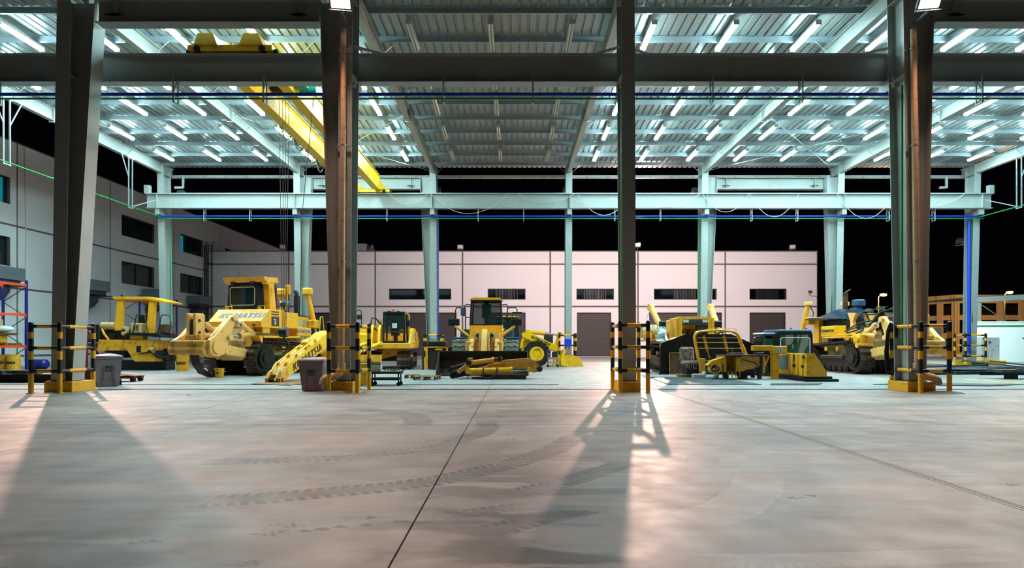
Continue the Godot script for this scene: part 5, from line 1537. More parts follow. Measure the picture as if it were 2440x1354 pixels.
# the big dozer that shows its back and ripper
func dozer_rear() -> void:
	var t = thing("bulldozer", "large yellow bulldozer seen from behind with cab and rear ripper", "bulldozer", Vector3(-12.95, 0, -25.9), deg_to_rad(-14.0))
	dozer_chassis(t, M.yellow)
	ripper(t, M.yellow_pale, M.ochre)
	# fuel tank with the sloping back
	var tk = part(t, "fuel_tank", B.new().prism([Vector2(-0.28, 2.22), Vector2(-0.22, 2.5), Vector2(-0.85, 3.1), Vector2(-1.9, 3.1), Vector2(-1.9, 2.22)], yz(Vector3.ZERO), 2.84), M.yellow)
	var slope = Basis(Vector3.RIGHT, Vector3(0, 0.6, -0.63).normalized(), Vector3(0, 0.63, 0.6).normalized())
	lettering(tk, "KOMATSU", 0.3, Transform3D(slope, Vector3(0.18, 2.78, -0.508)), M.print_blue, 1.25, 0.18)
	part(tk, "tank_cap_handle", B.new().tube([Vector3(0.7, 3.1, -0.95), Vector3(0.7, 3.25, -0.95), Vector3(1.05, 3.25, -0.95), Vector3(1.05, 3.1, -0.95)], 0.025, 6), M.yellow)
	part(tk, "tank_cap_handle", B.new().tube([Vector3(-1.1, 3.1, -0.95), Vector3(-1.1, 3.25, -0.95), Vector3(-0.75, 3.25, -0.95), Vector3(-0.75, 3.1, -0.95)], 0.025, 6), M.yellow)
	part(tk, "reflector", B.new().bb(Vector3(0.95, 2.28, -0.26), Vector3(1.1, 2.38, -0.23)), M.red)
	for x in [-0.95, 0.85]:
		part(tk, "lifting_lug", B.new().cyl(Vector3(x, 3.1, -0.9), Vector3(x, 3.2, -0.9), 0.05, -1, 8), M.yellow)
	# black side panel with stripes and numerals
	part(t, "side_cover", B.new().bb(Vector3(-1.42, 2.22, -3.0), Vector3(-0.7, 3.0, -1.9), 0.03), M.yellow)
	var sd = part(t, "side_cover", B.new().bb(Vector3(0.7, 2.22, -3.0), Vector3(1.42, 3.0, -1.9), 0.03), M.yellow)
	part(sd, "dark_decal", B.new().bb(Vector3(1.42, 2.3, -1.5), Vector3(1.425, 2.75, -0.95)).bb(Vector3(1.42, 2.82, -1.5), Vector3(1.425, 2.88, -0.95)).bb(Vector3(1.42, 2.94, -1.5), Vector3(1.425, 3.0, -0.95)), M.cab_dark)
	lettering(sd, "3", 0.26, Transform3D(Basis(Vector3.UP, PI / 2), Vector3(1.43, 2.5, -1.2)), M.white)
	# vents below the tank
	for s in [-1.0, 1.0]:
		var vt = part(t, "vent_box", B.new().bb(Vector3(s * 0.75, 1.95, -0.9), Vector3(s * 1.4, 2.2, -0.35), 0.02), M.yellow_dirty)
		for i in 6:
			part(vt, "vent_slot", B.new().bb(Vector3(s * (0.85 + i * 0.09), 2.0, -0.36), Vector3(s * (0.88 + i * 0.09), 2.16, -0.33)), M.black)
	# cab and roll-over frame
	cabin(t, "cab", Vector3(-1.12, 3.1, -1.2), Vector3(0.52, 4.3, -2.5), 0.05, M.cab_dark, M.cab_glass, 0.3, 0.13)
	part(t, "window_rim", rounded_rim(Vector3(-0.3, 3.74, -1.11), 0.68, 0.43, 0.1), M.pvc)
	var rp = part(t, "rollover_roof", B.new().prism([Vector2(-1.1, 4.4), Vector2(-0.98, 4.64), Vector2(-2.0, 4.68), Vector2(-2.05, 4.44)], yz(Vector3(-0.16, 0, 0)), 2.3), M.yellow)
	part(rp, "roof_lip", B.new().bb(Vector3(-1.27, 4.3, -1.35), Vector3(-0.95, 4.5, -1.12), 0.02).bb(Vector3(0.75, 4.3, -1.35), Vector3(1.05, 4.5, -1.12), 0.02), M.yellow)
	for x in [-1.14, 0.8]:
		part(t, "rollover_post", B.new().prism([Vector2(-1.35, 4.45), Vector2(-1.75, 4.45), Vector2(-1.95, 2.9), Vector2(-1.5, 2.9)], yz(Vector3(x, 0, 0)), 0.3), M.yellow)
	part(t, "antenna", B.new().cyl(Vector3(-0.65, 4.4, -1.3), Vector3(-0.65, 4.95, -1.3), 0.012, -1, 5), M.black)
	for x in [-0.8, 0.3]:
		part(t, "work_lamp", B.new().bb(Vector3(x - 0.12, 4.32, -1.16), Vector3(x + 0.12, 4.44, -1.02), 0.02), M.black)
	part(t, "mirror", B.new().bb(Vector3(1.2, 3.9, -2.3), Vector3(1.5, 4.35, -2.2), 0.03).tube([Vector3(1.35, 3.9, -2.25), Vector3(1.3, 3.4, -2.25), Vector3(1.25, 3.1, -2.2)], 0.03, 6), M.yellow)
	# engine hood
	var hd = part(t, "engine_hood", B.new().prism([Vector2(-2.8, 2.1), Vector2(-2.8, 3.0), Vector2(-5.0, 2.85), Vector2(-5.1, 2.0)], yz(Vector3.ZERO), 1.5), M.yellow)
	part(hd, "hood_top", B.new().prism([Vector2(-2.8, 3.0), Vector2(-2.8, 3.08), Vector2(-5.0, 2.93), Vector2(-5.0, 2.85)], yz(Vector3.ZERO), 1.3), M.cab_dark)
	part(hd, "side_screen", B.new().bb(Vector3(0.75, 2.15, -4.7), Vector3(0.77, 2.75, -3.7)), M.sand)
	part(hd, "tool_box", B.new().bb(Vector3(0.72, 1.85, -4.3), Vector3(1.3, 2.3, -3.1), 0.03), M.yellow)
	lettering(hd, "KOMATSU", 0.16, Transform3D(Basis(Vector3.UP, PI / 2), Vector3(1.31, 2.1, -3.7)), M.print_blue, 1.2, 0.15)
	part(hd, "exhaust_pipe", B.new().cyl(Vector3(0.5, 2.9, -4.2), Vector3(0.5, 4.0, -4.2), 0.15, -1, 16).tube([Vector3(0.5, 4.0, -4.2), Vector3(0.5, 4.14, -4.2), Vector3(0.38, 4.24, -4.2)], 0.1, 12), M.cab_dark)
	part(hd, "air_precleaner", B.new().cyl(Vector3(0.45, 2.95, -3.3), Vector3(0.45, 3.4, -3.3), 0.1, -1, 12).lathe([Vector2(0.2, 3.3), Vector2(0.27, 3.38), Vector2(0.27, 3.5), Vector2(0.2, 3.62), Vector2(0.0, 3.66)], Transform3D(Basis(), Vector3(0.45, 0.05, -3.3)), 18), M.cab_blue)
	# blade lift cylinders standing at the front
	for s in [-1.0, 1.0]:
		ram(t, Vector3(s * 0.8, 4.15, -4.7), Vector3(s * 1.05, 1.6, -5.3), 0.13, 0.72, M.yellow)
		part(t, "ram_cap", B.new().bb(Vector3(s * 0.8 - 0.24, 4.05, -4.92), Vector3(s * 0.8 + 0.24, 4.45, -4.48), 0.08), M.yellow)
		part(t, "ram_yoke", B.new().bb(Vector3(s * 0.75, 2.3, -5.2), Vector3(s * 1.2, 2.75, -4.7), 0.04), M.yellow_dirty)
		part(t, "grab_rail", B.new().tube([Vector3(s * 1.2, 2.2, -5.2), Vector3(s * 1.25, 2.9, -5.2), Vector3(s * 1.25, 2.95, -5.4), Vector3(s * 1.22, 2.2, -5.6)], 0.03, 6), M.yellow)
	blade(t, 3.8, 1.7, M.yellow_dirty, -6.4, M.yellow_dirty)

func rounded_rim(c: Vector3, hx: float, hy: float, r: float) -> B:
	var pts = []
	for q in [[1, 1, 0], [-1, 1, 90], [-1, -1, 180], [1, -1, 270]]:
		for i in 5:
			var a = deg_to_rad(q[2] + i * 22.5)
			pts.append(c + Vector3(q[0] * (hx - r) + cos(a) * r, q[1] * (hy - r) + sin(a) * r, 0))
	pts.append(pts[0])
	return B.new().tube(pts, 0.022, 6)

# the dozer without cab at the right, shown from its left rear
func dozer_bare() -> void:
	var t = thing("bulldozer", "dismantled yellow bulldozer without a cab, with loose hoses and rear ripper", "bulldozer", Vector3(17.85, 0, -27.0), deg_to_rad(1.0))
	dozer_chassis(t, M.yellow_dirty)
	ripper(t, M.yellow_pale, M.ochre)
	part(t, "deck", B.new().bb(Vector3(-1.35, 1.86, -3.4), Vector3(1.35, 1.96, -0.6), 0.02).prism([Vector2(-0.6, 1.96), Vector2(-0.3, 1.6), Vector2(-0.7, 1.55), Vector2(-1.4, 1.86)], yz(Vector3(-1.0, 0, 0)), 0.7), M.yellow)
	var sc = part(t, "step_grille", B.new().bb(Vector3(-1.4, 1.62, -1.15), Vector3(-1.36, 1.9, -0.75)), M.black)
	for i in 4:
		part(sc, "grille_bar", B.new().bb(Vector3(-1.44, 1.64, -1.12 + i * 0.1), Vector3(-1.4, 1.88, -1.08 + i * 0.1)), M.yellow)
	var bx = part(t, "battery_box", B.new().bb(Vector3(-1.36, 1.96, -3.35), Vector3(-0.75, 2.4, -2.1), 0.02), M.yellow_new)
	lettering(bx, "KOMATSU", 0.15, Transform3D(Basis(Vector3.UP, -PI / 2), Vector3(-1.37, 2.14, -2.72)), M.print_black, 1.15, 0.15)
	part(bx, "box_handle", B.new().tube([Vector3(-1.1, 2.0, -3.35), Vector3(-1.1, 2.0, -3.6), Vector3(-1.1, 2.3, -3.6), Vector3(-1.1, 2.3, -3.35)], 0.03, 6), M.yellow_new)
	# engine bay, open
	part(t, "engine_bay", B.new().bb(Vector3(-0.6, 1.4, -4.6), Vector3(0.6, 2.75, -2.2), 0.04), M.oily)
	part(t, "engine_block", B.new().bb(Vector3(-0.72, 1.6, -3.9), Vector3(-0.5, 2.2, -2.6), 0.05).cyl(Vector3(-0.75, 2.3, -3.6), Vector3(-0.75, 2.3, -2.9), 0.14, -1, 14).cyl(Vector3(-0.72, 1.8, -3.2), Vector3(-0.9, 1.8, -3.2), 0.2, -1, 16), M.engine)
	part(t, "radiator_guard", B.new().prism([Vector2(-4.5, 1.3), Vector2(-4.45, 2.95), Vector2(-4.9, 2.95), Vector2(-5.1, 1.0), Vector2(-4.3, 0.9)], yz(Vector3.ZERO), 1.7), M.yellow)
	part(t, "engine_cover", B.new().prism([Vector2(-2.3, 2.75), Vector2(-2.3, 3.25), Vector2(-3.0, 3.3), Vector2(-4.9, 2.95), Vector2(-4.6, 2.75)], yz(Vector3.ZERO), 1.3), M.cab_blue)
	part(t, "raised_side_door", B.new().prism([Vector2(-2.7, 2.72), Vector2(-4.75, 2.78), Vector2(-4.95, 2.84), Vector2(-4.4, 2.9), Vector2(-2.7, 2.78)], yz(Vector3(-0.98, 0, 0)), 0.8), M.cab_dark)
	part(t, "exhaust_pipe", B.new().cyl(Vector3(-0.2, 3.2, -3.1), Vector3(-0.2, 4.15, -3.1), 0.13, -1, 14).bar(Vector3(-0.25, 4.15, -3.1), Vector3(0.05, 4.35, -3.1), 0.2, 0.02), M.rust)
	part(t, "air_precleaner", B.new().cyl(Vector3(0.25, 3.2, -2.7), Vector3(0.25, 3.5, -2.7), 0.18, -1, 14).lathe([Vector2(0.25, 3.42), Vector2(0.32, 3.48), Vector2(0.32, 3.72), Vector2(0.25, 3.78), Vector2(0.0, 3.8)], Transform3D(Basis(), Vector3(0.25, 0, -2.7)), 18), M.cab_blue)
	part(t, "air_precleaner", B.new().cyl(Vector3(0.45, 2.8, -2.2), Vector3(0.45, 3.1, -2.2), 0.12, -1, 14).lathe([Vector2(0.18, 3.05), Vector2(0.25, 3.12), Vector2(0.2, 3.25), Vector2(0.0, 3.3)], Transform3D(Basis(), Vector3(0.45, 0, -2.2)), 18), M.cab_dark)
	part(t, "filter_stack", B.new().cyl(Vector3(-0.3, 2.3, -2.15), Vector3(-0.3, 2.95, -2.15), 0.16, -1, 14).cyl(Vector3(-0.3, 2.3, -1.8), Vector3(-0.3, 2.85, -1.8), 0.12, -1, 12).bb(Vector3(-0.6, 2.0, -2.0), Vector3(0.1, 2.35, -1.6), 0.05), M.engine)
	# cab mounts left standing
	for q in [[-0.75, -1.55], [0.35, -1.75]]:
		part(t, "cab_mount", B.new().prism([Vector2(q[1] - 0.15, 1.96), Vector2(q[1] + 0.2, 1.96), Vector2(q[1] + 0.1, 2.6), Vector2(q[1] + 0.35, 3.0), Vector2(q[1] - 0.35, 3.05), Vector2(q[1] - 0.1, 2.6)], yz(Vector3(q[0], 0, 0)), 0.16), M.yellow_pale)
	part(t, "mount_bracket", B.new().prism([Vector2(-1.0, 1.96), Vector2(-0.6, 1.96), Vector2(-1.2, 3.0), Vector2(-1.4, 3.0)], yz(Vector3(-0.3, 0, 0)), 0.1), M.sand)
	part(t, "bent_plate", B.new().bar(Vector3(-0.6, 3.02, -1.2), Vector3(0.5, 3.3, -0.9), 0.5, 0.03).bar(Vector3(-0.5, 2.9, -0.9), Vector3(0.4, 2.95, -0.8), 0.3, 0.06), M.scrap)
	# tangle of hoses
	for i in 16:
		var y = RNG.randf_range(1.95, 2.3)
		var x = RNG.randf_range(-0.9, 0.9)
		part(t, "hose", B.new().tube([Vector3(x - 0.6, y - 0.1, -1.4 + RNG.randf() * 0.4), Vector3(x - 0.2, y + 0.25 * RNG.randf(), -0.9 + RNG.randf() * 0.3), Vector3(x + 0.2, y + 0.3, -0.5 + RNG.randf() * 0.3), Vector3(x + 0.6, y, -0.3)], 0.035, 6), M.cable)
	part(t, "hoist_case", B.new().prism([Vector2(-0.2, 1.7), Vector2(0.35, 1.7), Vector2(0.2, 2.75), Vector2(-0.05, 3.0), Vector2(-0.3, 2.6)], yz(Vector3(0.15, 0, 0)), 0.7), M.rust)
	for i in 9:
		var o = i * 0.06
		part(t, "hose", B.new().tube([Vector3(-0.95 + o, 1.9, -0.35), Vector3(-0.75 + o, 2.4, -0.2), Vector3(-0.4 + o, 2.95, -0.1), Vector3(0.1 + o, 3.12 + 0.03 * (i % 3), 0.0), Vector3(0.7 + o, 3.0, 0.1), Vector3(1.1 + o * 0.5, 2.5, 0.1)], 0.04, 6), M.cable)
	part(t, "rear_casting", B.new().bb(Vector3(-1.3, 1.45, -0.7), Vector3(-1.0, 1.95, -0.1), 0.04).cyl(Vector3(-1.42, 1.7, -0.3), Vector3(-0.9, 1.7, -0.3), 0.18, -1, 16).cyl(Vector3(-1.42, 1.4, -0.2), Vector3(-0.9, 1.4, -0.2), 0.13, -1, 16), M.yellow)
	# blade lift rams
	for s in [-1.0, 1.0]:
		ram(t, Vector3(s * 1.05, 3.7, -5.2), Vector3(s * 1.35, 0.9, -5.9), 0.12, 0.62, M.yellow, M.dark_steel)
		part(t, "ram_cap", B.new().bb(Vector3(s * 1.05 - 0.2, 3.62, -5.35), Vector3(s * 1.05 + 0.2, 3.85, -5.05), 0.04), M.yellow_pale)
		part(t, "ram_yoke", B.new().bb(Vector3(s * 0.75, 2.55, -5.4), Vector3(s * 1.2, 2.95, -4.9), 0.04), M.yellow_dirty)
		part(t, "ram_hose", B.new().tube([Vector3(s * 1.0, 3.6, -5.1), Vector3(s * 0.85, 3.2, -5.0), Vector3(s * 0.95, 2.8, -5.0)], 0.025, 6), M.cable)

# dozer facing the camera behind its big blade
func dozer_front() -> void:
	var t = thing("bulldozer", "yellow bulldozer facing the camera behind a tall dark blade, lift rams raised", "bulldozer", Vector3(9.15, 0, -29.0), deg_to_rad(-4.0))
	for s in [-1.0, 1.0]:
		crawler(t, s * 1.15, 0.62, -0.2, -3.9, 0.6, 0.68, 38, s, M.track)
	part(t, "hull", B.new().bb(Vector3(-0.75, 0.6, -4.4), Vector3(0.75, 1.7, 0.2), 0.05), M.yellow_dirty)
	var rg = part(t, "radiator_guard", rect_frame(-0.78, 0.82, 0.9, 2.85, 0.1, 0.3, 0.16), M.yellow)
	part(rg, "guard_side", B.new().bb(Vector3(-0.95, 1.0, -1.2), Vector3(-0.78, 2.8, 0.35), 0.03), M.yellow)
	part(rg, "guard_side", B.new().bb(Vector3(0.82, 1.0, -1.2), Vector3(0.98, 2.8, 0.35), 0.03), M.yellow)
	part(rg, "top_light_bar", B.new().bb(Vector3(-0.6, 2.5, 0.3), Vector3(0.66, 2.72, 0.42), 0.02), M.grey_dark)
	for x in [-0.45, 0.52]:
		part(rg, "head_lamp", B.new().bb(Vector3(x - 0.14, 2.54, 0.42), Vector3(x + 0.14, 2.68, 0.45)), M.white)
	var gr = part(rg, "grille", rect_frame(0.05, 0.66, 1.0, 2.42, 0.32, 0.06, 0.04), M.cab_dark)
	for i in 4:
		part(gr, "grille_bar", B.new().bb(Vector3(0.09 + i * 0.15, 1.0, 0.33), Vector3(0.12 + i * 0.15, 2.4, 0.37)), M.cab_dark)
	for i in 11:
		part(gr, "grille_slat", B.new().bb(Vector3(0.05, 1.08 + i * 0.12, 0.3), Vector3(0.66, 1.13 + i * 0.12, 0.34)), M.cab_blue)
	part(rg, "fan_shroud", B.new().ring(Vector3(-0.2, 1.8, -0.1), Vector3(-0.2, 1.8, 0.05), 0.5, 0.6, 24).bar(Vector3(-0.6, 1.2, 0.0), Vector3(0.1, 2.4, 0.0), 0.12, 0.04).bar(Vector3(0.1, 1.2, 0.0), Vector3(-0.6, 2.4, 0.0), 0.12, 0.04).bb(Vector3(-0.62, 2.2, 0.05), Vector3(0.05, 2.3, 0.12)), M.yellow_dirty)
	part(rg, "core", B.new().bb(Vector3(-0.78, 0.9, -0.3), Vector3(0.82, 2.6, -0.2)), M.oily)
	part(t, "engine_hood", B.new().bb(Vector3(-0.8, 2.0, -3.0), Vector3(0.8, 2.78, -0.2), 0.05), M.yellow)
	for s in [-1.0, 1.0]:
		ram(t, Vector3(s * 1.55 - 0.42, 3.4, -0.9), Vector3(s * 1.35 + 0.05, 1.45, 0.55), 0.15, 0.72, M.yellow_pale)
		part(t, "ram_head", B.new().box(Vector3(s * 1.55 - 0.44, 3.45, -0.92), Vector3(0.2, 0.26, 0.2), 0.05), M.yellow_dirty)
		part(t, "ram_yoke", B.new().bb(Vector3(s * 1.4 - 0.3, 2.2, -0.6), Vector3(s * 1.4 + 0.05, 2.65, 0.1), 0.06), M.oily)
		part(t, "ram_hose", B.new().tube([Vector3(s * 1.5 - 0.55, 3.2, -0.85), Vector3(s * 1.5 - 0.72, 2.8, -0.7), Vector3(s * 1.5 - 0.6, 2.4, -0.4)], 0.025, 6), M.cable_white)
	# the blade: plate with sloping shoulders, its hollow face towards the camera
	var ol = [Vector2(-2.15, 0.02), Vector2(2.15, 0.02), Vector2(2.2, 1.45), Vector2(1.15, 1.93), Vector2(-1.0, 1.93), Vector2(-2.15, 1.5)]
	var bl = part(t, "blade", B.new().prism(ol, Transform3D(Basis(Vector3.RIGHT, deg_to_rad(4.0)), Vector3(0.2, 0, 1.75)), 0.07), M.dark_steel)
	for s in [-1.0, 1.0]:
		part(bl, "blade_wing", B.new().prism([Vector2(1.75, 0.0), Vector2(2.35, 0.0), Vector2(2.2, 1.35), Vector2(1.8, 1.5)], Transform3D(Basis(Vector3(0, 0, 1).rotated(Vector3.UP, s * 0.25), Vector3.UP, Vector3(-1, 0, 0).rotated(Vector3.UP, s * 0.25)), Vector3(0.2 + s * 1.72, 0, 0.05)), 0.06), M.brown_steel)
	part(bl, "cutting_edge", B.new().bb(Vector3(-1.95, 0.0, 1.78), Vector3(2.35, 0.26, 1.84), 0.01), M.dark_steel)
	part(bl, "shoulder_strip", B.new().bar(Vector3(-1.95, 1.5, 1.7), Vector3(-0.8, 1.95, 1.66), 0.08, 0.04), M.yellow_pale)
	for s in [-1.0, 1.0]:
		part(t, "push_arm", B.new().bar(Vector3(s * 1.75, 0.55, 1.6), Vector3(s * 1.75, 0.65, -2.6), 0.3, 0.42, 0.04), M.rust)
		part(t, "brace_strut", B.new().bar(Vector3(s * 1.7, 1.3, 1.6), Vector3(s * 1.72, 0.8, -0.4), 0.16, 0.16, 0.03), M.brown_steel)
	# parts and tank behind the rams
	part(t, "cab_platform", B.new().bb(Vector3(-2.0, 1.6, -4.2), Vector3(0.9, 1.72, -1.4), 0.02), M.ochre)
	part(t, "hydraulic_tank", B.new().cyl(Vector3(-2.2, 2.15, -2.6), Vector3(-0.8, 2.15, -2.6), 0.38, -1, 22).cyl(Vector3(-1.9, 2.5, -2.6), Vector3(-1.9, 2.66, -2.6), 0.08, -1, 10), M.sand, "beige cylindrical tank")
	part(t, "valve_block", B.new().bb(Vector3(-2.2, 1.72, -2.2), Vector3(-1.75, 2.05, -1.8), 0.03).bb(Vector3(-1.6, 1.72, -2.0), Vector3(-1.1, 1.95, -1.7), 0.03), M.ochre)

# excavator turned to the camera, boom taken off
func excavator() -> void:
	var t = thing("excavator", "yellow excavator with its boom taken off, cab facing the camera", "excavator", Vector3(-7.4, 0, -31.9), deg_to_rad(5.0))
	for x in [-1.15, 1.15]:
		crawler(t, x, 0.75, -0.5, -4.2, 0.46, 0.46, 40, signf(x), M.track)
		part(t, "track_cover", B.new().bb(Vector3(x - 0.12, 0.35, -3.8), Vector3(x + 0.42 * signf(x), 0.66, -0.9), 0.05), M.dark_steel)
	part(t, "undercarriage", B.new().bb(Vector3(-0.9, 0.45, -3.4), Vector3(0.9, 0.95, -1.2), 0.06), M.oily)
	part(t, "slew_ring", B.new().cyl(Vector3(0, 0.9, -2.2), Vector3(0, 1.2, -2.2), 0.75, 0.65, 26).prism([Vector2(-0.2, 0.55), Vector2(1.35, 0.95), Vector2(1.2, 1.15), Vector2(0.0, 1.15)], Transform3D(Basis(), Vector3(-0.1, 0, -1.3)), 0.6), M.yellow)
	# upper deck
	part(t, "deck", B.new().bb(Vector3(-1.35, 1.18, -4.4), Vector3(1.5, 1.5, 0.1), 0.04), M.yellow)
	part(t, "counterweight", B.new().prism([Vector2(-1.4, -0.0), Vector2(1.55, 0.0), Vector2(1.6, 0.35), Vector2(1.5, 1.0), Vector2(1.2, 1.2), Vector2(-1.2, 1.2), Vector2(-1.45, 0.9)], Transform3D(Basis(), Vector3(0.05, 1.2, -4.3)), 0.9), M.yellow)
	var sp = part(t, "side_door", B.new().prism([Vector2(-0.9, 1.5), Vector2(-3.9, 1.5), Vector2(-3.9, 2.4), Vector2(-2.2, 2.4), Vector2(-1.6, 2.1)], yz(Vector3(1.42, 0, 0)), 0.16), M.yellow_new)
	part(sp, "side_decal", B.new().bb(Vector3(1.5, 1.65, -3.7), Vector3(1.505, 2.2, -3.45)).bb(Vector3(1.5, 1.7, -2.4), Vector3(1.505, 2.1, -2.3)), M.black)
	part(sp, "side_label", B.new().bb(Vector3(1.5, 1.65, -3.35), Vector3(1.505, 1.9, -3.1)), M.white)
	# cab stands on the camera's right of the boom foot
	var c = cabin(t, "cab", Vector3(0.02, 1.55, -1.55), Vector3(1.22, 3.2, -0.05), 0.06, M.cab_dark, M.cab_glass, 0.16, 0.1, true, 0.32)
	part(c, "yellow_post", B.new().tube([Vector3(1.3, 1.6, -1.75), Vector3(1.3, 3.15, -1.75), Vector3(1.22, 3.25, -1.6), Vector3(1.0, 3.26, -1.0), Vector3(0.95, 3.3, -0.2)], 0.05, 8), M.yellow_new)
	var gd = part(c, "front_guard", rect_frame(0.06, 1.18, 1.58, 2.18, 0.0, 0.05, 0.04), M.rust)
	for i in 15:
		part(gd, "guard_wire", B.new().bb(Vector3(0.1 + i * 0.073, 1.6, 0.015), Vector3(0.112 + i * 0.073, 2.16, 0.03)), M.rust)
	for i in 8:
		part(gd, "guard_wire", B.new().bb(Vector3(0.08, 1.66 + i * 0.066, 0.03), Vector3(1.16, 1.672 + i * 0.066, 0.042)), M.rust)
	part(c, "paper_notice", B.new().bb(Vector3(0.52, 2.35, 0.0), Vector3(0.8, 2.62, 0.006)), M.white)
	part(c, "beacon_light", B.new().cyl(Vector3(0.55, 3.28, -0.3), Vector3(0.55, 3.36, -0.3), 0.08, -1, 12).ball(Vector3(0.55, 3.4, -0.3), Vector3(0.08, 0.1, 0.08), 12), M.orange)
	part(c, "work_lamp", B.new().bb(Vector3(0.25, 3.22, -0.1), Vector3(0.45, 3.33, 0.0), 0.02).bb(Vector3(0.75, 3.22, -0.1), Vector3(0.95, 3.33, 0.0), 0.02), M.black)
	part(c, "mirror", B.new().box(Vector3(1.42, 2.65, -0.1), Vector3(0.2, 0.36, 0.08), 0.03).tube([Vector3(1.22, 2.3, -0.1), Vector3(1.4, 2.4, -0.1), Vector3(1.4, 2.7, -0.12)], 0.02, 6), M.cab_dark)
	# the other side: tanks and the boom foot with its two rams
	part(t, "fuel_tank", B.new().bb(Vector3(-1.45, 1.5, -2.6), Vector3(-0.7, 2.55, -0.6), 0.12), M.yellow_new)
	part(t, "step_box", B.new().bb(Vector3(-1.55, 1.45, -0.6), Vector3(-0.85, 2.05, 0.25), 0.08), M.yellow_new)
	part(t, "bonnet", B.new().bb(Vector3(-1.3, 1.5, -4.2), Vector3(0.0, 2.55, -2.6), 0.08), M.yellow)
	part(t, "boom_foot", B.new().prism([Vector2(0.2, 1.35), Vector2(-0.6, 1.35), Vector2(-0.9, 2.1), Vector2(-0.5, 2.55), Vector2(-0.1, 2.3)], yz(Vector3(-0.2, 0, 0)), 0.14).prism([Vector2(0.2, 1.35), Vector2(-0.6, 1.35), Vector2(-0.9, 2.1), Vector2(-0.5, 2.55), Vector2(-0.1, 2.3)], yz(Vector3(-0.62, 0, 0)), 0.14), M.yellow_new)
	ram(t, Vector3(-0.12, 1.5, 0.1), Vector3(-1.1, 1.02, 1.1), 0.1, 0.85, M.yellow_new)
	ram(t, Vector3(-0.85, 1.52, 0.1), Vector3(-1.75, 1.12, 1.0), 0.1, 0.85, M.yellow_new)
	part(t, "boom_hose", B.new().tube([Vector3(-0.4, 2.2, -0.6), Vector3(-0.75, 2.6, -0.6), Vector3(-0.7, 2.95, -0.6), Vector3(-0.45, 2.9, -0.6), Vector3(-0.1, 2.45, -0.7)], 0.04, 8), M.cable)
	part(t, "hose_valve", B.new().bb(Vector3(-0.35, 2.4, -0.9), Vector3(-0.2, 2.85, -0.7)).bb(Vector3(-0.7, 2.35, -1.4), Vector3(0.0, 2.5, -0.7)), M.yellow_dirty)
	part(t, "mirror_mast", B.new().tube([Vector3(-1.3, 2.5, -0.8), Vector3(-1.32, 3.35, -0.8), Vector3(-1.45, 3.42, -0.8), Vector3(-1.6, 3.35, -0.8), Vector3(-1.85, 2.6, -0.8)], 0.03, 6).box(Vector3(-1.45, 3.0, -0.78), Vector3(0.36, 0.28, 0.06), 0.02), M.black)
	part(t, "exhaust_pipe", B.new().cyl(Vector3(-0.6, 2.5, -3.2), Vector3(-0.6, 2.85, -3.2), 0.1, -1, 12), M.cab_blue)

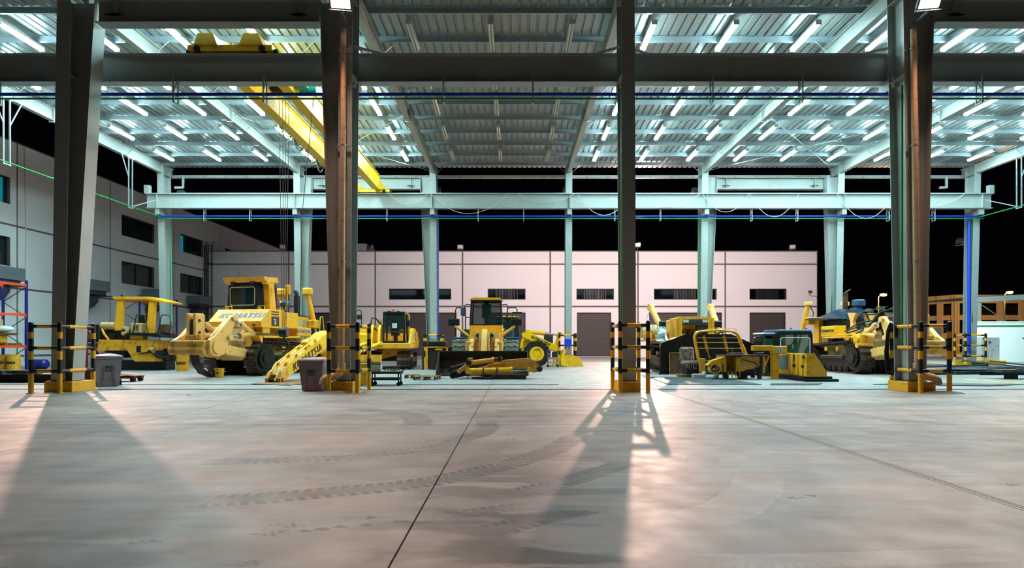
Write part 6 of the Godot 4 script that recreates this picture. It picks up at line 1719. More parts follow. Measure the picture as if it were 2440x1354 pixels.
# wheel loader in the middle, bucket to the camera
func loader() -> void:
	var t = thing("wheel_loader", "yellow wheel loader facing the camera with a wide dark bucket on the floor", "wheel loader", Vector3(-1.46, 0, -26.4))
	for s in [-1.0, 1.0]:
		tyre(t, Vector3(s * 1.29, 0.83, -2.6), 0.83, 0.72, Vector3.RIGHT, M.yellow, M.rubber_dusty, 15)
		tyre(t, Vector3(s * 1.29, 0.83, -5.8), 0.83, 0.72, Vector3.RIGHT, M.yellow, M.rubber_dusty, 15)
		part(t, "fender", B.new().bb(Vector3(s * 0.9, 1.72, -4.4), Vector3(s * 1.45, 2.25, -4.1), 0.06).bb(Vector3(s * 1.0, 1.72, -4.4), Vector3(s * 1.7, 1.82, -3.0), 0.04), M.cab_blue)
	# front frame and lift arms
	part(t, "front_frame", B.new().prism([Vector2(-0.85, 0.55), Vector2(0.85, 0.55), Vector2(0.95, 1.5), Vector2(0.7, 2.05), Vector2(-0.7, 2.05), Vector2(-0.95, 1.5)], Transform3D(Basis(), Vector3(0, 0, -2.6)), 1.4), M.yellow_pale)
	for s in [-1.0, 1.0]:
		part(t, "lift_arm", B.new().prism([Vector2(-0.7, 0.45), Vector2(-0.5, 0.75), Vector2(-1.5, 1.6), Vector2(-2.9, 2.05), Vector2(-3.1, 1.8), Vector2(-1.7, 1.2)], yz(Vector3(s * 0.62, 0, 0)), 0.2), M.yellow_pale)
		part(t, "step_box", B.new().bb(Vector3(s * 0.66, 1.1, -1.95), Vector3(s * 0.92, 1.6, -1.3), 0.04), M.yellow_pale)
		part(t, "lamp_bracket", B.new().cyl(Vector3(s * 0.8, 1.85, -2.0), Vector3(s * 1.5, 2.36, -2.0), 0.07, -1, 12), M.yellow)
		part(t, "head_lamp", B.new().bb(Vector3(s * 1.28, 2.38, -2.2), Vector3(s * 1.85, 2.72, -1.95), 0.03).bb(Vector3(s * 1.33, 2.42, -1.97), Vector3(s * 1.8, 2.68, -1.93)), M.black)
		part(t, "tilt_link", B.new().bb(Vector3(s * 0.16, 1.0, -1.35), Vector3(s * 0.26, 2.0, -1.2), 0.02), M.yellow_pale)
		part(t, "reflector", B.new().bb(Vector3(s * 0.52, 1.2, -1.15), Vector3(s * 0.64, 1.36, -1.12)), M.white)
		part(t, "work_hole", B.new().cyl(Vector3(s * 0.34, 1.88, -1.95), Vector3(s * 0.34, 1.88, -1.86), 0.1, -1, 14), M.oily)
		part(t, "bucket_pin", B.new().cyl(Vector3(s * 0.5, 0.75, -0.75), Vector3(s * 0.78, 0.75, -0.75), 0.16, -1, 14), M.yellow_pale)
		part(t, "hand_rail", B.new().tube([Vector3(s * 1.1, 1.8, -3.4), Vector3(s * 1.1, 3.3, -3.4), Vector3(s * 1.2, 3.36, -3.4), Vector3(s * 1.55, 3.36, -3.4), Vector3(s * 1.62, 3.25, -3.4), Vector3(s * 1.62, 1.9, -3.4)], 0.032, 6), M.cab_dark)
		part(t, "mirror_arm", B.new().tube([Vector3(s * 0.8, 3.5, -3.2), Vector3(s * 1.05, 3.52, -3.2), Vector3(s * 1.12, 3.45, -3.2), Vector3(s * 1.12, 2.95, -3.2), Vector3(s * 1.02, 2.85, -3.2), Vector3(s * 0.8, 2.85, -3.2)], 0.028, 6), M.black)
	part(t, "mirror", B.new().box(Vector3(-1.2, 3.15, -3.15), Vector3(0.26, 0.46, 0.12), 0.05), M.cab_blue)
	part(t, "tilt_ram", B.new().cyl(Vector3(0, 2.1, -2.4), Vector3(0, 1.5, -1.3), 0.12, -1, 14).cyl(Vector3(0, 1.5, -1.3), Vector3(0, 0.9, -0.8), 0.07, -1, 12), M.yellow_pale)
	part(t, "bell_crank", B.new().prism([Vector2(-0.8, 0.75), Vector2(-0.6, 0.9), Vector2(-1.1, 1.7), Vector2(-1.7, 2.2), Vector2(-1.9, 2.05), Vector2(-1.3, 1.3)], yz(Vector3(0.0, 0, 0)), 0.26), M.yellow_pale)
	part(t, "hose_bundle", B.new().tube([Vector3(-0.3, 1.9, -1.85), Vector3(-0.34, 1.6, -1.6), Vector3(-0.2, 1.4, -1.5)], 0.03, 6).tube([Vector3(0.3, 1.9, -1.85), Vector3(0.32, 1.6, -1.6), Vector3(0.22, 1.35, -1.5)], 0.03, 6).tube([Vector3(0.24, 2.0, -1.9), Vector3(0.2, 1.7, -1.5), Vector3(0.26, 1.4, -1.4)], 0.03, 6), M.cable)
	# cab tower
	part(t, "cab_base", B.new().prism([Vector2(-0.82, 1.7), Vector2(0.82, 1.7), Vector2(0.86, 2.42), Vector2(-0.86, 2.42)], Transform3D(Basis(), Vector3(0, 0, -3.7)), 1.6), M.yellow)
	var c = cabin(t, "cab", Vector3(-0.82, 2.45, -4.6), Vector3(0.82, 3.72, -2.95), 0.08, M.cab_dark, M.cab_glass, 0.08, 0.07)
	part(c, "yellow_roof", B.new().prism([Vector2(-0.85, 3.74), Vector2(0.85, 3.74), Vector2(0.72, 3.86), Vector2(-0.72, 3.86)], Transform3D(Basis(), Vector3(0, 0, -3.75)), 1.8), M.yellow)
	part(c, "wiper", B.new().bar(Vector3(-0.1, 2.4, -2.86), Vector3(0.34, 3.05, -2.96), 0.03, 0.03).bar(Vector3(-0.02, 2.5, -2.86), Vector3(0.36, 3.1, -2.95), 0.05, 0.02), M.black)
	part(t, "rear_body", B.new().bb(Vector3(-1.0, 0.9, -7.4), Vector3(1.0, 2.3, -4.7), 0.1), M.yellow)
	# bucket, hollow towards the camera
	var pr = [Vector2(0.55, 0.02), Vector2(0.55, 0.07), Vector2(-0.35, 0.1), Vector2(-0.62, 0.3), Vector2(-0.66, 0.65), Vector2(-0.45, 1.08), Vector2(-0.5, 1.1), Vector2(-0.74, 0.68), Vector2(-0.7, 0.24), Vector2(-0.4, 0.02)]
	var bk = part(t, "bucket", B.new().prism(pr, yz(Vector3.ZERO), 4.2), M.brown_steel)
	for s in [-1.0, 1.0]:
		part(bk, "bucket_side", B.new().prism([Vector2(0.55, 0.02), Vector2(0.4, 0.3), Vector2(-0.45, 1.1), Vector2(-0.74, 0.68), Vector2(-0.7, 0.24), Vector2(-0.4, 0.02)], yz(Vector3(s * 2.1, 0, 0)), 0.05), M.brown_steel)
	part(bk, "cutting_edge", B.new().bb(Vector3(-2.1, 0.0, 0.45), Vector3(2.1, 0.05, 0.7), 0.01), M.dark_steel)
	part(bk, "spill_guard", B.new().bb(Vector3(-2.0, 1.04, -0.56), Vector3(2.0, 1.13, -0.46), 0.01), M.dark_steel)

# second loader behind, side on, arm to the right
func loader_side() -> void:
	var t = thing("wheel_loader", "second yellow wheel loader standing side-on behind the first, big black front tyre", "wheel loader", Vector3(1.4, 0, -37.0))
	for z in [0.55, -1.5]:
		tyre(t, Vector3(0.05, 0.82, z), 0.82, 0.6, Vector3(0, 0, 1), M.yellow_new, M.rubber, 18)
		tyre(t, Vector3(-3.1, 0.82, z), 0.82, 0.6, Vector3(0, 0, 1), M.yellow_new, M.rubber, 18)
	for z in [0.35, -1.1]:
		var ar = part(t, "lift_arm", B.new().prism([Vector2(-0.95, 2.1), Vector2(-0.55, 2.3), Vector2(0.5, 1.75), Vector2(1.4, 1.35), Vector2(1.9, 0.45), Vector2(1.7, 0.35), Vector2(1.2, 1.0), Vector2(0.3, 1.45), Vector2(-0.75, 1.85)], Transform3D(Basis(), Vector3(0, 0, z)), 0.18), M.yellow_new)
		if z > 0:
			lettering(ar, "KOMATSU", 0.17, Transform3D(Basis(Vector3(0, 0, 1), deg_to_rad(-24)), Vector3(0.32, 1.66, z + 0.1)), M.print_black, 1.2, 0.15)
	part(t, "front_frame", B.new().prism([Vector2(-1.0, 0.6), Vector2(-0.7, 2.2), Vector2(-0.3, 2.2), Vector2(-0.35, 0.6)], Transform3D(Basis(), Vector3(0, 0, -0.4)), 1.1), M.yellow_new)
	part(t, "front_strut", B.new().bar(Vector3(-0.75, 2.2, 0.3), Vector3(-0.95, 1.2, 0.3), 0.14, 0.14).bar(Vector3(-0.85, 1.75, 0.3), Vector3(-0.4, 1.75, 0.3), 0.12, 0.12), M.yellow_new)
	ram(t, Vector3(-0.5, 2.25, -0.4), Vector3(1.55, 2.05, -0.4), 0.13, 0.55, M.yellow_new)
	part(t, "bell_crank", B.new().prism([Vector2(1.2, 1.1), Vector2(1.45, 1.1), Vector2(1.75, 2.2), Vector2(1.5, 2.25)], Transform3D(Basis(), Vector3(0, 0, -0.4)), 0.3), M.yellow_new)
	part(t, "cross_box", B.new().bb(Vector3(0.6, 1.5, -1.2), Vector3(1.2, 2.1, -0.8), 0.03), M.grey_dark)
	var c = cabin(t, "cab", Vector3(-2.6, 1.75, -1.3), Vector3(-1.1, 3.1, 0.3), 0.08, M.cab_dark, M.cab_glass, 0.1, 0.08)
	part(c, "yellow_roof", B.new().bb(Vector3(-2.6, 3.16, -1.3), Vector3(-1.1, 3.26, 0.3), 0.04), M.yellow_new)
	part(t, "rear_body", B.new().bb(Vector3(-4.6, 0.9, -1.2), Vector3(-2.7, 2.2, 0.2), 0.1), M.yellow_new)
	part(t, "articulation", B.new().bb(Vector3(-2.7, 0.6, -0.9), Vector3(-0.9, 1.1, -0.1), 0.05), M.oily)
	part(t, "side_rail", B.new().tube([Vector3(-0.95, 1.8, 0.35), Vector3(-0.9, 3.5, 0.35), Vector3(-1.5, 3.5, 0.35), Vector3(-1.55, 2.4, 0.35)], 0.03, 6), M.cab_dark)
	part(t, "bucket", B.new().prism([Vector2(1.6, 0.1), Vector2(1.8, 0.02), Vector2(2.1, 0.02), Vector2(1.85, 0.3), Vector2(1.8, 0.7), Vector2(1.95, 1.1), Vector2(1.75, 1.0), Vector2(1.58, 0.6)], Transform3D(Basis(), Vector3(0, 0, -0.4)), 2.6), M.yellow_new)

# tractor stripped for repair at the left
func stripped_tractor() -> void:
	var t = thing("crawler_tractor", "stripped yellow tractor with open engine and canopy frame near the left wall", "tractor", Vector3(-21.55, 0, -31.6))
	part(t, "support_block", B.new().bb(Vector3(-0.2, 0, -0.6), Vector3(2.3, 0.55, 0.3), 0.02), M.oily)
	part(t, "main_frame", B.new().prism([Vector2(-1.2, 1.1), Vector2(-1.1, 1.7), Vector2(2.1, 1.65), Vector2(2.2, 0.5), Vector2(0.85, 0.5), Vector2(0.45, 1.1)], Transform3D(Basis(), Vector3(0, 0, 0.1)), 1.2), M.yellow_dirty)
	part(t, "front_beam", B.new().bb(Vector3(-2.4, 1.15, -0.5), Vector3(-1.15, 1.5, 0.7), 0.03), M.brown_steel)
	part(t, "lower_pan", B.new().prism([Vector2(-0.9, 1.1), Vector2(0.5, 1.1), Vector2(0.1, 0.7), Vector2(-0.6, 0.75)], Transform3D(Basis(), Vector3(0, 0, 0)), 1.0), M.dark_steel)
	part(t, "radiator", B.new().bb(Vector3(-2.2, 1.55, -0.5), Vector3(-1.2, 2.55, 0.5), 0.06), M.oily)
	part(t, "muffler", B.new().cyl(Vector3(-1.2, 2.45, 0.3), Vector3(-0.45, 2.45, 0.3), 0.2, -1, 18), M.sand)
	part(t, "intake_elbow", B.new().tube([Vector3(-0.5, 2.45, 0.2), Vector3(-0.15, 2.35, 0.2), Vector3(0.15, 2.3, 0.25), Vector3(0.2, 2.1, 0.3), Vector3(-0.05, 2.0, 0.35)], 0.13, 12), M.sand)
	part(t, "engine_block", B.new().bb(Vector3(-1.0, 1.6, -0.3), Vector3(0.6, 2.3, 0.25), 0.06).cyl(Vector3(-0.6, 1.9, 0.25), Vector3(-0.6, 1.9, 0.45), 0.16, -1, 14).cyl(Vector3(0.1, 1.85, 0.25), Vector3(0.1, 1.85, 0.4), 0.12, -1, 12).bb(Vector3(0.15, 1.7, 0.2), Vector3(0.5, 2.0, 0.45), 0.03), M.engine)
	part(t, "engine_pipe", B.new().tube([Vector3(-1.15, 2.3, 0.4), Vector3(-0.95, 2.0, 0.5), Vector3(-0.75, 1.75, 0.5), Vector3(-0.7, 1.6, 0.45)], 0.06, 8), M.yellow_dirty)
	part(t, "battery_case", B.new().bb(Vector3(0.55, 1.68, 0.2), Vector3(1.25, 2.0, 0.65), 0.02), M.yellow_dirty)
	part(t, "deck", B.new().prism([Vector2(0.5, 2.05), Vector2(2.1, 2.05), Vector2(2.5, 1.85), Vector2(2.9, 1.85), Vector2(2.9, 1.78), Vector2(0.5, 1.95)], Transform3D(Basis(), Vector3(0, 0, 0.1)), 1.6), M.cab_dark)
	part(t, "console", B.new().bb(Vector3(0.55, 2.05, 0.0), Vector3(1.1, 2.6, 0.6), 0.03), M.sand)
	for i in 4:
		part(t, "console_slot", B.new().bb(Vector3(0.72 + i * 0.07, 2.18, 0.6), Vector3(0.75 + i * 0.07, 2.48, 0.61)), M.black)
	part(t, "seat", B.new().box(Vector3(0.85, 2.85, -0.3), Vector3(0.85, 0.5, 0.4), 0.12), M.oily)
	part(t, "instrument_panel", B.new().bb(Vector3(1.9, 2.05, -0.3), Vector3(2.25, 2.55, 0.2), 0.03), M.rust)
	# canopy frame
	for q in [[-0.25, 2.2, 0.25], [1.5, 2.05, 0.25]]:
		part(t, "canopy_post", B.new().prism([Vector2(q[0] - 0.24, q[1]), Vector2(q[0] + 0.12, q[1]), Vector2(q[0] + 0.24, 3.95), Vector2(q[0] - 0.08, 3.95)], Transform3D(Basis(), Vector3(0, 0, q[2])), 0.22), M.yellow)
	part(t, "canopy_roof", B.new().prism([Vector2(-0.5, 3.92), Vector2(1.3, 3.92), Vector2(2.4, 3.7), Vector2(2.45, 3.78), Vector2(1.4, 4.06), Vector2(-0.5, 4.06)], Transform3D(Basis(), Vector3(0, 0, -0.3)), 1.5), M.yellow)
	for s in [[1.0, 0.85], [2.2, 0.6]]:
		part(t, "hand_rail", B.new().tube([Vector3(s[0] - 0.15, 2.0, s[1]), Vector3(s[0] + 0.05, 3.0, s[1]), Vector3(s[0] + 0.2, 3.06, s[1]), Vector3(s[0] + 0.5, 3.0, s[1]), Vector3(s[0] + 0.7, 2.0, s[1])], 0.03, 6), M.cab_dark)
	part(t, "rear_axle", B.new().cyl(Vector3(2.2, 0.9, -0.4), Vector3(2.2, 0.9, 0.8), 0.22, -1, 16).cyl(Vector3(2.5, 0.7, -0.2), Vector3(2.5, 0.7, 0.7), 0.15, -1, 14).bb(Vector3(2.1, 0.55, -0.3), Vector3(2.8, 1.2, 0.3), 0.08), M.engine)
	part(t, "frame_hole", B.new().bb(Vector3(0.95, 1.0, 0.69), Vector3(1.2, 1.35, 0.705)), M.oily)
	part(t, "frame_label", B.new().bb(Vector3(1.65, 1.15, 0.7), Vector3(1.85, 1.28, 0.706)), M.white)
	for i in 5:
		part(t, "loose_hose", B.new().tube([Vector3(1.2 + i * 0.1, 0.95, 0.72), Vector3(1.7, 1.0 + i * 0.03, 0.8), Vector3(2.2, 0.85 - i * 0.04, 0.8), Vector3(2.7, 0.7, 0.7)], 0.03, 6), M.cable)
	part(t, "stay_bar", B.new().bar(Vector3(-0.9, 1.1, 0.5), Vector3(-0.5, 0.3, 0.6), 0.06, 0.06).bar(Vector3(-0.5, 0.0, 0.6), Vector3(-0.5, 0.6, 0.6), 0.06, 0.06), M.grey_paint)

# bright yellow arm leaning on the floor by the downpipe column
func arm_leaning() -> void:
	var a = ground(655, 912)
	var b = spot(772, 822, 25.9)
	var t = thing("digger_arm", "bright yellow excavator arm with black lettering, its tip on the floor", "excavator arm", a)
	var d = b - a
	var z = d.normalized()
	var x = Vector3.UP.cross(z).normalized()
	var y = z.cross(x)
	var bs = Basis(z, y, -x)     # polygon x along the arm, y up; extruded across
	var l = d.length() + 0.3
	var o = part(t, "arm_box", B.new().prism([Vector2(0.15, -0.1), Vector2(l, -0.16), Vector2(l, 0.46), Vector2(0.5, 0.34), Vector2(0.1, 0.16)], Transform3D(bs, Vector3(0, 0.12, 0)), 0.52), M.yellow_new)
	for s in [-1.0, 1.0]:
		part(o, "tip_fork", B.new().prism([Vector2(-0.2, -0.12), Vector2(0.5, -0.12), Vector2(0.5, 0.24), Vector2(0.1, 0.24), Vector2(-0.16, 0.08)], Transform3D(bs, Vector3(0, 0.14, 0) - x * s * 0.24), 0.12), M.yellow_dirty)
		part(o, "hose_pipe", B.new().tube([bs * Vector3(0.1, 0.38, 0.14 * s), bs * Vector3(0.5, 0.55, 0.16 * s), bs * Vector3(1.8, 0.6, 0.16 * s), bs * Vector3(l - 0.5, 0.66, 0.16 * s)], 0.035, 8), M.yellow_new)
		for f in [0.7, 1.6, 2.5, 3.4]:
			part(o, "pipe_clamp", B.new().box(bs * Vector3(f, 0.51 + f * 0.03, 0.16 * s), Vector3(0.08, 0.1, 0.14), 0.0, bs), M.yellow_dirty)
	part(o, "tip_pin", B.new().cyl(bs * Vector3(0, 0.1, -0.32), bs * Vector3(0, 0.1, 0.32), 0.09, -1, 14), M.brown_steel)
	part(o, "top_valve", B.new().box(bs * Vector3(2.9, 0.68, 0), Vector3(0.4, 0.14, 0.3), 0.03, bs), M.yellow_new)
	part(o, "hose_stub", B.new().tube([bs * Vector3(0.25, 0.42, 0.16), bs * Vector3(-0.15, 0.32, 0.2), bs * Vector3(-0.35, 0.2, 0.2)], 0.035, 6), M.yellow_dirty)
	lettering(o, "KOMATSU", 0.3, Transform3D(bs, bs * Vector3(2.3, 0.09, 0.266) + Vector3(0, 0.12, 0)), M.print_black, 1.35, 0.15)
	part(o, "boss", B.new().cyl(bs * Vector3(3.7, 0.2, -0.36), bs * Vector3(3.7, 0.2, 0.36), 0.12, -1, 14), M.yellow_new)

# worn arm with its ram lying before the loader's bucket
func arm_on_floor() -> void:
	var t = thing("digger_arm", "worn yellow excavator arm lying on the floor before the loader's bucket", "excavator arm", Vector3(-0.9, 0, -24.2), 0.0)
	part(t, "arm_box", B.new().prism([Vector2(-0.95, 0.1), Vector2(1.35, 0.3), Vector2(1.55, 0.35), Vector2(1.7, 0.25), Vector2(2.05, 0.3), Vector2(2.12, 0.45), Vector2(1.75, 0.78), Vector2(1.5, 0.86), Vector2(0.5, 0.78), Vector2(-0.4, 0.5), Vector2(-1.1, 0.32)], Transform3D(Basis(), Vector3.ZERO), 0.46), M.ochre)
	part(t, "arm_pin", B.new().cyl(Vector3(1.98, 0.4, -0.3), Vector3(1.98, 0.4, 0.3), 0.12, -1, 14).cyl(Vector3(0.3, 0.82, -0.28), Vector3(0.3, 0.82, 0.28), 0.1, -1, 14), M.brown_steel)
	part(t, "stiffening_rib", B.new().bar(Vector3(0.75, 0.25, 0.24), Vector3(1.2, 0.78, 0.24), 0.02, 0.05), M.ochre)
	ram(t, Vector3(-0.95, 0.66, 0.0), Vector3(0.3, 0.82, 0.0), 0.1, 0.8, M.ochre, M.brown_steel)
	for s in [-0.18, 0.18]:
		part(t, "bucket_link", B.new().bar(Vector3(-1.0, 0.62, s), Vector3(-1.5, 0.25, s), 0.1, 0.18, 0.03), M.ochre)
	part(t, "idler_link", B.new().bar(Vector3(-1.0, 0.66, 0), Vector3(-1.8, 0.42, 0), 0.34, 0.14, 0.04).cyl(Vector3(-1.8, 0.4, -0.25), Vector3(-1.8, 0.4, 0.25), 0.12, -1, 14).cyl(Vector3(-1.02, 0.66, -0.26), Vector3(-1.02, 0.66, 0.26), 0.12, -1, 14), M.brown_steel)
	part(t, "lower_link", B.new().cyl(Vector3(-1.7, 0.12, -0.2), Vector3(-1.7, 0.12, 0.2), 0.13, -1, 14).bar(Vector3(-1.7, 0.14, 0), Vector3(-0.9, 0.2, 0), 0.3, 0.24, 0.03), M.dark_steel)
	part(t, "grease_pipe", B.new().tube([Vector3(-0.7, 0.34, 0.26), Vector3(-0.45, 0.36, 0.27), Vector3(-0.15, 0.6, 0.27), Vector3(0.5, 0.66, 0.27)], 0.03, 6), M.ochre)
	part(t, "white_rag", B.new().ball(Vector3(0.05, 0.42, 0.25), Vector3(0.07, 0.08, 0.06), 8), M.white)
	var r = thing("hydraulic_ram", "worn yellow hydraulic ram lying on a dark beam before the bucket", "hydraulic ram", Vector3(-0.75, 0, -23.55))
	part(r, "beam", B.new().bb(Vector3(-0.6, 0, -0.1), Vector3(1.1, 0.2, 0.15), 0.01).bb(Vector3(0.85, 0, -0.1), Vector3(1.25, 0.22, 0.2), 0.02), M.brown_steel)
	ram(r, Vector3(-1.15, 0.34, 0), Vector3(1.4, 0.4, 0), 0.115, 0.72, M.yellow)
	part(r, "strap", B.new().ring(Vector3(-0.55, 0.36, 0), Vector3(-0.5, 0.36, 0), 0.11, 0.13, 16).ring(Vector3(0.02, 0.36, 0), Vector3(0.06, 0.36, 0), 0.11, 0.13, 16), M.cable)
	part(r, "black_hose", B.new().tube([Vector3(-1.0, 0.08, 0.2), Vector3(-0.6, 0.1, 0.25), Vector3(-0.2, 0.03, 0.24), Vector3(0.0, 0.2, 0.16), Vector3(0.08, 0.44, 0.06)], 0.035, 6).tube([Vector3(-1.2, 0.06, 0.12), Vector3(-0.7, 0.05, 0.16), Vector3(-0.3, 0.06, 0.3), Vector3(-0.1, 0.12, 0.2)], 0.035, 6), M.cable)
	part(r, "hose_end", B.new().cyl(Vector3(-1.5, 0.04, 0.2), Vector3(-1.2, 0.1, 0.16), 0.05, -1, 8).cyl(Vector3(-1.0, 0.06, 0.2), Vector3(-1.16, 0.1, 0.2), 0.04, -1, 8), M.cable_white)

# ------------------------------------------------------------------ smaller things
func make_small_things() -> void:
	pallet_racks()
	bins_and_drums()
	stripped_parts()
	yellow_tank()
	scrap_heaps()
	carts()

func drum_mesh(h: float, r: float) -> B:
	return B.new().lathe([Vector2(0, 0), Vector2(r, 0), Vector2(r, h * 0.02), Vector2(r * 0.985, h * 0.03), Vector2(r * 0.985, h * 0.32), Vector2(r * 1.02, h * 0.335), Vector2(r * 0.985, h * 0.35), Vector2(r * 0.985, h * 0.65), Vector2(r * 1.02, h * 0.665), Vector2(r * 0.985, h * 0.68), Vector2(r * 0.985, h * 0.97), Vector2(r * 1.01, h), Vector2(r * 0.95, h), Vector2(r * 0.94, h * 0.98), Vector2(0, h * 0.98)], Transform3D.IDENTITY, 24)

func drum(label: String, pos: Vector3, upside: bool, turn := 0.0) -> void:
	var t = thing("oil_drum", label, "drum", pos, turn, "yellow oil drums")
	part(t, "barrel", drum_mesh(0.88, 0.3), M.yellow_dirty)
	var bs = Basis(Vector3(0, 0, 1), PI) if upside else Basis()
	# the print follows the curve: one letter at a time
	var word = "KOMATSU"
	for i in 7:
		var a = (i - 3) * 0.27 * (-1.0 if upside else 1.0)
		lettering(t, word[i], 0.13, Transform3D(Basis(Vector3.UP, a) * bs, Vector3(sin(a) * 0.3, 0.44, cos(a) * 0.3)), M.print_black, 1.0, 0.1, 0.016)
	part(t, "bung", B.new().cyl(Vector3(0.15, 0.86, 0), Vector3(0.15, 0.89, 0), 0.03, -1, 10), M.scrap)

func bin_thing(label: String, pos: Vector3, turn: float, s: float) -> void:
	var t = thing("wheeled_bin", label, "bin", pos, turn)
	var loft = func(w0: float, d0: float, w1: float, d1: float, y0: float, y1: float) -> B:
		var b = B.new()
		var lo = [Vector3(-w0, y0, -d0), Vector3(w0, y0, -d0), Vector3(w0, y0, d0), Vector3(-w0, y0, d0)]
		var hi = [Vector3(-w1, y1, -d1), Vector3(w1, y1, -d1), Vector3(w1, y1, d1), Vector3(-w1, y1, d1)]
		for i in 4:
			var j = (i + 1) % 4
			var m: Vector3 = (lo[i] + lo[j]) * Vector3(0.5, 0, 0.5)
			b.quad(lo[i], lo[j], hi[j], hi[i], m.normalized())
		b.quad(lo[0], lo[1], lo[2], lo[3], Vector3.DOWN)
		b.quad(hi[0], hi[1], hi[2], hi[3], Vector3.UP)
		return b
	part(t, "body", loft.call(0.31 * s, 0.29 * s, 0.4 * s, 0.38 * s, 0.02, 0.98 * s), M.bin_plastic)
	for x in [-0.19, -0.13, 0.13, 0.19]:
		part(t, "rib", B.new().bar(Vector3(x * s * 1.1, 0.06, 0.295 * s), Vector3(x * s * 0.75, 0.72 * s, 0.362 * s), 0.02, 0.02), M.bin_plastic)
	part(t, "rim", loft.call(0.43 * s, 0.41 * s, 0.43 * s, 0.41 * s, 0.96 * s, 1.03 * s), M.bin_plastic)
	part(t, "lid", B.new().lathe([Vector2(0.6 * s, 1.03 * s), Vector2(0.58 * s, 1.07 * s), Vector2(0.3 * s, 1.12 * s), Vector2(0.0, 1.14 * s)], Transform3D(Basis(Vector3.UP, PI / 4) * Basis.from_scale(Vector3(1, 1, 0.97)), Vector3.ZERO), 4), M.bin_plastic)
	part(t, "lid_handle", B.new().bb(Vector3(-0.12 * s, 1.1 * s, -0.04), Vector3(0.12 * s, 1.16 * s, 0.04), 0.02), M.black)
	var lg = part(t, "pictogram_plate", B.new().box(Vector3(0, 0.62 * s, 0.352 * s), Vector3(0.17 * s, 0.2 * s, 0.012), 0.0, Basis(Vector3.RIGHT, 0.09)), M.grey_dark)
	part(lg, "pictogram", B.new().bb(Vector3(-0.045 * s, 0.56 * s, 0.357 * s), Vector3(-0.005 * s, 0.62 * s, 0.364 * s)).bb(Vector3(0.02 * s, 0.56 * s, 0.357 * s), Vector3(0.04 * s, 0.66 * s, 0.366 * s)).ball(Vector3(0.03 * s, 0.68 * s, 0.362 * s), Vector3(0.012, 0.012, 0.008), 8), M.bin_plastic)
	part(t, "axle", B.new().cyl(Vector3(-0.36 * s, 0.11, -0.3 * s), Vector3(0.4 * s, 0.11, -0.3 * s), 0.02, -1, 8), M.black)
	for x in [-0.34, 0.38]:
		part(t, "wheel", B.new().cyl(Vector3((x - 0.03) * s, 0.11, -0.3 * s), Vector3((x + 0.03) * s, 0.11, -0.3 * s), 0.11, -1, 18), M.rubber)

func bins_and_drums() -> void:
	bin_thing("grey lidded wheeled bin beside the left column guard", ground(257, 920) + Vector3(0, 0, 0), deg_to_rad(38.0), 1.0)
	bin_thing("grey lidded wheeled bin left of the guard with the downpipe", ground(748, 931), deg_to_rad(4.0), 0.93)
	var bk = thing("paint_bucket", "small yellow bucket on the floor behind the ripper tooth", "bucket", ground(523, 900))
	part(bk, "pail", B.new().lathe([Vector2(0, 0), Vector2(0.16, 0), Vector2(0.19, 0.36), Vector2(0.205, 0.36), Vector2(0.205, 0.4), Vector2(0.18, 0.4), Vector2(0.15, 0.03), Vector2(0, 0.03)], Transform3D.IDENTITY, 20), M.yellow_new)
	part(bk, "label", B.new().box(Vector3(0, 0.2, 0.175), Vector3(0.1, 0.06, 0.01)), M.dark_steel)
	drum("yellow oil drum under the ripper beam of the big dozer, print upside down", ground(436, 885), true)
	drum("yellow oil drum behind the guard post, before the excavator, print half hidden", Vector3(-7.95, 0, -30.4), false)
	drum("yellow oil drum standing clear before the excavator, print readable", Vector3(-7.36, 0, -30.2), false)
	drum("yellow oil drum under the tall rack nearest the blue upright", Vector3(-27.3, 0, -30.9), true)
	drum("yellow oil drum under the tall rack cut by the frame edge", Vector3(-27.95, 0, -31.0), true)
	var bb = thing("blue_barrel", "blue plastic barrel lying behind the tall rack's upright", "barrel", Vector3(-27.6, 0.29, -32.6))
	part(bb, "barrel", B.new().cyl(Vector3(-0.2, 0, 0), Vector3(0.65, 0, 0), 0.28, -1, 20).cyl(Vector3(0.65, 0, 0), Vector3(0.75, 0, 0), 0.28, 0.18, 20), M.rack_blue)
	# charger by the guard
	var ch = thing("battery_charger", "upright yellow battery charger on wheels beside the guard post", "charger", ground(871, 919.5))
	part(ch, "case", B.new().bb(Vector3(-0.15, 0.06, -0.16), Vector3(0.15, 0.8, 0.16), 0.02), M.yellow_new)
	for x in [-0.1, 0.0, 0.1]:
		part(ch, "vent_slot", B.new().bb(Vector3(x - 0.02, 0.6, 0.16), Vector3(x + 0.02, 0.76, 0.165)), M.yellow_dirty)
	part(ch, "label", B.new().bb(Vector3(-0.05, 0.48, 0.16), Vector3(0.05, 0.55, 0.166)), M.white)
	part(ch, "wheel", B.new().cyl(Vector3(0.15, 0.1, -0.1), Vector3(0.2, 0.1, -0.1), 0.1, -1, 16).cyl(Vector3(-0.2, 0.1, -0.1), Vector3(-0.15, 0.1, -0.1), 0.1, -1, 16), M.rubber)
	solo("fallen_leaf", B.new().prism([Vector2(-0.08, 0), Vector2(-0.02, 0.03), Vector2(0.08, 0.01), Vector2(0.02, -0.03)], Transform3D(Basis(Vector3.RIGHT, -1.35), Vector3(0, 0.02, 0)), 0.006), M.wood, "small dry tan leaf on the bare concrete", "leaf", ground(449, 943))

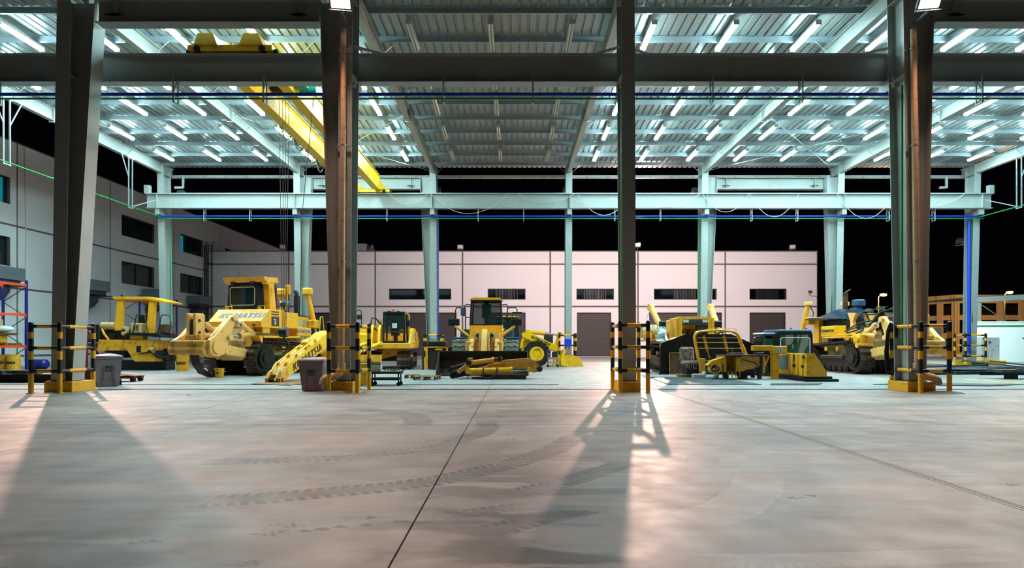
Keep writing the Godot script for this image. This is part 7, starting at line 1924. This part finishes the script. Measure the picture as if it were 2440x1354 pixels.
func carts() -> void:
	var c = thing("tool_cart", "low black cart with cables and a battery on top, by the trench drain", "cart", ground(924, 919))
	part(c, "top_shelf", B.new().bb(Vector3(-0.55, 0.42, -0.25), Vector3(0.5, 0.5, 0.25), 0.01), M.black)
	part(c, "lower_shelf", B.new().bb(Vector3(-0.55, 0.2, -0.25), Vector3(0.45, 0.28, 0.25), 0.01), M.black)
	for q in [[-0.5, 0.2], [0.42, 0.2], [-0.5, -0.2], [0.42, -0.2]]:
		part(c, "leg", B.new().bb(Vector3(q[0] - 0.02, 0.1, q[1] - 0.02), Vector3(q[0] + 0.02, 0.45, q[1] + 0.02)), M.black)
		part(c, "castor", B.new().cyl(Vector3(q[0], 0.07, q[1] - 0.025), Vector3(q[0], 0.07, q[1] + 0.025), 0.07, -1, 14), M.rubber)
	part(c, "handle", B.new().tube([Vector3(0.45, 0.48, 0.2), Vector3(0.6, 0.55, 0.2), Vector3(0.68, 0.6, 0.0), Vector3(0.6, 0.55, -0.2)], 0.018, 6), M.black)
	for i in 5:
		part(c, "cable_coil", B.new().tube([Vector3(-0.1 + i * 0.1, 0.52, 0.1), Vector3(0.0 + i * 0.1, 0.62, 0.05), Vector3(0.1 + i * 0.1, 0.54, -0.05), Vector3(0.2 + i * 0.08, 0.53, 0.1)], 0.014, 6), [M.pipe_green, M.cable, M.red, M.cable, M.pipe_green][i])
	var b = thing("battery", "white car battery standing on the low black cart", "battery", ground(924, 919) + Vector3(-0.42, 0.5, 0.0))
	part(b, "case", B.new().bb(Vector3(-0.2, 0, -0.12), Vector3(0.2, 0.24, 0.12), 0.01), M.white)
	part(b, "lid", B.new().bb(Vector3(-0.2, 0.24, -0.12), Vector3(0.2, 0.27, 0.12), 0.01), M.black)
	part(b, "terminal", B.new().cyl(Vector3(-0.12, 0.27, 0), Vector3(-0.12, 0.31, 0), 0.025, -1, 8).cyl(Vector3(0.12, 0.27, 0), Vector3(0.12, 0.31, 0), 0.025, -1, 8), M.red)
	# pallets
	for q in [["small wooden pallet near the tool cart", ground(983, 900.5), 0.6, 0.1], ["wooden pallet beside the bucket's corner", ground(1018, 904.5), 0.95, -0.08]]:
		var p = thing("wooden_pallet", q[0], "pallet", q[1], q[3], "wooden pallets")
		var w: float = q[2]
		for i in 5:
			part(p, "top_board", B.new().bb(Vector3(-w * 0.5, 0.12, -0.45 + i * 0.2), Vector3(w * 0.5, 0.145, -0.45 + i * 0.2 + 0.12), 0.004), M.wood)
		for x in [-w * 0.5 + 0.05, 0.0, w * 0.5 - 0.05]:
			for z in [-0.4, 0.0, 0.4]:
				part(p, "block", B.new().bb(Vector3(x - 0.05, 0.02, z - 0.06), Vector3(x + 0.05, 0.12, z + 0.06)), M.wood)
			part(p, "runner", B.new().bb(Vector3(x - 0.05, 0, -0.45), Vector3(x + 0.05, 0.02, 0.47)), M.wood)
	# chrome trolley
	var t = thing("instrument_trolley", "small chrome trolley with castors before the second loader", "trolley", ground(1317, 875))
	for h in [0.22, 0.5]:
		part(t, "tray", B.new().bb(Vector3(-0.33, h, -0.25), Vector3(0.33, h + 0.12, 0.25), 0.02), M.chrome)
	for q in [[-0.3, 0.22], [0.3, 0.22], [-0.3, -0.22], [0.3, -0.22]]:
		part(t, "upright", B.new().cyl(Vector3(q[0], 0.14, q[1]), Vector3(q[0], 1.0, q[1]), 0.018, -1, 8), M.chrome)
		part(t, "castor", B.new().cyl(Vector3(q[0], 0.08, q[1] - 0.03), Vector3(q[0], 0.08, q[1] + 0.03), 0.08, -1, 14), M.rubber)
	part(t, "gauge_rack", B.new().bb(Vector3(-0.05, 0.62, -0.1), Vector3(0.28, 0.95, 0.05), 0.03).tube([Vector3(-0.3, 1.0, 0.22), Vector3(-0.1, 1.08, 0.1), Vector3(0.1, 0.95, 0.1), Vector3(0.3, 1.0, 0.22)], 0.02, 6), M.black)
	# crate at the rear column
	var k = thing("steel_frame_crate", "brown crate with yellow edge posts behind the loader's bucket end", "crate", Vector3(-5.05, 0, -32.3))
	part(k, "box", B.new().bb(Vector3(0.15, 0.05, -0.8), Vector3(1.55, 1.3, 0.3), 0.02), M.brown_steel)
	part(k, "top_tank", B.new().bb(Vector3(0.15, 1.32, -0.7), Vector3(1.15, 1.62, 0.2), 0.04), M.cab_dark)
	for q in [[-0.1, M.rust], [0.12, M.yellow]]:
		part(k, "edge_post", B.new().bb(Vector3(q[0] - 0.06, 0, 0.25), Vector3(q[0] + 0.06, 1.28, 0.37), 0.01), q[1])
	part(k, "top_rail", B.new().bb(Vector3(0.1, 1.24, 0.28), Vector3(1.35, 1.3, 0.36)).bb(Vector3(1.22, 0.9, 0.28), Vector3(1.32, 1.3, 0.36)), M.yellow)
	part(k, "number_plate", B.new().bb(Vector3(0.6, 1.1, 0.3), Vector3(1.0, 1.2, 0.34)), M.yellow)
	# red lifting truck behind the left guard
	var j = thing("pallet_truck", "red hydraulic pallet truck with a tan board behind the left bin", "pallet truck", ground(250, 909))
	part(j, "chassis", B.new().bb(Vector3(-0.7, 0.12, -0.3), Vector3(-0.3, 0.5, 0.3), 0.03), M.red)
	for z in [-0.22, 0.22]:
		part(j, "fork", B.new().bb(Vector3(-0.4, 0.12, z - 0.08), Vector3(1.35, 0.2, z + 0.08), 0.02), M.red)
		part(j, "fork_wheel", B.new().cyl(Vector3(1.25, 0.08, z - 0.07), Vector3(1.25, 0.08, z + 0.07), 0.08, -1, 14), M.rubber)
	part(j, "steer_wheel", B.new().cyl(Vector3(-0.6, 0.1, -0.12), Vector3(-0.6, 0.1, 0.12), 0.1, -1, 16), M.rubber)
	part(j, "mast", B.new().prism([Vector2(-0.95, 0.15), Vector2(-0.72, 0.15), Vector2(-0.72, 1.6), Vector2(-0.62, 1.85), Vector2(-0.72, 1.98), Vector2(-0.88, 1.96), Vector2(-0.95, 1.8)], Transform3D(), 0.16), M.red)
	part(j, "swing_arm", B.new().tube([Vector3(-0.8, 1.9, 0.1), Vector3(-0.55, 1.95, 0.1), Vector3(-0.42, 1.75, 0.1), Vector3(-0.35, 1.3, 0.1), Vector3(-0.05, 0.95, 0.1)], 0.06, 8), M.red)
	part(j, "pump", B.new().cyl(Vector3(-0.45, 0.3, 0), Vector3(-0.45, 1.1, 0), 0.09, -1, 14), M.oily)
	solo("board", B.new().box(Vector3(0, 0, 0), Vector3(1.25, 0.02, 0.62), 0.0, Basis(Vector3(0, 0, 1), -0.08)), M.wood, "tan board lying on the forks of the red pallet truck", "board", ground(250, 909) + Vector3(0.75, 0.265, 0))

func pallet_racks() -> void:
	# x0 wall side, x1 yard side, d0 near end, d1 far end
	for r in [["tall blue and orange pallet rack at the frame's left edge", -28.5, -27.2, 28.9, 31.6, 5.0, [1.25, 3.0, 4.65]], ["smaller blue and orange pallet rack behind the stripped tractor", -28.4, -27.1, 41.0, 45.5, 5.0, [2.2, 4.55]]]:
		var t = thing("pallet_rack", r[0], "rack", Vector3.ZERO)
		for x in [r[1], r[2]]:
			for d in [r[3], r[4]]:
				part(t, "upright", B.new().bb(Vector3(x - 0.05, 0, -d - 0.05), Vector3(x + 0.05, r[5], -d + 0.05)).bb(Vector3(x - 0.09, 0, -d - 0.09), Vector3(x + 0.09, 0.01, -d + 0.09)), M.rack_blue)
			for h in r[6]:
				part(t, "beam", B.new().bb(Vector3(x - 0.03, h, -r[4]), Vector3(x + 0.03, h + 0.13, -r[3]), 0.005).bb(Vector3(x - 0.045, h - 0.08, -r[4] - 0.02), Vector3(x + 0.045, h + 0.16, -r[4] + 0.07)), M.orange)
		for d in [r[3], r[4]]:
			for i in 5:
				var a = Vector3(r[1] if i % 2 == 0 else r[2], 0.4 + i * 0.85, -d)
				var b = Vector3(r[2] if i % 2 == 0 else r[1], 0.4 + (i + 1) * 0.85, -d)
				part(t, "cross_brace", B.new().bar(a, b, 0.03, 0.03), M.dark_steel)
	# load on the tall rack
	for q in [[1.38, "lower"], [3.13, "middle"]]:
		if q[0] > 2.0: continue
		var p = thing("wooden_pallet", "grey wooden pallet on the %s shelf of the tall rack" % q[1], "pallet", Vector3(-27.85, q[0], -30.9), 0.0, "wooden pallets")
		for i in 5:
			part(p, "top_board", B.new().bb(Vector3(-0.6, 0.1, -0.5 + i * 0.22), Vector3(0.6, 0.125, -0.5 + i * 0.22 + 0.14)), M.wood)
		for x in [-0.5, 0.0, 0.5]:
			part(p, "runner", B.new().bb(Vector3(x - 0.05, 0, -0.5), Vector3(x + 0.05, 0.1, 0.52)), M.wood)
	var pm = thing("pump_casting", "yellow pump casting with round ports on the tall rack", "machine part", Vector3(-27.8, 1.51, -30.5))
	part(pm, "housing", B.new().bb(Vector3(-0.6, 0, -0.25), Vector3(0.35, 0.42, 0.25), 0.05), M.yellow_new)
	for x in [-0.35, 0.08]:
		part(pm, "port", B.new().ring(Vector3(x, 0.2, 0.25), Vector3(x, 0.2, 0.32), 0.1, 0.15, 18).cyl(Vector3(x, 0.2, 0.24), Vector3(x, 0.2, 0.26), 0.1, -1, 18), M.dark_steel)
	var rp = thing("wooden_pallet", "loaded pallet resting on the yellow pump casting", "pallet", Vector3(-27.8, 1.93, -30.5), 0.0, "wooden pallets")
	for i in 5:
		part(rp, "top_board", B.new().bb(Vector3(-0.8, 0.1, -0.45 + i * 0.2), Vector3(0.75, 0.125, -0.45 + i * 0.2 + 0.13)), M.wood)
	for x in [-0.6, 0.0, 0.6]:
		part(rp, "runner", B.new().bb(Vector3(x - 0.05, 0, -0.45), Vector3(x + 0.05, 0.1, 0.48)), M.wood)
	var sk = thing("wrapped_sack", "plastic-wrapped yellowish sack on the rack's upper pallet", "sack", Vector3(-27.7, 2.07, -30.5))
	part(sk, "sack", B.new().ball(Vector3(0, 0.19, 0), Vector3(0.75, 0.2, 0.42), 16), M.plastic_sheet)
	part(sk, "yellow_patch", B.new().ball(Vector3(0.15, 0.2, 0.12), Vector3(0.3, 0.19, 0.32), 12), M.yellow_pale)
	solo("carton", B.new().bb(Vector3(-0.4, 0, -0.25), Vector3(0.25, 0.36, 0.25), 0.03), M.sand, "beige carton on top of the wrapped sack", "carton", Vector3(-27.95, 2.43, -30.5))

# seat, panel, hoop frame and shell taken off a dozer, in front of the big blade
func stripped_parts() -> void:
	var pn = thing("door_panel", "brown sheet-metal door panel leaning against the big blade", "panel", ground(1612, 893), deg_to_rad(-3.0))
	part(pn, "sheet", B.new().box(Vector3(0, 0.52, 0.0), Vector3(0.66, 1.02, 0.03), 0.004, Basis(Vector3.RIGHT, -0.12)), M.rust)
	part(pn, "edge_frame", B.new().box(Vector3(-0.33, 0.52, 0.01), Vector3(0.03, 1.04, 0.05), 0.0, Basis(Vector3.RIGHT, -0.12)).box(Vector3(0.33, 0.52, 0.01), Vector3(0.03, 1.04, 0.05), 0.0, Basis(Vector3.RIGHT, -0.12)).box(Vector3(0, 1.03, -0.05), Vector3(0.69, 0.03, 0.05)).box(Vector3(0, 0.02, 0.07), Vector3(0.69, 0.03, 0.05)), M.ochre)
	var st = thing("operator_seat", "worn grey-brown operator seat with torn cushion before the blade", "seat", ground(1645, 899) + Vector3(0, 0.026, 0), deg_to_rad(8.0))
	part(st, "pallet_base", B.new().bb(Vector3(-0.5, 0, -0.35), Vector3(0.42, 0.12, 0.35), 0.01), M.wood)
	part(st, "suspension_box", B.new().bb(Vector3(-0.28, 0.12, -0.28), Vector3(0.28, 0.52, 0.28), 0.03), M.oily)
	part(st, "cushion", B.new().box(Vector3(0.02, 0.6, 0.02), Vector3(0.76, 0.2, 0.64), 0.07), M.cloth)
	part(st, "backrest", B.new().box(Vector3(-0.04, 0.95, -0.26), Vector3(0.68, 0.72, 0.2), 0.09, Basis(Vector3.RIGHT, -0.1)), M.cloth)
	for i in 7:
		part(st, "torn_strip", B.new().bar(Vector3(-0.3 + i * 0.1, 0.56, 0.32), Vector3(-0.32 + i * 0.105, 0.4 - 0.05 * (i % 3), 0.36), 0.06, 0.02), M.cloth)
	part(st, "knob", B.new().cyl(Vector3(0.05, 0.38, 0.28), Vector3(0.05, 0.38, 0.31), 0.035, -1, 12), M.white)
	var wb = thing("white_box", "open white metal box beside the worn seat", "box", ground(1667, 901.5))
	part(wb, "tray", B.new().bb(Vector3(-0.3, 0, -0.15), Vector3(0.2, 0.18, 0.15), 0.01), M.white)
	part(wb, "raised_end", B.new().bb(Vector3(0.16, 0.1, -0.15), Vector3(0.24, 0.3, 0.15), 0.01), M.white)
	# hoop frame
	var hp = thing("guard_hoop", "yellow tubular guard hoop with cross bars standing before the blade", "frame", Vector3(8.9, 0.026, -24.6))
	for q in [[0.0, 0.045], [-0.16, 0.045]]:
		part(hp, "hoop_tube", B.new().tube([Vector3(-0.75, 0.15, q[0]), Vector3(-1.05, 1.72, q[0]), Vector3(-1.0, 1.88, q[0]), Vector3(-0.86, 1.97, q[0]), Vector3(0.0, 2.04, q[0]), Vector3(0.62, 1.98, q[0]), Vector3(0.8, 1.88, q[0]), Vector3(0.9, 1.72, q[0]), Vector3(1.18, 0.85, q[0])], q[1], 8), M.yellow)
	for h in [0.72, 1.25, 1.5, 1.7]:
		part(hp, "cross_bar", B.new().cyl(Vector3(-0.98 + (1.9 - h) * 0.18, h, -0.08), Vector3(0.92 + (1.9 - h) * 0.2, h, -0.08), 0.014, -1, 6), M.yellow_pale)
	for x in [-0.55, 0.32]:
		part(hp, "flat_bar", B.new().bar(Vector3(x - 0.08, 1.8, -0.1), Vector3(x + 0.08, 1.15, -0.1), 0.03, 0.11).bar(Vector3(x + 0.08, 1.15, -0.1), Vector3(x + 0.18, 0.8, -0.1), 0.03, 0.03), M.yellow)
	part(hp, "rear_wire", B.new().tube([Vector3(-0.9, 1.98, -0.5), Vector3(0.1, 2.15, -0.6), Vector3(0.95, 2.1, -0.6), Vector3(1.35, 1.2, -0.5), Vector3(1.4, 0.95, -0.4)], 0.016, 6), M.yellow_pale)
	part(hp, "foot_post", B.new().bb(Vector3(-0.86, 0.0, -0.12), Vector3(-0.62, 0.82, 0.08), 0.02), M.ochre)
	# shell of the machine
	var sh = thing("engine_shell", "rusty yellow open-backed machine body on dark legs before the blade", "machine body", Vector3(9.55, 0.026, -23.7))
	part(sh, "rear_plate", B.new().bb(Vector3(-0.85, 0.3, -0.6), Vector3(0.6, 0.95, -0.5), 0.01), M.ochre)
	part(sh, "side_plate", B.new().bb(Vector3(-0.88, 0.28, -0.6), Vector3(-0.8, 0.96, 0.35), 0.01).bb(Vector3(-0.4, 0.3, 0.1), Vector3(-0.2, 0.9, 0.36), 0.02), M.yellow_dirty)
	part(sh, "front_plate", B.new().prism([Vector2(-0.2, 0.3), Vector2(-0.2, 0.93), Vector2(0.56, 0.93), Vector2(0.56, 0.5), Vector2(0.3, 0.42), Vector2(0.05, 0.38)], Transform3D(Basis(), Vector3(0, 0, 0.32)), 0.05), M.ochre)
	part(sh, "top_plate", B.new().bb(Vector3(-0.9, 0.95, -0.65), Vector3(0.95, 0.99, 0.42), 0.008), M.rust)
	part(sh, "bracket", B.new().bb(Vector3(0.7, 0.25, 0.3), Vector3(0.78, 0.95, 0.4)).bar(Vector3(0.95, 0.95, 0.35), Vector3(0.75, 0.5, 0.35), 0.06, 0.08), M.ochre)
	part(sh, "gearbox", B.new().bb(Vector3(-0.3, 0.12, -0.4), Vector3(0.5, 0.45, 0.2), 0.08).cyl(Vector3(0.0, 0.0, 0.0), Vector3(0.0, 0.3, 0.0), 0.2, -1, 16), M.oily)
	for q in [[-0.75, 0.2], [0.6, 0.25], [-0.6, -0.4], [0.6, -0.4]]:
		part(sh, "leg", B.new().bb(Vector3(q[0] - 0.07, 0, q[1] - 0.07), Vector3(q[0] + 0.07, 0.32, q[1] + 0.07), 0.01), M.brown_steel)
	for i in 4:
		part(sh, "rod", B.new().cyl(Vector3(-0.7 + i * 0.16, 0.04, 0.3), Vector3(-0.72 + i * 0.16, 0.3, 0.3), 0.025, -1, 8), M.yellow_dirty)
	part(sh, "black_hose", B.new().tube([Vector3(-0.15, 0.8, 0.37), Vector3(0.15, 0.7, 0.38), Vector3(0.35, 0.68, 0.38), Vector3(0.5, 0.52, 0.38), Vector3(0.58, 0.45, 0.36)], 0.022, 6), M.cable)
	part(sh, "air_horn", B.new().ring(Vector3(-1.25, 0.42, 0.0), Vector3(-1.25, 0.42, 0.35), 0.18, 0.22, 20).prism([Vector2(-1.55, 0.55), Vector2(-1.35, 0.75), Vector2(-0.85, 0.9), Vector2(-0.85, 0.6), Vector2(-1.1, 0.62)], Transform3D(Basis(), Vector3(0, 0, 0.1)), 0.4), M.yellow_dirty)
	part(sh, "top_clutter", B.new().box(Vector3(-0.3, 1.04, 0.0), Vector3(0.6, 0.06, 0.3), 0.02).cyl(Vector3(-0.45, 1.05, 0), Vector3(-0.4, 1.22, 0), 0.04, -1, 8).bar(Vector3(-0.4, 1.2, 0), Vector3(-0.15, 1.2, 0), 0.02, 0.02).box(Vector3(0.65, 1.05, 0.1), Vector3(0.3, 0.1, 0.3), 0.02), M.scrap)
	# plastic sheets
	solo("plastic_sheet", crumple(0.24, 0.42, 5), M.plastic_sheet, "crumpled clear plastic hanging from the rusty machine body", "plastic sheet", ground(1705, 903.5) + Vector3(0, 0.03, 0))
	solo("plastic_sheet", crumple(0.55, 0.75, 9), M.plastic_sheet, "white plastic sheet thrown over parts behind the big blade", "plastic sheet", Vector3(7.55, 1.6, -28.9))
	solo("loose_mesh_wire", B.new().tube([Vector3(0.0, 0.02, 0), Vector3(0.05, 0.5, 0.05), Vector3(-0.08, 0.8, 0), Vector3(0.1, 0.4, 0.1), Vector3(0.12, 0.02, 0.1)], 0.015, 5), M.scrap, "tangled thin wire beside the yellow stand", "wire", ground(1822, 898))
	# the cab that was lifted off
	var cb = thing("machine_cab", "dark blue machine cab with green-tinted windows set on the floor", "cab", Vector3(12.35, 0, -26.1))
	var c = cabin(cb, "cab_frame", Vector3(-0.55, 0.12, -0.75), Vector3(1.0, 1.95, 0.7), 0.06, M.cab_dark, M.green_glass, 0.3, 0.14, true)
	part(c, "windscreen_rim", rounded_rim(Vector3(0.22, 1.15, 0.76), 0.66, 0.6, 0.12), M.white)
	part(c, "wiper", B.new().bar(Vector3(-0.25, 1.05, 0.8), Vector3(0.3, 1.75, 0.76), 0.03, 0.03), M.black)
	part(cb, "side_section", B.new().bb(Vector3(-1.1, 0.1, -0.6), Vector3(-0.6, 1.82, 0.5), 0.08), M.cab_dark)
	part(cb, "side_window", B.new().bb(Vector3(-1.05, 1.3, 0.5), Vector3(-0.65, 1.7, 0.52), 0.005), M.green_glass)
	part(cb, "roof_cap", B.new().bb(Vector3(-1.1, 1.84, -0.7), Vector3(-0.5, 1.98, 0.6), 0.06).bb(Vector3(-0.55, 2.0, -0.75), Vector3(1.0, 2.12, 0.72), 0.05), M.cab_blue)
	part(cb, "grab_bar", B.new().cyl(Vector3(-1.4, 1.78, 0.4), Vector3(-1.1, 1.78, 0.4), 0.05, -1, 10), M.black)
	for x in [-0.4, 0.15, 0.85]:
		part(cb, "roof_stud", B.new().cyl(Vector3(x, 2.1, 0.5), Vector3(x, 2.2, 0.5), 0.03, -1, 8), M.black)

func crumple(w: float, h: float, sd: int) -> B:
	var r = RandomNumberGenerator.new()
	r.seed = sd
	var b = B.new()
	var n = 9
	var g = []
	for i in n + 1:
		var row = []
		for j in n + 1:
			var u = i / float(n)
			var v = j / float(n)
			var bulge = sin(PI * u) * (0.12 + 0.1 * sin(v * 9.0 + sd))
			row.append(Vector3((u - 0.5) * w * (1.1 - 0.4 * v) + r.randf_range(-0.03, 0.03), v * h + r.randf_range(-0.02, 0.02) * minf(1.0, v * 8.0), bulge + r.randf_range(-0.04, 0.04)))
		g.append(row)
	for i in n:
		for j in n:
			for tr in [[g[i][j], g[i + 1][j], g[i + 1][j + 1]], [g[i][j], g[i + 1][j + 1], g[i][j + 1]]]:
				var m: Vector3 = (tr[1] - tr[0]).cross(tr[2] - tr[0]).normalized()
				b.tri(tr[0], tr[1], tr[2], m, m, m)
				var o = Vector3(0, 0, -0.02)
				b.tri(tr[0] + o, tr[1] + o, tr[2] + o, -m, -m, -m)
	return b

func yellow_tank() -> void:
	var st = thing("steel_stand", "yellow steel stand with a cross beam and a printed notice beside the tank box", "stand", Vector3(10.9, 0, -23.7))
	part(st, "post", B.new().bb(Vector3(-0.13, 0, -0.13), Vector3(0.13, 1.2, 0.13), 0.02), M.yellow)
	part(st, "foot", B.new().bb(Vector3(-0.2, 0, -0.2), Vector3(0.2, 0.03, 0.2)), M.yellow)
	part(st, "cross_beam", B.new().bb(Vector3(-0.95, 1.18, -0.12), Vector3(-0.1, 1.4, 0.12), 0.02), M.yellow)
	var h = part(st, "head_box", B.new().bb(Vector3(-0.14, 1.06, -0.16), Vector3(0.46, 1.38, 0.16), 0.02), M.yellow)
	part(h, "notice", B.new().bb(Vector3(-0.02, 1.1, 0.16), Vector3(0.26, 1.33, 0.165)), M.white)
	for i in 6:
		part(h, "notice_line", B.new().bb(Vector3(0.0, 1.13 + i * 0.032, 0.165), Vector3(0.2 + 0.02 * (i % 3), 1.138 + i * 0.032, 0.167)), M.grey_dark)
	var t = thing("tank_box", "long rust-streaked yellow tank box with a sloping end plate", "tank", Vector3(11.42, 0, -22.1))
	part(t, "skid", B.new().bb(Vector3(-0.1, 0, -2.95), Vector3(1.2, 0.1, 0.1), 0.01).bb(Vector3(-0.15, 0.1, -2.9), Vector3(1.0, 0.2, 0.0), 0.01), M.dark_steel)
	part(t, "body", B.new().prism([Vector2(0.0, 0.2), Vector2(0.76, 0.2), Vector2(0.76, 0.38), Vector2(0.3, 1.08), Vector2(0.0, 1.08)], Transform3D(Basis(), Vector3(0, 0, -1.5)), 2.9), M.yellow_dirty)
	part(t, "end_plate", B.new().prism([Vector2(-0.01, 0.19), Vector2(0.78, 0.19), Vector2(0.78, 0.39), Vector2(0.31, 1.1), Vector2(-0.01, 1.1)], Transform3D(Basis(), Vector3(0, 0, -0.03)), 0.05), M.yellow)
	for z in [-0.35, -0.75, -1.15, -2.75]:
		part(t, "rib", B.new().bb(Vector3(-0.035, 0.22, z - 0.07), Vector3(0.0, 1.06, z + 0.07), 0.01), M.yellow)
	part(t, "grey_patch", B.new().bb(Vector3(-0.012, 0.4, -2.3), Vector3(0.0, 0.98, -1.5)), M.grey_paint)
	for q in [[0.6, -0.95, 0.08], [0.95, -0.2, 0.05], [0.58, -0.28, 0.06]]:
		part(t, "port", B.new().cyl(Vector3(-0.06, q[0], q[1]), Vector3(0, q[0], q[1]), q[2], -1, 14), M.brown_steel)
	part(t, "filler", B.new().cyl(Vector3(0.15, 1.08, -2.4), Vector3(0.15, 1.16, -2.4), 0.06, -1, 12), M.yellow)
	for q in [[-2.55, 0.7], [-2.65, 0.45], [-2.45, 0.35], [-1.0, 0.9]]:
		part(t, "rust_scab", B.new().bb(Vector3(-0.01, q[1] - 0.18, q[0] - 0.05), Vector3(0.0, q[1] + 0.15, q[0] + 0.05)), M.rust)

func scrap_heaps() -> void:
	# left: a beam with offcuts on it
	var x0 = -20.5
	solo("steel_beam", B.new().ibeam(Vector3(-21.5, 0.16, -21.6), Vector3(-17.0, 0.16, -21.6), Vector3.UP, 0.32, 0.3), M.brown_steel, "rusty brown steel beam on the floor at the frame's left edge", "beam")
	for q in [[-19.9, 0.0, "short pale channel offcut on the rusty beam, left one"], [-18.6, 0.1, "pale channel offcut on the rusty beam, right one"]]:
		solo("channel_offcut", B.new().box(Vector3(0, 0.08, 0), Vector3(1.1, 0.14, 0.3), 0.01, Basis(Vector3.UP, q[1])), M.scrap, q[2], "steel offcut", Vector3(q[0], 0.325, -21.55))
	solo("pipe_offcut", B.new().ring(Vector3(0, 0.16, -0.5), Vector3(0, 0.16, 0.3), 0.12, 0.16, 18), M.dark_steel, "short dark pipe end lying at the left frame edge", "pipe", Vector3(-19.55, 0.0, -20.8))
	solo("steel_sheet", B.new().box(Vector3(0, 0.1, 0), Vector3(3.2, 0.03, 0.8), 0.0, Basis(Vector3(0, 0, 1), 0.03)), M.scrap, "long pale steel sheet lying behind the rusty beam", "steel sheet", Vector3(-19.6, 0.0, -22.6))
	# right: heaps of bars and frames
	var r = RandomNumberGenerator.new()
	r.seed = 21
	var names_of = ["long", "bent", "thin", "flat", "rusty", "bluish", "broad", "slim"]
	for i in 16:
		var px = 2262.0 + (i * 37) % 175
		var py = 877.0 + (i * 13) % 19
		var g = ground(px, py)
		var l = r.randf_range(2.0, 4.5)
		var a = r.randf_range(-0.35, 0.35)
		var h = r.randf_range(0.06, 0.16)
		var up = r.randf_range(-0.02, 0.1)
		var b = B.new()
		var e = Vector3(cos(a), 0, sin(a)) * l * 0.5
		if i % 3 == 0:
			b.cyl(-e + Vector3.UP * h * 0.5, e + Vector3.UP * (h * 0.5 + up * l * 0.3), h * 0.5, -1, 10)
		elif i % 3 == 1:
			b.ibeam(-e + Vector3.UP * (h * 0.5 + 0.02), e + Vector3.UP * (h * 0.5 + 0.02), Vector3.UP, h + 0.04, h * 0.9, 0.015, 0.012)
		else:
			b.bar(-e + Vector3.UP * h * 0.5, e + Vector3.UP * h * 0.5, h * 2.2, h)
		solo("scrap_bar", b, [M.scrap, M.dark_steel, M.scrap, M.grey_paint][i % 4], "%s scrap steel bar, %s of sixteen in the heap at the right" % [names_of[i % 8], (ORD + ["eighth", "ninth", "tenth", "eleventh", "twelfth", "thirteenth", "fourteenth", "fifteenth", "sixteenth"])[i]], "scrap bar", g, 0.0, "scrap bars right of the guarded column")
	var fr = thing("steel_trestle", "low steel trestle loaded with bars at the right frame edge", "trestle", ground(2420, 903))
	part(fr, "deck", B.new().bb(Vector3(-0.9, 0.28, -0.4), Vector3(2.4, 0.4, 0.4), 0.01), M.scrap)
	for x in [-0.2, 0.9, 2.0]:
		part(fr, "foot", B.new().bb(Vector3(x - 0.05, 0, -0.3), Vector3(x + 0.05, 0.28, 0.3), 0.01), M.dark_steel)
	part(fr, "angle_bar", B.new().bar(Vector3(-1.6, 0.75, -0.8), Vector3(0.6, 0.44, 0.2), 0.08, 0.06).bar(Vector3(-0.6, 0.72, -0.6), Vector3(1.6, 0.46, 0.0), 0.1, 0.06).bar(Vector3(-0.2, 0.42, 0.3), Vector3(2.2, 0.46, 0.1), 0.12, 0.08), M.grey_paint)
	var ty = thing("old_tyre", "old black tyre half hidden in the scrap heap", "tyre", ground(2335, 874) + Vector3(0, 0.1, 0))
	part(ty, "tyre", B.new().ring(Vector3(0, -0.08, 0), Vector3(0, 0.16, 0), 0.24, 0.42, 24), M.rubber)
	part(ty, "bead", B.new().ring(Vector3(0, 0.16, 0), Vector3(0, 0.2, 0), 0.26, 0.36, 24), M.rubber)
	var p1 = ground(2262, 902)
	var p2 = ground(2440, 920)
	solo("floor_line", B.new().bar(Vector3(p1.x, 0.002, p1.z), Vector3(p2.x + 1.5, 0.002, p2.z + 0.6), 0.9, 0.003), M.sand, "faded yellow painted line on the floor right of the guarded column", "floor marking")
	solo("wash_pump", B.new().bb(Vector3(-0.35, 0, -0.25), Vector3(0.35, 0.4, 0.25), 0.06).cyl(Vector3(-0.2, 0.4, 0), Vector3(-0.2, 0.75, 0), 0.1, -1, 12), M.grey_dark, "grey pump unit standing behind the stripped tractor's frame", "pump", Vector3(-19.0, 0, -34.5))
